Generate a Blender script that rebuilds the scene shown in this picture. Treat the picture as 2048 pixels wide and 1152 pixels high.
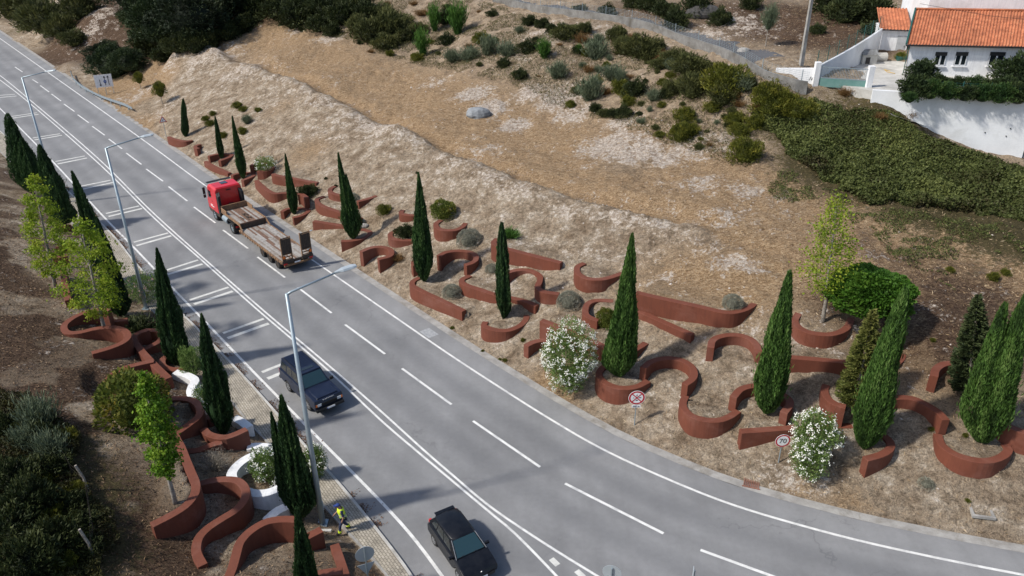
import bpy, math, random
import numpy as np
from mathutils import Matrix, Vector
random.seed(7); RNG = np.random.default_rng(11)
for o in list(bpy.data.objects): bpy.data.objects.remove(o)
SC = bpy.context.scene; COL = SC.collection
# ------------------------------------------------------------------ camera
FPX, PITCH, ROLL, CAMH = 1580.0, math.radians(27.53), math.radians(-.42), 28.0
def _basis():
    F = np.array([0, math.cos(PITCH), -math.sin(PITCH)]); R = np.array([1., 0, 0]); U = np.cross(R, F)
    c, s = math.cos(ROLL), math.sin(ROLL)
    return F, R*c+U*s, U*c-R*s
CF, CR, CU = _basis()
cam_d = bpy.data.cameras.new('camera'); cam = bpy.data.objects.new('camera', cam_d); COL.objects.link(cam)
cam_d.sensor_width = 36; cam_d.lens = FPX/2048*36; cam_d.clip_start = .5; cam_d.clip_end = 3000
cam.matrix_world = Matrix(((CR[0], CU[0], -CF[0], 0), (CR[1], CU[1], -CF[1], 0), (CR[2], CU[2], -CF[2], CAMH), (0, 0, 0, 1)))
SC.camera = cam
# ------------------------------------------------------------------ light
SUN_AZ, SUN_EL = math.radians(-110.), math.radians(47.)      # azimuth clockwise from +Y
W = bpy.data.worlds.new("World"); SC.world = W; W.use_nodes = True
nt = W.node_tree; nt.nodes.clear()
sky = nt.nodes.new('ShaderNodeTexSky'); sky.sky_type = 'NISHITA'; sky.sun_disc = False
sky.sun_elevation = SUN_EL; sky.sun_rotation = SUN_AZ; sky.altitude = 300; sky.dust_density = 2.0
bg = nt.nodes.new('ShaderNodeBackground'); bg.inputs[1].default_value = .10
wo = nt.nodes.new('ShaderNodeOutputWorld'); nt.links.new(sky.outputs[0], bg.inputs[0]); nt.links.new(bg.outputs[0], wo.inputs[0])
sd = bpy.data.lights.new('sun', 'SUN'); sd.energy = 3.0; sd.angle = math.radians(3.2); sd.color = (1, .945, .86)
so = bpy.data.objects.new('sun', sd); COL.objects.link(so)
sv = Vector((math.sin(SUN_AZ)*math.cos(SUN_EL), math.cos(SUN_AZ)*math.cos(SUN_EL), math.sin(SUN_EL)))
so.rotation_euler = sv.to_track_quat('Z', 'Y').to_euler(); so.location = (0, 0, 60)
vs = SC.view_settings; vs.view_transform = 'Standard'; vs.look = 'None'; vs.exposure = .58; vs.gamma = 1
# ------------------------------------------------------------------ helpers: pixels of the photograph to places
def rayd(px, py): return CF+((px-1024)/FPX)*CR-((py-576)/FPX)*CU
def at(px, py, z=0.):
    d = rayd(px, py); t = (z-CAMH)/d[2]; return np.array([d[0]*t, d[1]*t])
def at3(px, py, z=0.):
    p = at(px, py, z); return np.array([p[0], p[1], z])
def proj(P):
    d = np.asarray(P, float)-np.array([0, 0, CAMH]); return 1024+FPX*(d@CR)/(d@CF), 576-FPX*(d@CU)/(d@CF)
def z_at_row(g, py, z0=-1., z1=40.):
    for _ in range(50):
        m = (z0+z1)/2
        if proj((g[0], g[1], m))[1] > py: z0 = m
        else: z1 = m
    return (z0+z1)/2
def crom(P, n=8, closed=False):
    P = [np.asarray(p, float) for p in P]; out = []
    Q = [2*P[0]-P[1]]+P+[2*P[-1]-P[-2]]
    for i in range(1, len(Q)-2):
        a, b, c, d = Q[i-1], Q[i], Q[i+1], Q[i+2]
        for k in range(n):
            t = k/n; out.append(.5*((2*b)+(c-a)*t+(2*a-5*b+4*c-d)*t*t+(3*b-a-3*c+d)*t**3))
    out.append(P[-1]); return np.array(out)
def resample(P, n):
    P = np.asarray(P); s = np.r_[0, np.cumsum(np.linalg.norm(np.diff(P, axis=0), axis=1))]
    u = np.linspace(0, s[-1], n); return np.stack([np.interp(u, s, P[:, k]) for k in range(P.shape[1])], 1)
def step_resample(P, ds):
    P = np.asarray(P); L = np.linalg.norm(np.diff(P, axis=0), axis=1).sum(); return resample(P, max(2, int(L/ds)+1))
def offset(P, d):          # + is to the left of travel
    P = np.asarray(P); T = np.gradient(P, axis=0); T /= np.linalg.norm(T, axis=1)[:, None]+1e-9
    return P+np.stack([-T[:, 1], T[:, 0]], 1)*d
# ------------------------------------------------------------------ value noise
def vnoise(x, y, z=0., seed=0):
    x = np.asarray(x, float); y = np.asarray(y, float); z = np.asarray(z, float)+0*x
    xi, yi, zi = np.floor(x), np.floor(y), np.floor(z); fx, fy, fz = x-xi, y-yi, z-zi
    fx, fy, fz = [f*f*(3-2*f) for f in (fx, fy, fz)]
    def h(a, b, c):
        n = (a.astype(np.int64)*374761393+b.astype(np.int64)*668265263+c.astype(np.int64)*2147483647+seed*1274126177) & 0x7fffffff
        n = ((n ^ (n >> 13))*1274126177) & 0x7fffffff; return ((n ^ (n >> 16)) & 0xffff)/65535.
    r = 0
    for dz in (0, 1):
        for dy in (0, 1):
            for dx in (0, 1):
                r = r+h(xi+dx, yi+dy, zi+dz)*(fx if dx else 1-fx)*(fy if dy else 1-fy)*(fz if dz else 1-fz)
    return r
def fbm(x, y, z=0., o=4, seed=0):
    r = 0; a = .5; t = 0
    for k in range(o): r = r+a*vnoise(x*2**k, y*2**k, z*2**k, seed+k); t += a; a *= .5
    return r/t
# ------------------------------------------------------------------ materials
def _new(name):
    m = bpy.data.materials.new(name); m.use_nodes = True; n = m.node_tree; n.nodes.clear()
    out = n.nodes.new('ShaderNodeOutputMaterial'); b = n.nodes.new('ShaderNodeBsdfPrincipled'); n.links.new(b.outputs[0], out.inputs[0])
    return m, n, b, out
def _nd(n, t, **kw):
    q = n.nodes.new(t)
    for k, v in kw.items(): setattr(q, k, v)
    return q
def _ramp(n, src, stops):
    r = n.nodes.new('ShaderNodeValToRGB'); e = r.color_ramp.elements
    while len(e) < len(stops): e.new(.5)
    for q, (p, c) in zip(e, stops): q.position = p; q.color = (c[0], c[1], c[2], 1) if hasattr(c, '__len__') else (c, c, c, 1)
    n.links.new(src, r.inputs[0]); return r.outputs[0]
def _noise(n, vec, scale, detail=4, rough=.55, dist=0.):
    q = n.nodes.new('ShaderNodeTexNoise'); q.inputs['Scale'].default_value = scale; q.inputs['Detail'].default_value = detail
    q.inputs['Roughness'].default_value = rough; q.inputs['Distortion'].default_value = dist
    n.links.new(vec, q.inputs['Vector']); return q.outputs['Fac']
def _mix(n, f, a, b, mode='MIX'):
    q = n.nodes.new('ShaderNodeMix'); q.data_type = 'RGBA'; q.blend_type = mode
    for s, v in ((q.inputs[0], f), (q.inputs[6], a), (q.inputs[7], b)):
        if isinstance(v, bpy.types.NodeSocket): n.links.new(v, s)
        elif hasattr(v, '__len__'): s.default_value = (*v[:3], 1)
        else: s.default_value = v
    return q.outputs[2]
def _math(n, op, a, b=0., clamp=False):
    q = n.nodes.new('ShaderNodeMath'); q.operation = op; q.use_clamp = clamp
    for s, v in ((q.inputs[0], a), (q.inputs[1], b)):
        if isinstance(v, bpy.types.NodeSocket): n.links.new(v, s)
        else: s.default_value = v
    return q.outputs[0]
def _bump(n, h, dist, bsdf, strength=1.):
    q = n.nodes.new('ShaderNodeBump'); q.inputs['Distance'].default_value = dist; q.inputs['Strength'].default_value = strength
    n.links.new(h, q.inputs['Height']); n.links.new(q.outputs[0], bsdf.inputs['Normal'])
def pm(name, c1, c2=None, scale=3., rough=.8, metal=0., bump=0., world=False, dirt=None, coat=0., stops=(.35, .65), fine=0., streak=0.):
    m, n, b, out = _new(name); c2 = c2 or tuple(v*.8 for v in c1)
    if world: vec = n.nodes.new('ShaderNodeNewGeometry').outputs['Position']
    else: vec = n.nodes.new('ShaderNodeTexCoord').outputs['Object']
    f = _noise(n, vec, scale, 5, .6)
    c = _ramp(n, f, ((stops[0], c1), (stops[1], c2)))
    if fine:
        g = _noise(n, vec, scale*17, 3, .6); c = _mix(n, 1., c, _ramp(n, g, ((.3, 1-fine), (.7, 1+fine*.6))), 'MULTIPLY')
    if streak:   # faint runs of rain down the faces
        mp = n.nodes.new('ShaderNodeMapping'); mp.inputs['Scale'].default_value = (5, 5, .45); n.links.new(vec, mp.inputs[0]); c = _mix(n, 1., c, _ramp(n, _noise(n, mp.outputs[0], 1.4, 5, .7), ((.32, 1-streak), (.62, 1.+streak*.45))), 'MULTIPLY')
    if dirt:
        g = _noise(n, vec, scale*.35, 6, .7, .6); c = _mix(n, _ramp(n, g, ((.52, 0.), (.68, .8))), c, dirt)
    n.links.new(c, b.inputs['Base Color']); b.inputs['Roughness'].default_value = rough; b.inputs['Metallic'].default_value = metal
    b.inputs['Coat Weight'].default_value = coat
    if bump: _bump(n, _noise(n, vec, scale*6, 4, .6), bump, b)
    return m
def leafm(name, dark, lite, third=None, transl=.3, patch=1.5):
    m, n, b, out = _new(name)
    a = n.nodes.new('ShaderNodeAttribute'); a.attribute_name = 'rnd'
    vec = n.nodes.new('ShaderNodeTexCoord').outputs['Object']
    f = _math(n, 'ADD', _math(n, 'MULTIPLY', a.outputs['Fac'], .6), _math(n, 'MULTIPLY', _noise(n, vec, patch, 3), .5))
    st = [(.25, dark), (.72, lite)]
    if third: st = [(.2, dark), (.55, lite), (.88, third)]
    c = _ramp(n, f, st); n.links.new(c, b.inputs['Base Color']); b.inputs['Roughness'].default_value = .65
    b.inputs['Specular IOR Level'].default_value = .25
    t = n.nodes.new('ShaderNodeBsdfTranslucent'); n.links.new(c, t.inputs[0])
    mx = n.nodes.new('ShaderNodeMixShader'); mx.inputs[0].default_value = transl
    n.links.new(b.outputs[0], mx.inputs[1]); n.links.new(t.outputs[0], mx.inputs[2]); n.links.new(mx.outputs[0], out.inputs[0])
    return m
# ------------------------------------------------------------------ mesh building
def np_mesh(name, V, F, mats, mi=None, smooth=False, rnd=None):
    V = np.asarray(V, float); F = np.asarray(F, np.int64); k = F.shape[1]
    me = bpy.data.meshes.new(name); me.vertices.add(len(V)); me.vertices.foreach_set('co', V.ravel())
    me.loops.add(F.size); me.loops.foreach_set('vertex_index', F.ravel().astype(np.int32))
    me.polygons.add(len(F)); me.polygons.foreach_set('loop_start', (np.arange(len(F))*k).astype(np.int32))
    try: me.polygons.foreach_set('loop_total', np.full(len(F), k, np.int32))
    except Exception: pass
    if mi is not None: me.polygons.foreach_set('material_index', np.asarray(mi, np.int32))
    me.polygons.foreach_set('use_smooth', np.full(len(F), smooth))
    for m in (mats if isinstance(mats, (list, tuple)) else [mats]): me.materials.append(m)
    if rnd is not None:
        a = me.attributes.new('rnd', 'FLOAT', 'POINT'); a.data.foreach_set('value', np.asarray(rnd, np.float32))
    me.update(calc_edges=True); return me
def link(name, me, parent=None, loc=None, rot=None):
    o = bpy.data.objects.new(name, me); COL.objects.link(o)
    if parent is not None: o.parent = parent
    if loc is not None: o.location = tuple(loc)
    if rot is not None: o.rotation_euler = rot
    return o
def tag(o, label=None, cat=None, group=None, kind=None):
    if label: o['label'] = label
    if cat: o['category'] = cat
    if group: o['group'] = group
    if kind: o['kind'] = kind
    elif label and cat: o['kind'] = 'thing'
    return o
def empty(name, loc, rz=0., label=None, cat=None, group=None):
    o = bpy.data.objects.new(name, None); COL.objects.link(o); o.location = tuple(float(v) for v in loc); o.rotation_euler = (0, 0, rz)
    o.empty_display_size = .3
    return tag(o, label, cat, group)
class MB:
    def __init__(s): s.v = []; s.f = []; s.mi = []; s.m = 0
    def add(s, vs_, fs, M=None):
        b = len(s.v)
        for p in vs_: s.v.append(tuple(M @ Vector(p)) if M is not None else tuple(p))
        for f in fs: s.f.append(tuple(b+i for i in f)); s.mi.append(s.m)
        return s
    def box(s, c, d, M=None, tx=1., ty=1.):   # tx, ty: taper of the top
        x, y, z = (q/2 for q in d); cx, cy, cz = c
        P = [(cx-x, cy-y, cz-z), (cx+x, cy-y, cz-z), (cx+x, cy+y, cz-z), (cx-x, cy+y, cz-z), (cx-x*tx, cy-y*ty, cz+z), (cx+x*tx, cy-y*ty, cz+z), (cx+x*tx, cy+y*ty, cz+z), (cx-x*tx, cy+y*ty, cz+z)]
        return s.add(P, [(3, 2, 1, 0), (4, 5, 6, 7), (0, 1, 5, 4), (1, 2, 6, 5), (2, 3, 7, 6), (3, 0, 4, 7)], M)
    def cyl(s, a, b, r0, r1=None, n=12, cap=True):
        return s.tube([a, b], [r0, r0 if r1 is None else r1], n, cap)
    def tube(s, P, R, n=8, cap=True):
        P = [Vector(p) for p in P]; b = len(s.v); N = len(P)
        if not hasattr(R, '__len__'): R = [R]*N
        up = Vector((0, 0, 1))
        for i, p in enumerate(P):
            t = (P[min(i+1, N-1)]-P[max(i-1, 0)]).normalized()
            u = up.cross(t)
            if u.length < .15: u = Vector((1, 0, 0)).cross(t)
            u.normalize(); w = t.cross(u)
            for k in range(n):
                a = 2*math.pi*k/n; q = p+(u*math.cos(a)+w*math.sin(a))*R[i]; s.v.append(tuple(q))
        for i in range(N-1):
            for k in range(n):
                k2 = (k+1) % n; s.f.append((b+i*n+k, b+i*n+k2, b+(i+1)*n+k2, b+(i+1)*n+k)); s.mi.append(s.m)
        if cap:
            s.f.append(tuple(b+k for k in reversed(range(n)))); s.mi.append(s.m)
            s.f.append(tuple(b+(N-1)*n+k for k in range(n))); s.mi.append(s.m)
        return s
    def prism(s, poly, z0, z1, M=None):
        n = len(poly); P = [(p[0], p[1], z0) for p in poly]+[(p[0], p[1], z1) for p in poly]
        return s.add(P, [tuple(reversed(range(n))), tuple(range(n, 2*n))]+[(i, (i+1) % n, n+(i+1) % n, n+i) for i in range(n)], M)
    def sphere(s, c, r, nu=12, nv=8):
        r = r if hasattr(r, '__len__') else (r, r, r); P = [(c[0], c[1], c[2]-r[2])]
        for j in range(1, nv):
            t = math.pi*j/nv-math.pi/2
            for i in range(nu): a = 2*math.pi*i/nu; P.append((c[0]+r[0]*math.cos(t)*math.cos(a), c[1]+r[1]*math.cos(t)*math.sin(a), c[2]+r[2]*math.sin(t)))
        P.append((c[0], c[1], c[2]+r[2])); F = []
        for i in range(nu):
            F.append((0, 1+(i+1) % nu, 1+i)); F.append((len(P)-1, 1+(nv-2)*nu+i, 1+(nv-2)*nu+(i+1) % nu))
        for j in range(nv-2):
            for i in range(nu): a = 1+j*nu; F.append((a+i, a+(i+1) % nu, a+nu+(i+1) % nu, a+nu+i))
        return s.add(P, F)
    def loft(s, rings, cap=True, M=None):
        n = len(rings[0]); P = [p for r in rings for p in r]; F = []
        for i in range(len(rings)-1):
            for k in range(n): k2 = (k+1) % n; F.append((i*n+k, i*n+k2, (i+1)*n+k2, (i+1)*n+k))
        if cap: F.append(tuple(reversed(range(n)))); F.append(tuple((len(rings)-1)*n+k for k in range(n)))
        return s.add(P, F, M)
    def build(s, name, mats, parent=None, smooth=False, bevel=0., sub=0, auto=True, loc=None, rot=None):
        me = bpy.data.meshes.new(name); me.from_pydata(s.v, [], s.f)
        for m in (mats if isinstance(mats, (list, tuple)) else [mats]): me.materials.append(m)
        me.polygons.foreach_set('material_index', s.mi); me.polygons.foreach_set('use_smooth', [bool(smooth)]*len(s.f)); me.update()
        o = link(name, me, parent, loc, rot)
        if bevel: q = o.modifiers.new('b', 'BEVEL'); q.width = bevel; q.segments = 2; q.limit_method = 'ANGLE'; q.angle_limit = math.radians(35)
        if sub: q = o.modifiers.new('s', 'SUBSURF'); q.levels = q.render_levels = sub
        return o
def text_mesh(name, body, size, mat, parent, loc, rot, extrude=.004, align='CENTER', sx=1.):
    cu = bpy.data.curves.new(name, 'FONT'); cu.body = body; cu.size = size; cu.extrude = extrude; cu.align_x = align; cu.align_y = 'CENTER'
    t = bpy.data.objects.new('tmp', cu); COL.objects.link(t); bpy.context.view_layer.update()
    me = bpy.data.meshes.new_from_object(t.evaluated_get(bpy.context.evaluated_depsgraph_get())); bpy.data.objects.remove(t)
    me.name = name; me.materials.clear(); me.materials.append(mat)
    o = link(name, me, parent, loc, rot); o.scale = (sx, 1, 1); return o
def copy_tree(o, parent=None):
    c = o.copy(); COL.objects.link(c)
    if parent is not None: c.parent = parent
    for ch in list(o.children): copy_tree(ch, c)
    return c
# ------------------------------------------------------------------ road lines (traced, laid on z = 0)
def line0(px, z=0., n=10): return crom([at(x, y, z) for x, y in px], n)
RIGHT = line0([(-160,-33),(-60,35),(0,77),(92,142),(278,274),(409,370),(622,518),(787,632),(896,707),(1000,775),(1100,838),(1195,893),(1300,943),(1455,1006),(1632,1059),(1800,1100),(2048,1150),(2300,1192),(2600,1235)])
LEFTL = line0([(-160,65),(-60,162),(0,217),(94,311),(206,432),(265,492),(345,576),(407,640),(482,718),(607,846),(700,940),(772,1014),(827,1076),(884,1152),(915,1200),(950,1290)])
DBL_L = line0([(-160,45),(-60,118),(0,160),(60,207),(192,322),(305,433),(402,519),(512,617),(644,730),(759,838),(831,900),(900,958),(980,1025),(1031,1068),(1111,1150),(1150,1195),(1210,1290)])
DBL_R = line0([(-160,36),(-60,109),(0,151),(60,200),(192,313),(312,431),(512,608),(640,716),(759,820),(845,898),(905,950),(980,1013),(1080,1081),(1191,1150),(1260,1190),(1400,1265)])
KERB = line0([(-160,110),(-60,204),(0,262),(60,312),(115,362),(222,466),(270,524),(362,624),(395,657),(490,755),(602,881),(685,974),(772,1081),(824,1152),(850,1200),(890,1300)])
PAVE = line0([(-160,160),(-60,243),(0,305),(60,364),(149,455),(226,540),(300,620),(372,690),(455,797),(500,852),(560,915),(645,1014),(735,1112),(770,1152),(800,1200),(830,1300)])
RE = step_resample(RIGHT, 1.2)
_RET = np.diff(RE, axis=0); _REL = (_RET**2).sum(1)
def dist_re(x, y):
    x = np.atleast_1d(x).astype(float); y = np.atleast_1d(y).astype(float); best = np.full(x.shape, 1e9); sg = np.zeros(x.shape)
    for i in range(len(_RET)):
        ax, ay = RE[i]; tx, ty = _RET[i]; t = np.clip(((x-ax)*tx+(y-ay)*ty)/_REL[i], 0, 1)
        dx, dy = x-ax-t*tx, y-ay-t*ty; d2 = dx*dx+dy*dy; m = d2 < best; best[m] = d2[m]; sg[m] = np.sign(tx*dy-ty*dx)[m]
    return np.sqrt(best)*sg
# ------------------------------------------------------------------ terrain
CT = []
def cp(px, py, z): p = at(px, py, z); CT.append((p[0], p[1], z))
seg = step_resample(RIGHT, 7.)
tan = np.gradient(seg, axis=0); tan /= np.linalg.norm(tan, axis=1)[:, None]; nor = np.stack([-tan[:, 1], tan[:, 0]], 1)
for p, n_ in zip(seg, nor):
    far = p[1] > 106
    for d in ((1.9, 4.5, 8, 12, 14.6) if not far else (1.9, 5)):
        q = p+n_*d; z = .42*(d-1.9) if not far else .12*(d-1.9)
        if p[1] > 98 and not far: z *= .85
        CT.append((q[0], q[1], z))
    for d, z in ((-6, 0), (-13.4, 0), (-16.5, 1.15), (-20, 2.5), (-24, 3.7), (-29, 4.3), (-36, 4.5)):
        q = p+n_*d
        if -13.4 < d or q[1] > -10: CT.append((q[0], q[1], z if q[1] < 95 else z*max(.25, 1-(q[1]-95)/50)))
for a in [(375,85,5.9),(437,106,6.0),(500,130,6.1),(550,150,6.1),(600,170,6.1),(650,192,6.0),(700,215,6.0),(750,236,6.0),(800,258,5.9),(850,282,5.85),(900,305,5.8),(975,338,5.7),(1050,370,5.7),(1125,394,5.8),(1200,415,5.9),(1300,440,5.95),(1400,470,6.0),
          (420,75,5.5),(500,108,5.5),(600,146,5.4),(700,190,5.3),(800,232,5.3),(900,278,5.3),(1000,325,5.3),(1100,360,5.5),(1250,405,5.9),
          (1740,190,11.5),(1640,172,11.7),(1556,141,12.8),(1600,158,12.1),(1450,100,12.1),(1350,68,12.4),(1260,45,12.6),(1130,20,12.6),(1000,5,12.5),(1450,20,14.3),(1608,125,12.9),(1700,20,14.4),(1700,90,12.8),(1250,5,13.6),(1560,60,13.2),
          (2040,285,7.5),(1960,262,8.3),(1880,228,9.5),(1800,195,11),(2040,330,7.3),(1000,200,6.9),(1000,130,8.6),(1100,100,10.4),(1000,60,10.8),(1300,250,7.8),(1300,150,9.9),(1500,330,7.2),(1500,230,9.3),(1700,400,6.7),(1700,300,8.1),
          (1700,230,10),(1900,450,6.4),(1900,330,7.5),(2040,400,6.8),(2040,500,6.3),(1850,560,5.7),(1650,480,6.1),(850,100,7.8),(850,200,6.2),(850,30,10.5),(600,100,7.2),(600,30,9.5),(500,60,7.3),(480,20,9),(400,50,6.3),(700,60,8.6),(700,130,6.9),(1200,200,7.7),
          (335,110,3.2),(250,150,1.5),(250,60,4),(180,30,6),(100,60,2.6),(100,0,6.5),(300,10,6.5),(140,120,1.2),(40,70,.7),(200,175,.7),(232,190,.6),(262,205,.8),(300,190,2.3),
          (430,1140,1.2),(370,1125,1.7),(300,1120,2.3),(0,20,2.2),(2040,620,5.2),(2040,700,4.4)]: cp(*a)
for x in range(-200, 201, 40): CT.append((x, 250, 34)); CT.append((x, 330, 52))
for y in range(0, 250, 35): CT.append((125, y, 16+y*.03)); CT.append((200, y, 24)); CT.append((-150, y, 5)); CT.append((-220, y, 8))
for x in range(-200, 201, 50): CT.append((x, -60, 4 if x < -20 else 1))
for a in ((34,78,12),(44,76,12.2),(54,72,12.4),(50,92,13.5),(70,70,12.8),(60,55,9.5)): CT.append(a)
CT = np.array(CT)
keep = []
for i, c in enumerate(CT):
    if all(np.hypot(*(CT[j][:2]-c[:2])) > 1.6 for j in keep): keep.append(i)
CT = CT[keep]
def _U(r2): return .5*r2*np.log(r2+1e-9)
def tps_fit(C, lam=.6):
    X = C[:, :2]/50; n = len(C); D = ((X[:, None]-X[None])**2).sum(2); K = _U(D)+np.eye(n)*lam*1e-3
    P = np.c_[np.ones(n), X]; A = np.zeros((n+3, n+3)); A[:n, :n] = K; A[:n, n:] = P; A[n:, :n] = P.T
    return X, np.linalg.solve(A, np.r_[C[:, 2], 0, 0, 0])
TX, TW = tps_fit(CT)
def tps(x, y):
    x = np.asarray(x)/50; y = np.asarray(y)/50; n = len(TX); o = TW[n]+TW[n+1]*x+TW[n+2]*y
    for i in range(n): o = o+TW[i]*_U((x-TX[i, 0])**2+(y-TX[i, 1])**2)
    return o
def axis(bps):   # [(start, step), ..., end]
    out = []
    for (a, st), (b, _) in zip(bps[:-1], bps[1:]): out += list(np.arange(a, b-st*.3, st))
    return np.array(out+[bps[-1][0]])
GX = axis([(-600, 40), (-240, 12), (-132, 1.1), (-46, .24), (34, .5), (64, 2.), (110, 14), (250, 60), (620, 60)])
GY = axis([(-300, 30), (-30, 5), (10, .8), (20, .24), (74, .4), (104, .7), (180, 2.2), (250, 20), (400, 60), (900, 60)])
XX, YY = np.meshgrid(GX, GY)
cx_, cy_ = np.clip(XX, -230, 210), np.clip(YY, -70, 335)
coarse_x = np.arange(-232, 213, 1.5); coarse_y = np.arange(-72, 338, 1.5)
cX, cY = np.meshgrid(coarse_x, coarse_y); cZ = tps(cX, cY)
def bil(gx, gy, Z, x, y):
    x = np.clip(x, gx[0], gx[-1]-1e-6); y = np.clip(y, gy[0], gy[-1]-1e-6)
    i = np.clip(np.searchsorted(gx, x, 'right')-1, 0, len(gx)-2); j = np.clip(np.searchsorted(gy, y, 'right')-1, 0, len(gy)-2)
    fx = (x-gx[i])/(gx[i+1]-gx[i]); fy = (y-gy[j])/(gy[j+1]-gy[j])
    return Z[j, i]*(1-fx)*(1-fy)+Z[j, i+1]*fx*(1-fy)+Z[j+1, i]*(1-fx)*fy+Z[j+1, i+1]*fx*fy
ZZ = bil(coarse_x, coarse_y, cZ, cx_, cy_)
DD = dist_re(XX.ravel(), YY.ravel()).reshape(XX.shape)
# signed distance from the pavement's inner edge (positive = away from the road)
_PT = step_resample(PAVE, 1.5)
def dist_line(P, x, y):
    T = np.diff(P, axis=0); L = (T**2).sum(1); best = np.full(np.shape(x), 1e9); sg = np.zeros(np.shape(x))
    for i in range(len(T)):
        t = np.clip(((x-P[i, 0])*T[i, 0]+(y-P[i, 1])*T[i, 1])/L[i], 0, 1); dx, dy = x-P[i, 0]-t*T[i, 0], y-P[i, 1]-t*T[i, 1]
        d2 = dx*dx+dy*dy; m = d2 < best; best = np.where(m, d2, best); sg = np.where(m, np.sign(T[i, 0]*dy-T[i, 1]*dx), sg)
    return np.sqrt(best)*sg
DP = -dist_line(_PT, XX, YY)
sm = lambda a, b, v: (lambda t: t*t*(3-2*t))(np.clip((v-a)/(b-a), 0, 1))
rough = (fbm(XX*.35, YY*.35, 0, 4, 3)-.5)*.5+(fbm(XX*1.6, YY*1.6, 0, 3, 9)-.5)*.22+(fbm(XX*.09, YY*.09, 0, 3, 33)-.5)*1.2*sm(18, 40, DD)
ridg = np.abs(fbm(XX*.5+YY*.2, YY*.5-XX*.2, 0, 3, 14)-.5)*2; rough -= (ridg < .12)*.10
_u = (-.633*XX+.774*YY); _v = (.774*XX+.633*YY); _w = _v+.45*_u; led = fbm(_w*.55, _u*.10+_v*.05, 0, 4, 51); led2 = fbm(_w*1.5, _u*.35, 0, 3, 57); rough = rough+((np.abs(led-.5)*-2.2+.35)*.34+(led2-.5)*.14)*np.exp(-((DD-14)/9.)**2)*(DD > 5)*sm(5, 10, DD)
CRP = crom([at(x, y, z) for x, y, z in ((330,125,4.2),(375,85,5.9),(437,106,6.0),(500,130,6.1),(600,170,6.1),(700,215,6.0),(800,258,5.9),(900,305,5.8),(975,338,5.7),(1050,370,5.7),(1125,394,5.8),(1200,415,5.9),(1300,440,5.95),(1400,470,6.0),(1520,520,6.))], 4)
DC = -dist_line(CRP, XX, YY) if dist_line(CRP, np.array([0.]), np.array([90.]))[0] < 0 else dist_line(CRP, XX, YY)     # beyond the crest is positive
CF_ = np.exp(-np.clip((XX-8)/7, 0, None)**2)*(np.abs(DC) < 12)*(DD > 3)*(YY < 132)
crest = CF_*(.26*np.exp(-(DC/1.1)**2)-.75*np.exp(-((DC-1.9)/1.1)**2)+(fbm(XX*.6, YY*.6, 0, 3, 66)-.5)*.22*np.exp(-(DC/1.5)**2))
amp = np.where(DD > 0, sm(2.2, 6., DD)*(.45+.55*sm(12, 16, DD)), 0)+sm(.2, 4, DP)*.5
ZR = np.where(DD > 0, sm(1.6, 3., DD), 0)+sm(0, .8, DP)
far_blend = np.clip(ZR, 0, 1)
ZZ = ZZ*far_blend+(-.06)*(1-far_blend)
ZZ = np.where((DD > 0) & (DD < 30), np.maximum(ZZ, -.06), ZZ)
ZZ = ZZ+rough*amp+crest
ZZ = np.where((DP > 0) & (DP < 12), np.maximum(ZZ, .03), ZZ)
def gz(x, y): return bil(GX, GY, ZZ, np.asarray(x, float), np.asarray(y, float))
def gp(px, py):
    d = rayd(px, py); t = np.linspace(15, 420, 5200); x, y, z = d[0]*t, d[1]*t, CAMH+d[2]*t
    k = np.nonzero(z < gz(x, y))[0]
    if len(k) == 0: k = [len(t)-1]
    t0, t1 = t[max(0, k[0]-1)], t[k[0]]
    for _ in range(20):
        m = (t0+t1)/2
        if CAMH+d[2]*m < gz(d[0]*m, d[1]*m): t1 = m
        else: t0 = m
    return np.array([d[0]*t1, d[1]*t1, CAMH+d[2]*t1])
def in_poly(P, x, y):
    c = np.zeros(np.shape(x), bool); n = len(P); j = n-1
    for i in range(n):
        xi, yi = P[i]; xj, yj = P[j]
        with np.errstate(divide='ignore', invalid='ignore'):
            c ^= ((yi > y) != (yj > y)) & (x < (xj-xi)*(y-yi)/(yj-yi+1e-12)+xi)
        j = i
    return c
def hull(P):
    P = sorted(map(tuple, P)); 
    def half(Q):
        h = []
        for p in Q:
            while len(h) >= 2 and (h[-1][0]-h[-2][0])*(p[1]-h[-2][1])-(h[-1][1]-h[-2][1])*(p[0]-h[-2][0]) <= 0: h.pop()
            h.append(p)
        return h
    a = half(P); b = half(P[::-1]); return np.array(a[:-1]+b[:-1])
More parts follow.
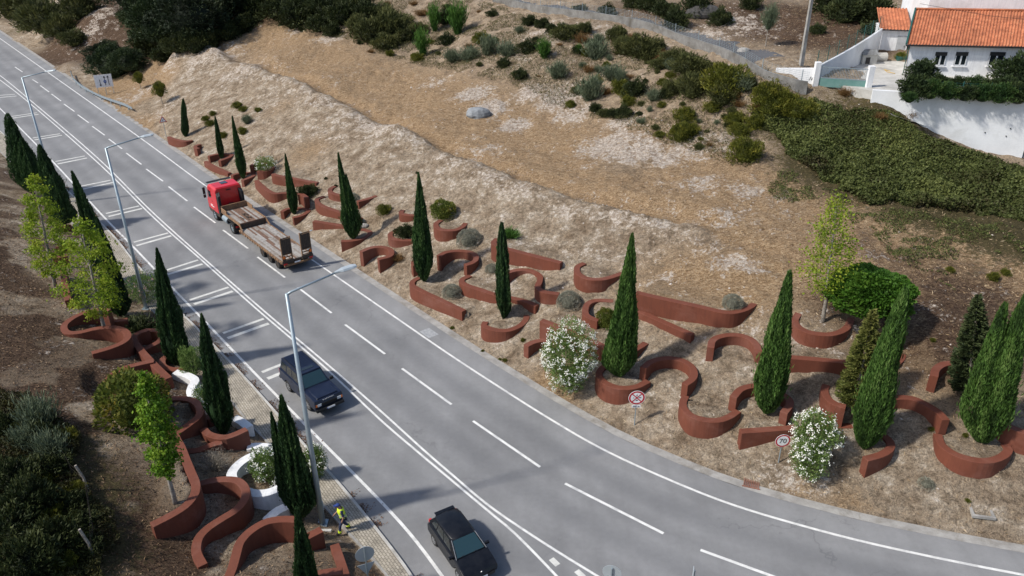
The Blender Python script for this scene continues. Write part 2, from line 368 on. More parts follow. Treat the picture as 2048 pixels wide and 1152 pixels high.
# ------------------------------------------------------------------ curved planter walls: (label, mode, top centre line, base pixel, top pixel above it)
# mode f: ground filled to the top inside the bowl, s: filled along the uphill side, c: hollow under an arch, n: left alone
WALLS = [
('short curved red wall round the farthest cypress beside the bend warning sign','f',[(337,273),(348,277.5),(363,281),(373,282),(385,280)],(363.5,293.8),(363.5,281.5)),
('tiny hooked red wall stub between the first and second cypress of the bank','n',[(401,288),(392,291),(391,295),(397,297)],(396,313),(396,298)),
('U-shaped red wall behind the thin second cypress of the right bank','n',[(419.5,311.5),(431,308.5),(446,307),(458,307.5),(464,309.5),(458,314),(449,317.5),(441,320.5)],(441,337),(441,321.5)),
('low straight red wall in front of the second cypress, nearest the asphalt','s',[(411,322),(428.5,332.5),(459,346)],(455,356),(455,347.5)),
('hairpin red wall around the third cypress, just behind the red cab','n',[(466,349.5),(474,347),(491,345),(504,346),(508,350),(496,356),(487,359.5)],(490,374),(487,361)),
('U-shaped red wall holding the small far white oleander','n',[(504,330),(512,326),(530,325),(545,329),(545,336),(532,342),(518,341.5)],(521,360),(518,343)),
('V-shaped red wall with a rounded corner below the small white oleander','s',[(513.5,361),(523,370),(538.5,382),(551,386.5),(568,385.5),(590,385)],(551,407),(551,388.5)),
('straight red wall with a hooked far end above the V-shaped wall','s',[(546,347),(553,350),(581,355),(606,360),(635,365)],(631,374),(631,367)),
('short thick red wall stub beneath the dark green round bush','n',[(595,388),(604,388),(614,395)],(606,420),(606,398)),
('hairpin red wall around the slim fourth cypress beside the trailer','n',[(566,421.5),(576,417),(596,415.5),(612,418),(617,421.5),(608,428),(598,432),(589,434)],(592,451),(590,436)),
('curved red wall piece behind the left of the double-tipped cypress','s',[(670,372),(661,377),(661,383),(672,388),(692,391)],(666,403),(666,388)),
('pointed red wall wedge right of the double-tipped cypress, under a grey bush','s',[(715,402.5),(731,398.5),(744,394.5),(753,391)],(717,420),(715,404)),
('long red wall running behind the double-tipped cypress to its right side','s',[(646,393),(635,397),(634,402),(640,408.5),(656,415.5),(678,423),(700,430),(720,436)],(656,435),(656,418)),
('low straight red wall left of the foot of the double-tipped cypress','s',[(627,441.5),(656,446),(681,450),(696,453)],(640,459),(640,445)),
('curled red wall bowl around the foot of the double-tipped cypress','f',[(706,457.5),(727,459),(740,463.5),(737,470),(725,476.5),(705,480.5),(686,481.5)],(687.5,504),(687.5,484)),
('small curved red wall half hidden left of the tall mid-bank cypress','s',[(806,419.5),(802,424),(806,428),(824,430),(838,429)],(810,443),(812,430)),
('red wall bowl with a flat dark shrub left of the tall mid-bank cypress','f',[(792,461),(781,467),(783,475),(797,479),(824,480),(838,476)],(792,495),(792,480)),
('arched red wall below the planter with the flat dark shrub','c',[(725,501.5),(740,495.5),(757,493),(773,495),(782,500),(783,508),(776,513),(760,517)],(767,544),(764,519)),
('red wall bowl below the round yellow-green bush','f',[(880,441),(872,447),(875,455),(888,459.5),(910,459.5),(925,453),(931,446)],(890,483),(890,461.5)),
('arched red wall under the largest grey ball-shaped bush','c',[(880,510),(892,504),(915,501),(935,502.5),(950,509),(952,518),(944,525),(934,528.5)],(935,551.5),(935,530)),
('long red wall running behind the ragged cypress, hooked at its far end','s',[(938,552),(926,557),(924,564),(937,571),(965,580),(990,588),(1045,600),(1071,609.5)],(940,596),(940,575)),
('straight red wall below the bright green juniper, hooked behind the ragged cypress','s',[(993,478),(987,485),(998,492),(1015,497),(1065,510),(1119,524)],(1112,541),(1113,526)),
('S-shaped red wall between the ragged cypress and a grey ball bush','n',[(1010,546),(1031,540),(1051,539),(1068,543),(1080,552),(1079,563),(1075,572),(1080,579),(1093,584),(1114,586.5)],(1091,610),(1091,587.5)),
('long straight red wall nearest the road below the tall mid-bank cypress','s',[(836,556),(826,562),(826,571),(847,583),(877,597),(925,620)],(921,642.5),(920,623)),
('small upright red wall end showing left of the tall mid-bank cypress foot','n',[(846,516),(834,518),(827,524),(831,531)],(834,552),(834,531)),
('red wall bowl around the foot of the ragged cypress','f',[(970,645),(968,650),(979,656),(1001,660.5),(1021,659),(1041,650),(1052,638),(1053,630)],(996,683.5),(996,662)),
('C-shaped red wall standing alone above the middle of the bank','f',[(1166,527),(1156,532),(1154,541),(1161,550),(1178,557),(1201,558),(1221,554),(1241,547)],(1191,582.5),(1191,560)),
('half-ring red wall left of the cypress that has a side bush','n',[(1222,601),(1196,600),(1178,605),(1171,616),(1172,628),(1181,635),(1193,639)],(1187,667),(1187,641)),
('long red wall passing behind the large white oleander and the side-bush cypress','s',[(1087,641),(1108,649),(1150,666),(1184,681),(1209,692),(1235,702),(1262,701),(1278,694),(1289,687)],(1218,729),(1218,701)),
('arched red wall end left of the large white oleander','n',[(1052,691),(1066,684),(1086,680),(1105,683),(1118,690)],(1056,720),(1054,695)),
('red wall bowl around the foot of the cypress behind the no-entry-for-walkers sign','f',[(1216,729),(1204,736),(1198,749),(1208,763),(1230,773),(1252,775.5),(1275,772),(1293,763)],(1234.5,809),(1234.5,778)),
('tall red wall arch right of the bowl behind the no-entry-for-walkers sign','c',[(1289,733),(1302,723),(1322,717),(1342,716),(1364,720),(1383,732),(1389,747),(1384,758),(1373,766)],(1372,796),(1374,769)),
('deep red wall bowl in the middle of the nearest serpentine','f',[(1370,794),(1366,805),(1369,817),(1382,830),(1400,836.5),(1420,840),(1442,839),(1460,832),(1473,823)],(1415,875.5),(1415,843)),
('red wall arch around the leaning cypress above the speed limit sign','c',[(1469,791),(1480,779),(1495,773),(1514,770.5),(1540,773),(1562,786),(1577,797),(1580,808),(1570,822)],(1567,857),(1571,826)),
('long low straight red wall behind the speed limit sign and white oleander','s',[(1487,861.5),(1525,859),(1560,856.5),(1600,854),(1650,851),(1690,851),(1712,851)],(1487,898),(1490,866)),
('short curved red wall at the foot of the pale conifer','s',[(1653,769),(1649,780),(1656,796),(1671,807),(1692,813)],(1686,850),(1691,817)),
('red wall arch right of the third cypress from the right edge','c',[(1774,817),(1770,808),(1781,797),(1801,794),(1828,797),(1853,808),(1877,823),(1889,836)],(1886,871),(1889,840)),
('curled red wall below the tall cypress beside the speed limit oleander','f',[(1758,866),(1774,875),(1782,887),(1778,899),(1761,909),(1736,916)],(1733.5,952.5),(1740,920)),
('wide red wall bowl below the large cypress at the right edge','f',[(1877,871),(1883,887),(1899,901),(1923,912.5),(1956,920),(1983,920),(2005,912),(2017,900),(2013,891)],(1966,955.5),(1970,925)),
('red wall leaving the photograph at the right edge beneath the large cypress','s',[(1988,832),(2001,841),(2013,849),(2030,857),(2048,863),(2075,870)],(2046,903),(2046,866)),
('hooked red wall left of the dark conifer near the right edge','n',[(1869,749),(1872,738),(1884,729),(1899,725.5),(1914,727),(1924,735)],(1866,782),(1868,751)),
('longest straight red wall of the upper row, hooked around a pale round bush','s',[(1277,585),(1302,591),(1352,602),(1402,613),(1440,622),(1465,624),(1488,619),(1502,612),(1507,608)],(1464.5,651),(1464.5,627)),
('sloping straight red wall running out from under the longest wall','s',[(1274,619),(1327,643),(1386,669)],(1382,688),(1380,672)),
('red wall arch left of the leaning cypress in the middle row','c',[(1422,692),(1425,681),(1438,673),(1462,669),(1485,671),(1504,679),(1515,692),(1519,705)],(1421,722.5),(1422,695)),
('long red wall running from the leaning cypress behind the pale conifer','s',[(1540,710),(1573,713),(1623,717),(1676,722),(1730,728),(1770,730),(1790,726),(1802,717),(1804,707),(1798,700)],(1623.5,742),(1623.5,720)),
('C-shaped red wall around the young maple of the right bank','f',[(1596,628),(1590,640),(1596,652),(1613,662),(1636,667),(1661,668),(1683,662),(1696,652),(1701,641),(1706,633)],(1648.5,697),(1648.5,671)),
('red wall arc beside the round bright green tree','n',[(1777,635),(1790,641),(1802,651),(1805,665)],(1800,701),(1802,668)),
# left bank
('long straight red wall beside the foot of the farther left maple','n',[(124,530),(126,541),(130,570),(136,600)],(140,617),(136,602)),
('small red wall end highest between the left cypresses and the maple','n',[(120,455),(128,453),(140,449)],(134,461),(134,452)),
('small red wall end second from the top behind the left maples','n',[(112,492),(122,491),(134,489)],(122,503),(122,492)),
('dark red wall end just above the foot of the farther left maple','n',[(106,514),(118,513),(134,511)],(120,531),(120,514)),
('looping S-shaped red wall around the foot of the nearer left maple','n',[(214,620),(196,619),(168,625),(143,637),(128,651),(134,664),(160,664),(190,657),(225,654),(248,660),(256,672),(246,684),(220,695),(189,704)],(225,717),(225,697)),
('short curved red wall branching toward the juniper on the left bank','n',[(255,638),(235,641),(215,641),(203,636)],(258,657),(255,641)),
('raised red wall crossing the left bank toward the yellowing bush','n',[(292,660),(274,667),(267,677),(276,692),(290,709),(312,732),(335,754)],(345,779),(338,757)),
('small red ring wall left of the lone leaning left cypress','n',[(297,660),(317,661),(325,669),(318,682),(300,692),(288,698)],(312,704),(312,689)),
('hooked red wall at the foot of the leaning left cypress beside a pale shrub','n',[(342,708),(326,717),(326,731),(345,738),(372,737)],(362,754),(362,741)),
('red wall curve half covered by the yellowing bush','n',[(302,722),(275,728),(250,735),(225,748),(215,762),(217,777),(228,789),(250,796)],(298,742),(300,725)),
('rounded red wall loop between the yellowing bush and the near left cypress','f',[(318,799),(340,797),(365,796),(387,801),(400,815),(397,832),(382,845),(360,861),(343,872)],(408,856),(408,822)),
('red planter wall around the foot of the fourth left cypress','n',[(408,859),(416,867),(430,872),(450,874),(470,868),(488,860)],(496,897),(488,864)),
('red wall rising behind the foot of the fourth left cypress','n',[(411,838),(430,824),(448,817),(463,815)],(468,848),(463,819)),
('short bent red wall behind the silvery dead-looking shrub','n',[(368,902),(385,901),(398,899),(420,890),(444,883)],(455,905),(448,887)),
('long L-shaped red wall under the slender bright left tree','f',[(342,850),(353,878),(361,892),(371,917),(382,944),(391,967),(389,988),(372,1010),(345,1028),(310,1046)],(320,1079),(313,1053)),
('large S-shaped red wall snaking down the near left bank','n',[(400,967),(422,961),(450,958),(475,961),(490,976),(490,996),(472,1019),(445,1036),(415,1056),(397,1076),(392,1099),(396,1113),(403,1126)],(503,1030),(498,992)),
('red wall arch behind the small cypress at the bottom edge','n',[(587,1038),(560,1038),(530,1044),(500,1062),(480,1084),(472,1109),(465,1134),(455,1160),(445,1190)],(585,1089),(585,1049)),
('thick red wall block between the lamp post and the bottom cypress','n',[(606,1077),(625,1067),(643,1058)],(648,1096),(646,1064)),
('straight red wall running down to the bottom edge beside the pavement','n',[(669,1088),(680,1120),(692,1156),(706,1200)],(690,1132),(690,1122)),
('low red wall crossing at the bottom edge below the small cypress','n',[(625,1150),(650,1145),(684,1141)],(660,1162),(660,1150)),
]
WHITE = [
('large white curved wall bowl with the white oleander inside',[(562,909),(540,903),(515,907),(490,918),(470,935),(463,952),(475,972),(500,984),(525,986),(548,980),(566,970)],(535,1019),(535,991)),
('white curved wall top showing just behind the large white bowl',[(494,893),(515,891),(535,893)],(515,903),(515,894)),
('short straight white wall right of the fourth left cypress',[(467,834),(482,842),(498,854)],(505,877),(502,857)),
('white curved wall at the foot of the double-tipped near left cypress',[(533,1040),(553,1022),(575,1012)],(556,1045),(556,1029)),
('thin white wavy wall between the yellowing bush and the pavement',[(353,744),(375,750),(390,760),(384,772),(382,785),(395,798),(410,808),(425,817)],(425,832),(425,819)),
]
def prep_wall(px, base, top):
    b = gp(*base); zt = z_at_row(b, top[1], b[2]-1, b[2]+4); zt = min(max(zt, b[2]+.25), b[2]+1.5)
    P = crom([at(x, y, zt) for x, y in px], 10)
    if len(px) > 5: u0 = P[0]-P[2]; u1 = P[-1]-P[-3]; P = np.r_[[P[0]+u0/(np.linalg.norm(u0)+1e-9)*.16], P, [P[-1]+u1/(np.linalg.norm(u1)+1e-9)*.16]]
    return step_resample(P, .22), zt
wall_geo = []
for lab, mode, px, base, top in WALLS: P, zt = prep_wall(px, base, top); wall_geo.append((lab, mode, P, zt, 'red'))
for lab, px, base, top in WHITE: P, zt = prep_wall(px, base, top); wall_geo.append((lab, 'n', P, zt, 'white'))
Z0 = ZZ.copy()
for lab, mode, P, zt, c in wall_geo:
    ctr = P.mean(0); e = 1.5
    g = np.array([gz(ctr[0]+e, ctr[1])-gz(ctr[0]-e, ctr[1]), gz(ctr[0], ctr[1]+e)-gz(ctr[0], ctr[1]-e)]); g = g/(np.linalg.norm(g)+1e-9)
    Pm = P[int(len(P)*.12):max(int(len(P)*.88), int(len(P)*.12)+3)]; i0, i1 = np.searchsorted(GX, [P[:, 0].min()-1.2, P[:, 0].max()+1.2]); j0, j1 = np.searchsorted(GY, [P[:, 1].min()-1.2, P[:, 1].max()+1.2]); sl = (slice(j0, j1), slice(i0, i1))
    dl = np.abs(dist_line(Pm, XX[sl], YY[sl])); ZZ[sl] = np.where(dl < 1.1, np.minimum(ZZ[sl], zt-.05+np.maximum(0, dl-.45)*.5), ZZ[sl])
    if mode in 'fc': poly = hull(P)
    elif mode == 's': poly = np.r_[P, (P+g*2.8)[::-1]]
    else: continue
    x0, y0 = poly.min(0)-1; x1, y1 = poly.max(0)+1
    i0, i1 = np.searchsorted(GX, [x0, x1]); j0, j1 = np.searchsorted(GY, [y0, y1]); sl = (slice(j0, j1), slice(i0, i1))
    dw = np.abs(dist_line(P, XX[sl], YY[sl])); ins = in_poly(poly, XX[sl], YY[sl])
    ins = (ins | (dw < .13)) if mode == 'c' else (ins & (dw > .11))
    if mode == 'c': ZZ[sl] = np.where(ins, np.minimum(ZZ[sl], zt-.62+.0*ZZ[sl]), ZZ[sl])
    else: ZZ[sl] = np.where(ins, np.maximum(ZZ[sl], zt-.09+.04*(rough[sl])), ZZ[sl])
# ------------------------------------------------------------------ ground
def ground_material():
    m, n, b, out = _new('dry_earth')
    pos = n.nodes.new('ShaderNodeNewGeometry').outputs['Position']
    a = n.nodes.new('ShaderNodeAttribute'); a.attribute_name = 'mask'; sp = n.nodes.new('ShaderNodeSeparateColor'); n.links.new(a.outputs['Color'], sp.inputs[0])
    n1 = _noise(n, pos, .7, 8, .68); n2 = _noise(n, pos, 3.4, 7, .74, .5); n3 = _noise(n, pos, 13., 5, .75)
    mp = n.nodes.new('ShaderNodeMapping'); mp.inputs['Rotation'].default_value = (0, 0, .5); mp.inputs['Scale'].default_value = (1.7, 5, 4); n.links.new(pos, mp.inputs[0])
    st = _noise(n, mp.outputs[0], 1.5, 7, .78, 1.2)
    c = _ramp(n, n1, ((.34, (.19, .138, .092)), (.5, (.32, .252, .18)), (.64, (.445, .375, .29))))
    c = _mix(n, 1., c, _ramp(n, n2, ((.34, .45), (.5, 1.), (.66, 1.35))), 'MULTIPLY')
    straw = _ramp(n, st, ((.36, (.125, .075, .04)), (.5, (.325, .22, .125)), (.63, (.49, .37, .24))))
    rock = _ramp(n, n2, ((.36, (.22, .165, .125)), (.5, (.44, .37, .305)), (.64, (.66, .60, .53))))
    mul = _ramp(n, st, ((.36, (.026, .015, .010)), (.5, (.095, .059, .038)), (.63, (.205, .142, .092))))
    grn = _ramp(n, n2, ((.35, (.03, .028, .012)), (.65, (.12, .095, .045))))
    def thr(ch, amp=.9):   # ragged edges: mask plus noise through a steep step
        v = _math(n, 'ADD', sp.outputs[ch], _math(n, 'MULTIPLY', _math(n, 'SUBTRACT', n1, .5), amp))
        v = _math(n, 'ADD', v, _math(n, 'MULTIPLY', _math(n, 'SUBTRACT', n2, .5), amp*.9))
        return _ramp(n, v, ((.33, 0.), (.66, 1.)))
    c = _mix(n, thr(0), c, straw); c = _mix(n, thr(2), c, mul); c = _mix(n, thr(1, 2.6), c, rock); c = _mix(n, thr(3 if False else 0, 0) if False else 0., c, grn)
    al = a.outputs['Alpha']; v = _math(n, 'ADD', al, _math(n, 'MULTIPLY', _math(n, 'SUBTRACT', n2, .5), 1.4)); c = _mix(n, _ramp(n, v, ((.4, 0.), (.62, 1.))), c, grn)
    c = _mix(n, 1., c, _ramp(n, n3, ((.34, .55), (.5, 1.), (.66, 1.4))), 'MULTIPLY')
    n.links.new(c, b.inputs['Base Color']); b.inputs['Roughness'].default_value = .95; b.inputs['Specular IOR Level'].default_value = .15
    h = _math(n, 'ADD', _math(n, 'MULTIPLY', n2, 1.1), _math(n, 'ADD', _math(n, 'MULTIPLY', n3, .5), _math(n, 'MULTIPLY', st, .5)))
    _bump(n, h, .21, b)
    return m
def blob(px, py, R, w=1.):
    p = gp(px, py); return w*np.exp(-((XX-p[0])**2+(YY-p[1])**2)/R**2)
mk = np.zeros(XX.shape+(4,))
straw = np.where(CF_ > .25, sm(.3, 1.6, DC), sm(14.5, 19, DD))*(.66-.40*sm(24, 34, DD))+.12*(DD > 0)*sm(2, 4, DD)+(DD > 0)*(1-sm(2.2, 3.6, DD))*.3
for q in [(620,300,3.5,.5),(560,215,3,.4),(320,170,6,.5),(300,240,4,.5),(240,190,8,.6),(760,700,3,.3),(1120,760,1.6,.8),(1600,960,1.2,.3),(1700,985,1.2,.3),(1330,560,5,.4),(1480,560,4,.4)]: straw = straw+blob(*q)
straw = straw+blob(470,120,8,.0)-blob(420,140,7,.5)-blob(1250,330,3,.3)+blob(1800,560,8,.5)+blob(1900,700,5,.3)
rock = (DD > 0)*np.clip(np.exp(-((DC+.5)/1.0)**2)*.36*(CF_ > .2)+.10*np.exp(-((DD-13.)/3.4)**2)+.8*(led-.5)*np.exp(-((DD-13)/7.)**2), 0, .6)*(DC < .5)
for q in [(945,190,2.,1.1),(985,215,2,1.),(1060,185,1.8,.9),(1120,200,2.5,1.),(1030,250,1.6,1.2),(1150,230,2,.8),(1220,290,3,1.1),(1280,300,3,.9),(1330,320,2,.9),(1400,370,2,.7),(870,165,2,.5),(660,75,2.5,.8),(590,60,2,.6),(1240,250,2,.7),(1380,290,3,.7),(1470,275,2,.6),
          (1100,60,4,.45),(1180,65,4,.45),(1050,100,4,.4),(420,105,5,.6),(480,140,5,.5),(560,190,4,.3),(700,240,3,.35),(800,280,3,.3),(1320,560,1,.4),(980,300,2,.5),(270,195,3,.6),(330,215,3,.4),(1450,440,2,.5),(1500,380,2,.5),(120,10,5,.5),(60,35,4,.6),(180,60,4,.5),(205,20,5,.4),
          (1480,50,4,.5),(1420,70,3,.6),(1900,290,2,.6),(1640,960,1,.6),(1560,950,1.2,.6),(1000,560,2,.3),(1340,470,3,.35),(1200,420,3,.35),(900,330,3,.3)]: rock = np.maximum(rock, blob(*q))
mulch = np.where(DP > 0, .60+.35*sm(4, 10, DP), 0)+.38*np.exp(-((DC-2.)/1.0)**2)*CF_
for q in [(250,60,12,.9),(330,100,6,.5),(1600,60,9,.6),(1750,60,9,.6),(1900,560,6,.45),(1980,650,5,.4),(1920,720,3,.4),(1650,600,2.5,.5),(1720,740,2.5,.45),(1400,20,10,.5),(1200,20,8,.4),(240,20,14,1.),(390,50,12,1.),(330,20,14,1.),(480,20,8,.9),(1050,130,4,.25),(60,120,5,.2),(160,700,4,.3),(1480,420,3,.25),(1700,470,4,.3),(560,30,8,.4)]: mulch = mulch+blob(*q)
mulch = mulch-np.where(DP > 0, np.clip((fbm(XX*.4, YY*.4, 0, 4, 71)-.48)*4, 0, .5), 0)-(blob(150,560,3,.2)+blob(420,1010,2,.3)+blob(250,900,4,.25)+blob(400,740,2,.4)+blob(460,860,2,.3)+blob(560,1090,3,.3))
green = 0*XX
for q in [(1750,330,9,1.),(1900,400,8,1.),(1650,330,5,.9),(2020,470,6,.8),(1600,250,4,.8),(1500,250,5,.45),(1380,130,6,.4),(1200,90,6,.3),(900,60,6,.4),(700,30,7,.6),(600,20,8,.6),(40,1000,5,1.),(100,900,3,.8),(130,1100,4,.8),(40,60,8,.5),(1950,540,4,.4),(1800,600,3,.2),(400,20,10,.8),(1650,20,8,.4)]: green = np.maximum(green, blob(*q))
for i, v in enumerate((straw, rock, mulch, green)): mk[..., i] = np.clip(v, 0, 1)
def grid_mesh(name, mat):
    ny, nx = XX.shape; V = np.stack([XX, YY, ZZ], -1).reshape(-1, 3); idx = np.arange(nx*ny).reshape(ny, nx)
    F = np.stack([idx[:-1, :-1], idx[:-1, 1:], idx[1:, 1:], idx[1:, :-1]], -1).reshape(-1, 4)
    me = np_mesh(name, V, F, mat, smooth=True); a = me.color_attributes.new('mask', 'FLOAT_COLOR', 'POINT'); a.data.foreach_set('color', mk.reshape(-1, 4).astype(np.float32).ravel()); return me
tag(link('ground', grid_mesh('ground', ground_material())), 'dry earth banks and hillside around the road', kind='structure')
# ------------------------------------------------------------------ road
def asphalt_material(name='asphalt', c1=(.166, .168, .172), c2=(.226, .228, .232)):
    m, n, b, out = _new(name); pos = n.nodes.new('ShaderNodeNewGeometry').outputs['Position']
    mp = n.nodes.new('ShaderNodeMapping'); mp.inputs['Rotation'].default_value = (0, 0, math.radians(-39.3)); mp.inputs['Scale'].default_value = (1.6, .09, 1); n.links.new(pos, mp.inputs[0])
    lane = _noise(n, mp.outputs[0], .55, 3, .5); big = _noise(n, pos, .16, 5, .6); gr = _noise(n, pos, 38., 3, .8); md = _noise(n, pos, 3.5, 6, .7)
    c = _ramp(n, big, ((.35, c1), (.65, c2)))
    c = _mix(n, 1., c, _ramp(n, lane, ((.3, .93), (.7, 1.06))), 'MULTIPLY')
    c = _mix(n, 1., c, _ramp(n, md, ((.3, .93), (.7, 1.07))), 'MULTIPLY'); c = _mix(n, 1., c, _ramp(n, gr, ((.25, .74), (.75, 1.26))), 'MULTIPLY')
    lt = n.nodes.new('ShaderNodeAttribute'); lt.attribute_name = 'lat'   # wheel tracks and the darker oil strip of each lane
    for c0, wd, am in ((-1.75, .45, -.17), (-5.2, .45, -.15), (-8.9, .45, -.13), (-.85, .25, .07), (-2.65, .25, .07), (-4.2, .25, .07), (-6.1, .25, .06), (-8., .25, .06), (-9.8, .25, .06), (-3.45, .12, -.06), (.6, .5, .10), (-11.6, .5, .10)):
        e_ = _math(n, 'ABSOLUTE', _math(n, 'SUBTRACT', lt.outputs['Fac'], c0)); w_ = _ramp(n, _math(n, 'DIVIDE', e_, wd*2.2), ((0., 1.), (1., 0.))); w_ = _math(n, 'MULTIPLY', w_, _ramp(n, lane, ((.25, .35), (.7, 1.15))))
        c = _mix(n, _math(n, 'MULTIPLY', w_, abs(am)*2., True), c, (.10, .105, .115) if am < 0 else (.34, .345, .35))
    # hairline cracks in a few places
    v = n.nodes.new('ShaderNodeTexVoronoi'); v.feature = 'DISTANCE_TO_EDGE'; v.inputs['Scale'].default_value = .12
    dst = n.nodes.new('ShaderNodeTexNoise'); dst.inputs['Scale'].default_value = 1.2; dst.inputs['Detail'].default_value = 6; n.links.new(pos, dst.inputs['Vector'])
    vm = n.nodes.new('ShaderNodeVectorMath'); vm.operation = 'MULTIPLY_ADD'; n.links.new(dst.outputs['Color'], vm.inputs[0]); vm.inputs[1].default_value = (2.5, 2.5, 0); n.links.new(pos, vm.inputs[2]); n.links.new(vm.outputs[0], v.inputs['Vector'])
    cr = _ramp(n, v.outputs['Distance'], ((.0, .0), (.004, 1.)))
    crm = _math(n, 'MAXIMUM', cr, _ramp(n, _noise(n, pos, .11, 2), ((.52, 1.), (.6, 0.5))))
    c = _mix(n, 1., c, _mix(n, crm, (.62, .62, .64), (1, 1, 1)), 'MULTIPLY')
    n.links.new(c, b.inputs['Base Color']); b.inputs['Roughness'].default_value = .88; _bump(n, gr, .012, b); return m
M_ASPH = asphalt_material(); M_ASPH2 = asphalt_material('dark_asphalt', (.05, .05, .055), (.085, .085, .09))
M_PAINT = pm('road_paint', (.76, .76, .74), (.60, .60, .58), 2.5, .6, world=True, fine=.16, dirt=(.38, .385, .39))
M_PAINT2 = pm('worn_road_paint', (.66, .66, .62), (.52, .52, .49), 2.5, .6, world=True, fine=.12, dirt=(.40, .40, .39))
def strip(name, A, B, z, mat, n=None, za=None):
    n = n or max(len(A), len(B)); A = resample(A, n); B = resample(B, n)
    V = np.r_[np.c_[A, np.full(n, z)], np.c_[B, np.full(n, z if za is None else za)]]; i = np.arange(n-1)
    F = np.stack([i, i+n, i+n+1, i+1], 1)
    return link(name, np_mesh(name, V, F, mat))
road_edge = offset(RE, 1.45)
ra, rb = resample(KERB, 220), resample(road_edge, 220); nc = 36
RV = np.concatenate([np.c_[ra*(1-k/nc)+rb*(k/nc), np.zeros(220)] for k in range(nc+1)]); ix = np.arange(220*(nc+1)).reshape(nc+1, 220); RF = np.stack([ix[:-1, :-1], ix[1:, :-1], ix[1:, 1:], ix[:-1, 1:]], -1).reshape(-1, 4)
rme = np_mesh('road', RV, RF, M_ASPH); at_ = rme.attributes.new('lat', 'FLOAT', 'POINT'); at_.data.foreach_set('value', dist_re(RV[:, 0], RV[:, 1]).astype(np.float32)); road = link('road', rme); tag(road, 'grey asphalt road', kind='structure')
M_CONC = pm('concrete', (.36, .35, .33), (.25, .24, .225), 1.6, .9, world=True, bump=.02, fine=.14, dirt=(.17, .15, .12))
M_CONC_L = pm('pale_concrete', (.52, .51, .48), (.40, .39, .36), 1.2, .9, world=True, bump=.02, fine=.1, dirt=(.26, .25, .22))
tag(strip('gutter', road_edge, offset(RE, 2.0), .004, M_CONC, 160), kind='structure')
def marking(name, P, w, z=.006, mat=None):
    P = np.asarray(P); m = MB(); A, B = offset(P, w/2), offset(P, -w/2)
    n = len(P); V = np.r_[np.c_[A, np.full(n, z)], np.c_[B, np.full(n, z)]]; i = np.arange(n-1)
    return link(name, np_mesh(name, V, np.stack([i, i+n, i+n+1, i+1], 1), mat or M_PAINT))
for P, w, lb in ((RIGHT, .15, 'solid edge line along the right bank'), (LEFTL, .16, 'solid edge line beside the pavement'), (DBL_L, .13, 'left line of the double centre line'), (DBL_R, .13, 'right line of the double centre line')):
    tag(marking('road_marking', step_resample(P, .8), w), 'white '+lb, kind='structure')
DASH = [((30,134),(45,144)),((65,159),(76,166)),((80.5,171),(98,184)),((103,188),(122,202)),((128,208),(149,223)),((155.5,229.5),(177.5,245.5)),((184.5,252.5),(209.5,270.5)),((217.5,278),(244,297.5)),((252.5,306),(283,329)),((292.5,338),(326,362.5)),((337,373),(374.5,402)),((388,414),(431,446)),((446,460),(496,497)),((515,514),(570,555)),((596,575),(663,626)),((690,649),(770,708)),((804,737),(903,809)),((946,842),(1080,934)),((1130,967),(1327,1067)),((1401,1100),(1560,1158)),((1680,1195),(1830,1230))]
for a, b_ in DASH:
    A, B = at(*a), at(*b_); tag(marking('road_marking', np.array([A, B]), .16), 'white lane dash', kind='structure')
BARS = [((-18,192),(30,188.5)),((-15,196.5),(33,192)),((22.5,233),(74,225.5)),((25,236.5),(77,228.5)),((65.5,276),(120,267.5)),((69,280),(124,270.5)),((111,323),(169.5,312)),((115,328),(174,316)),((159,373),(221,360.5)),((164,378.5),(226,365)),((212,427),(278,412)),((217,433),(284,417)),((267.5,484.5),(336,466)),((272.5,491.5),(342.5,471.5)),((331,541),(396,520)),((335,549),(405,528)),((380,600),(457,574.5)),((388,608.5),(465.5,582.5)),((446,666.5),(527.5,637.5)),((455,676.5),(537.5,647)),((524,744.5),(590,718)),((535,757.5),(604,729))]
for i, (a, b_) in enumerate(BARS):
    A, B = at(*a), at(*b_); tag(marking('road_marking', np.array([A, B]), .27 if i % 2 == 0 else .33, mat=M_PAINT2), 'pale transverse speed bar', kind='structure')
for q, s in (((1109,1124), .24), ((1160,1148), .24)):
    p = at(*q); a = np.array([.6, -.8])*s; tag(marking('road_marking', np.array([p-a, p+a]), s*1.2, mat=M_PAINT2), 'small square white paint patch', kind='structure')
p = at(858, 666); a = np.array([.5, -.6])*.75; tag(marking('road_marking', np.array([p-a, p, p+a]), .8, .0045, pm('faded_paint', (.36, .37, .38), (.24, .25, .26), 6., .8, world=True)), 'faded pale paint patch by the edge line', kind='structure')
# pavement with kerb
def paver_material():
    m, n, b, out = _new('block_paving'); pos = n.nodes.new('ShaderNodeNewGeometry').outputs['Position']
    mp = n.nodes.new('ShaderNodeMapping'); mp.inputs['Rotation'].default_value = (0, 0, math.radians(55)); n.links.new(pos, mp.inputs[0])
    br = n.nodes.new('ShaderNodeTexBrick'); n.links.new(mp.outputs[0], br.inputs['Vector']); br.inputs['Scale'].default_value = 1.; br.inputs['Brick Width'].default_value = .24; br.inputs['Row Height'].default_value = .13; br.inputs['Mortar Size'].default_value = .012
    br.inputs['Color1'].default_value = (.33, .295, .235, 1); br.inputs['Color2'].default_value = (.42, .38, .31, 1); br.inputs['Mortar'].default_value = (.13, .11, .085, 1); br.inputs['Mortar Smooth'].default_value = .3
    g = _noise(n, pos, 1.1, 6, .7); c = _mix(n, 1., br.outputs['Color'], _ramp(n, g, ((.32, .62), (.62, 1.12))), 'MULTIPLY')
    n.links.new(c, b.inputs['Base Color']); b.inputs['Roughness'].default_value = .9; _bump(n, br.outputs['Fac'], -.01, b); return m
K0, K1 = offset(resample(KERB, 200), 0.0), offset(resample(KERB, 200), -.14)
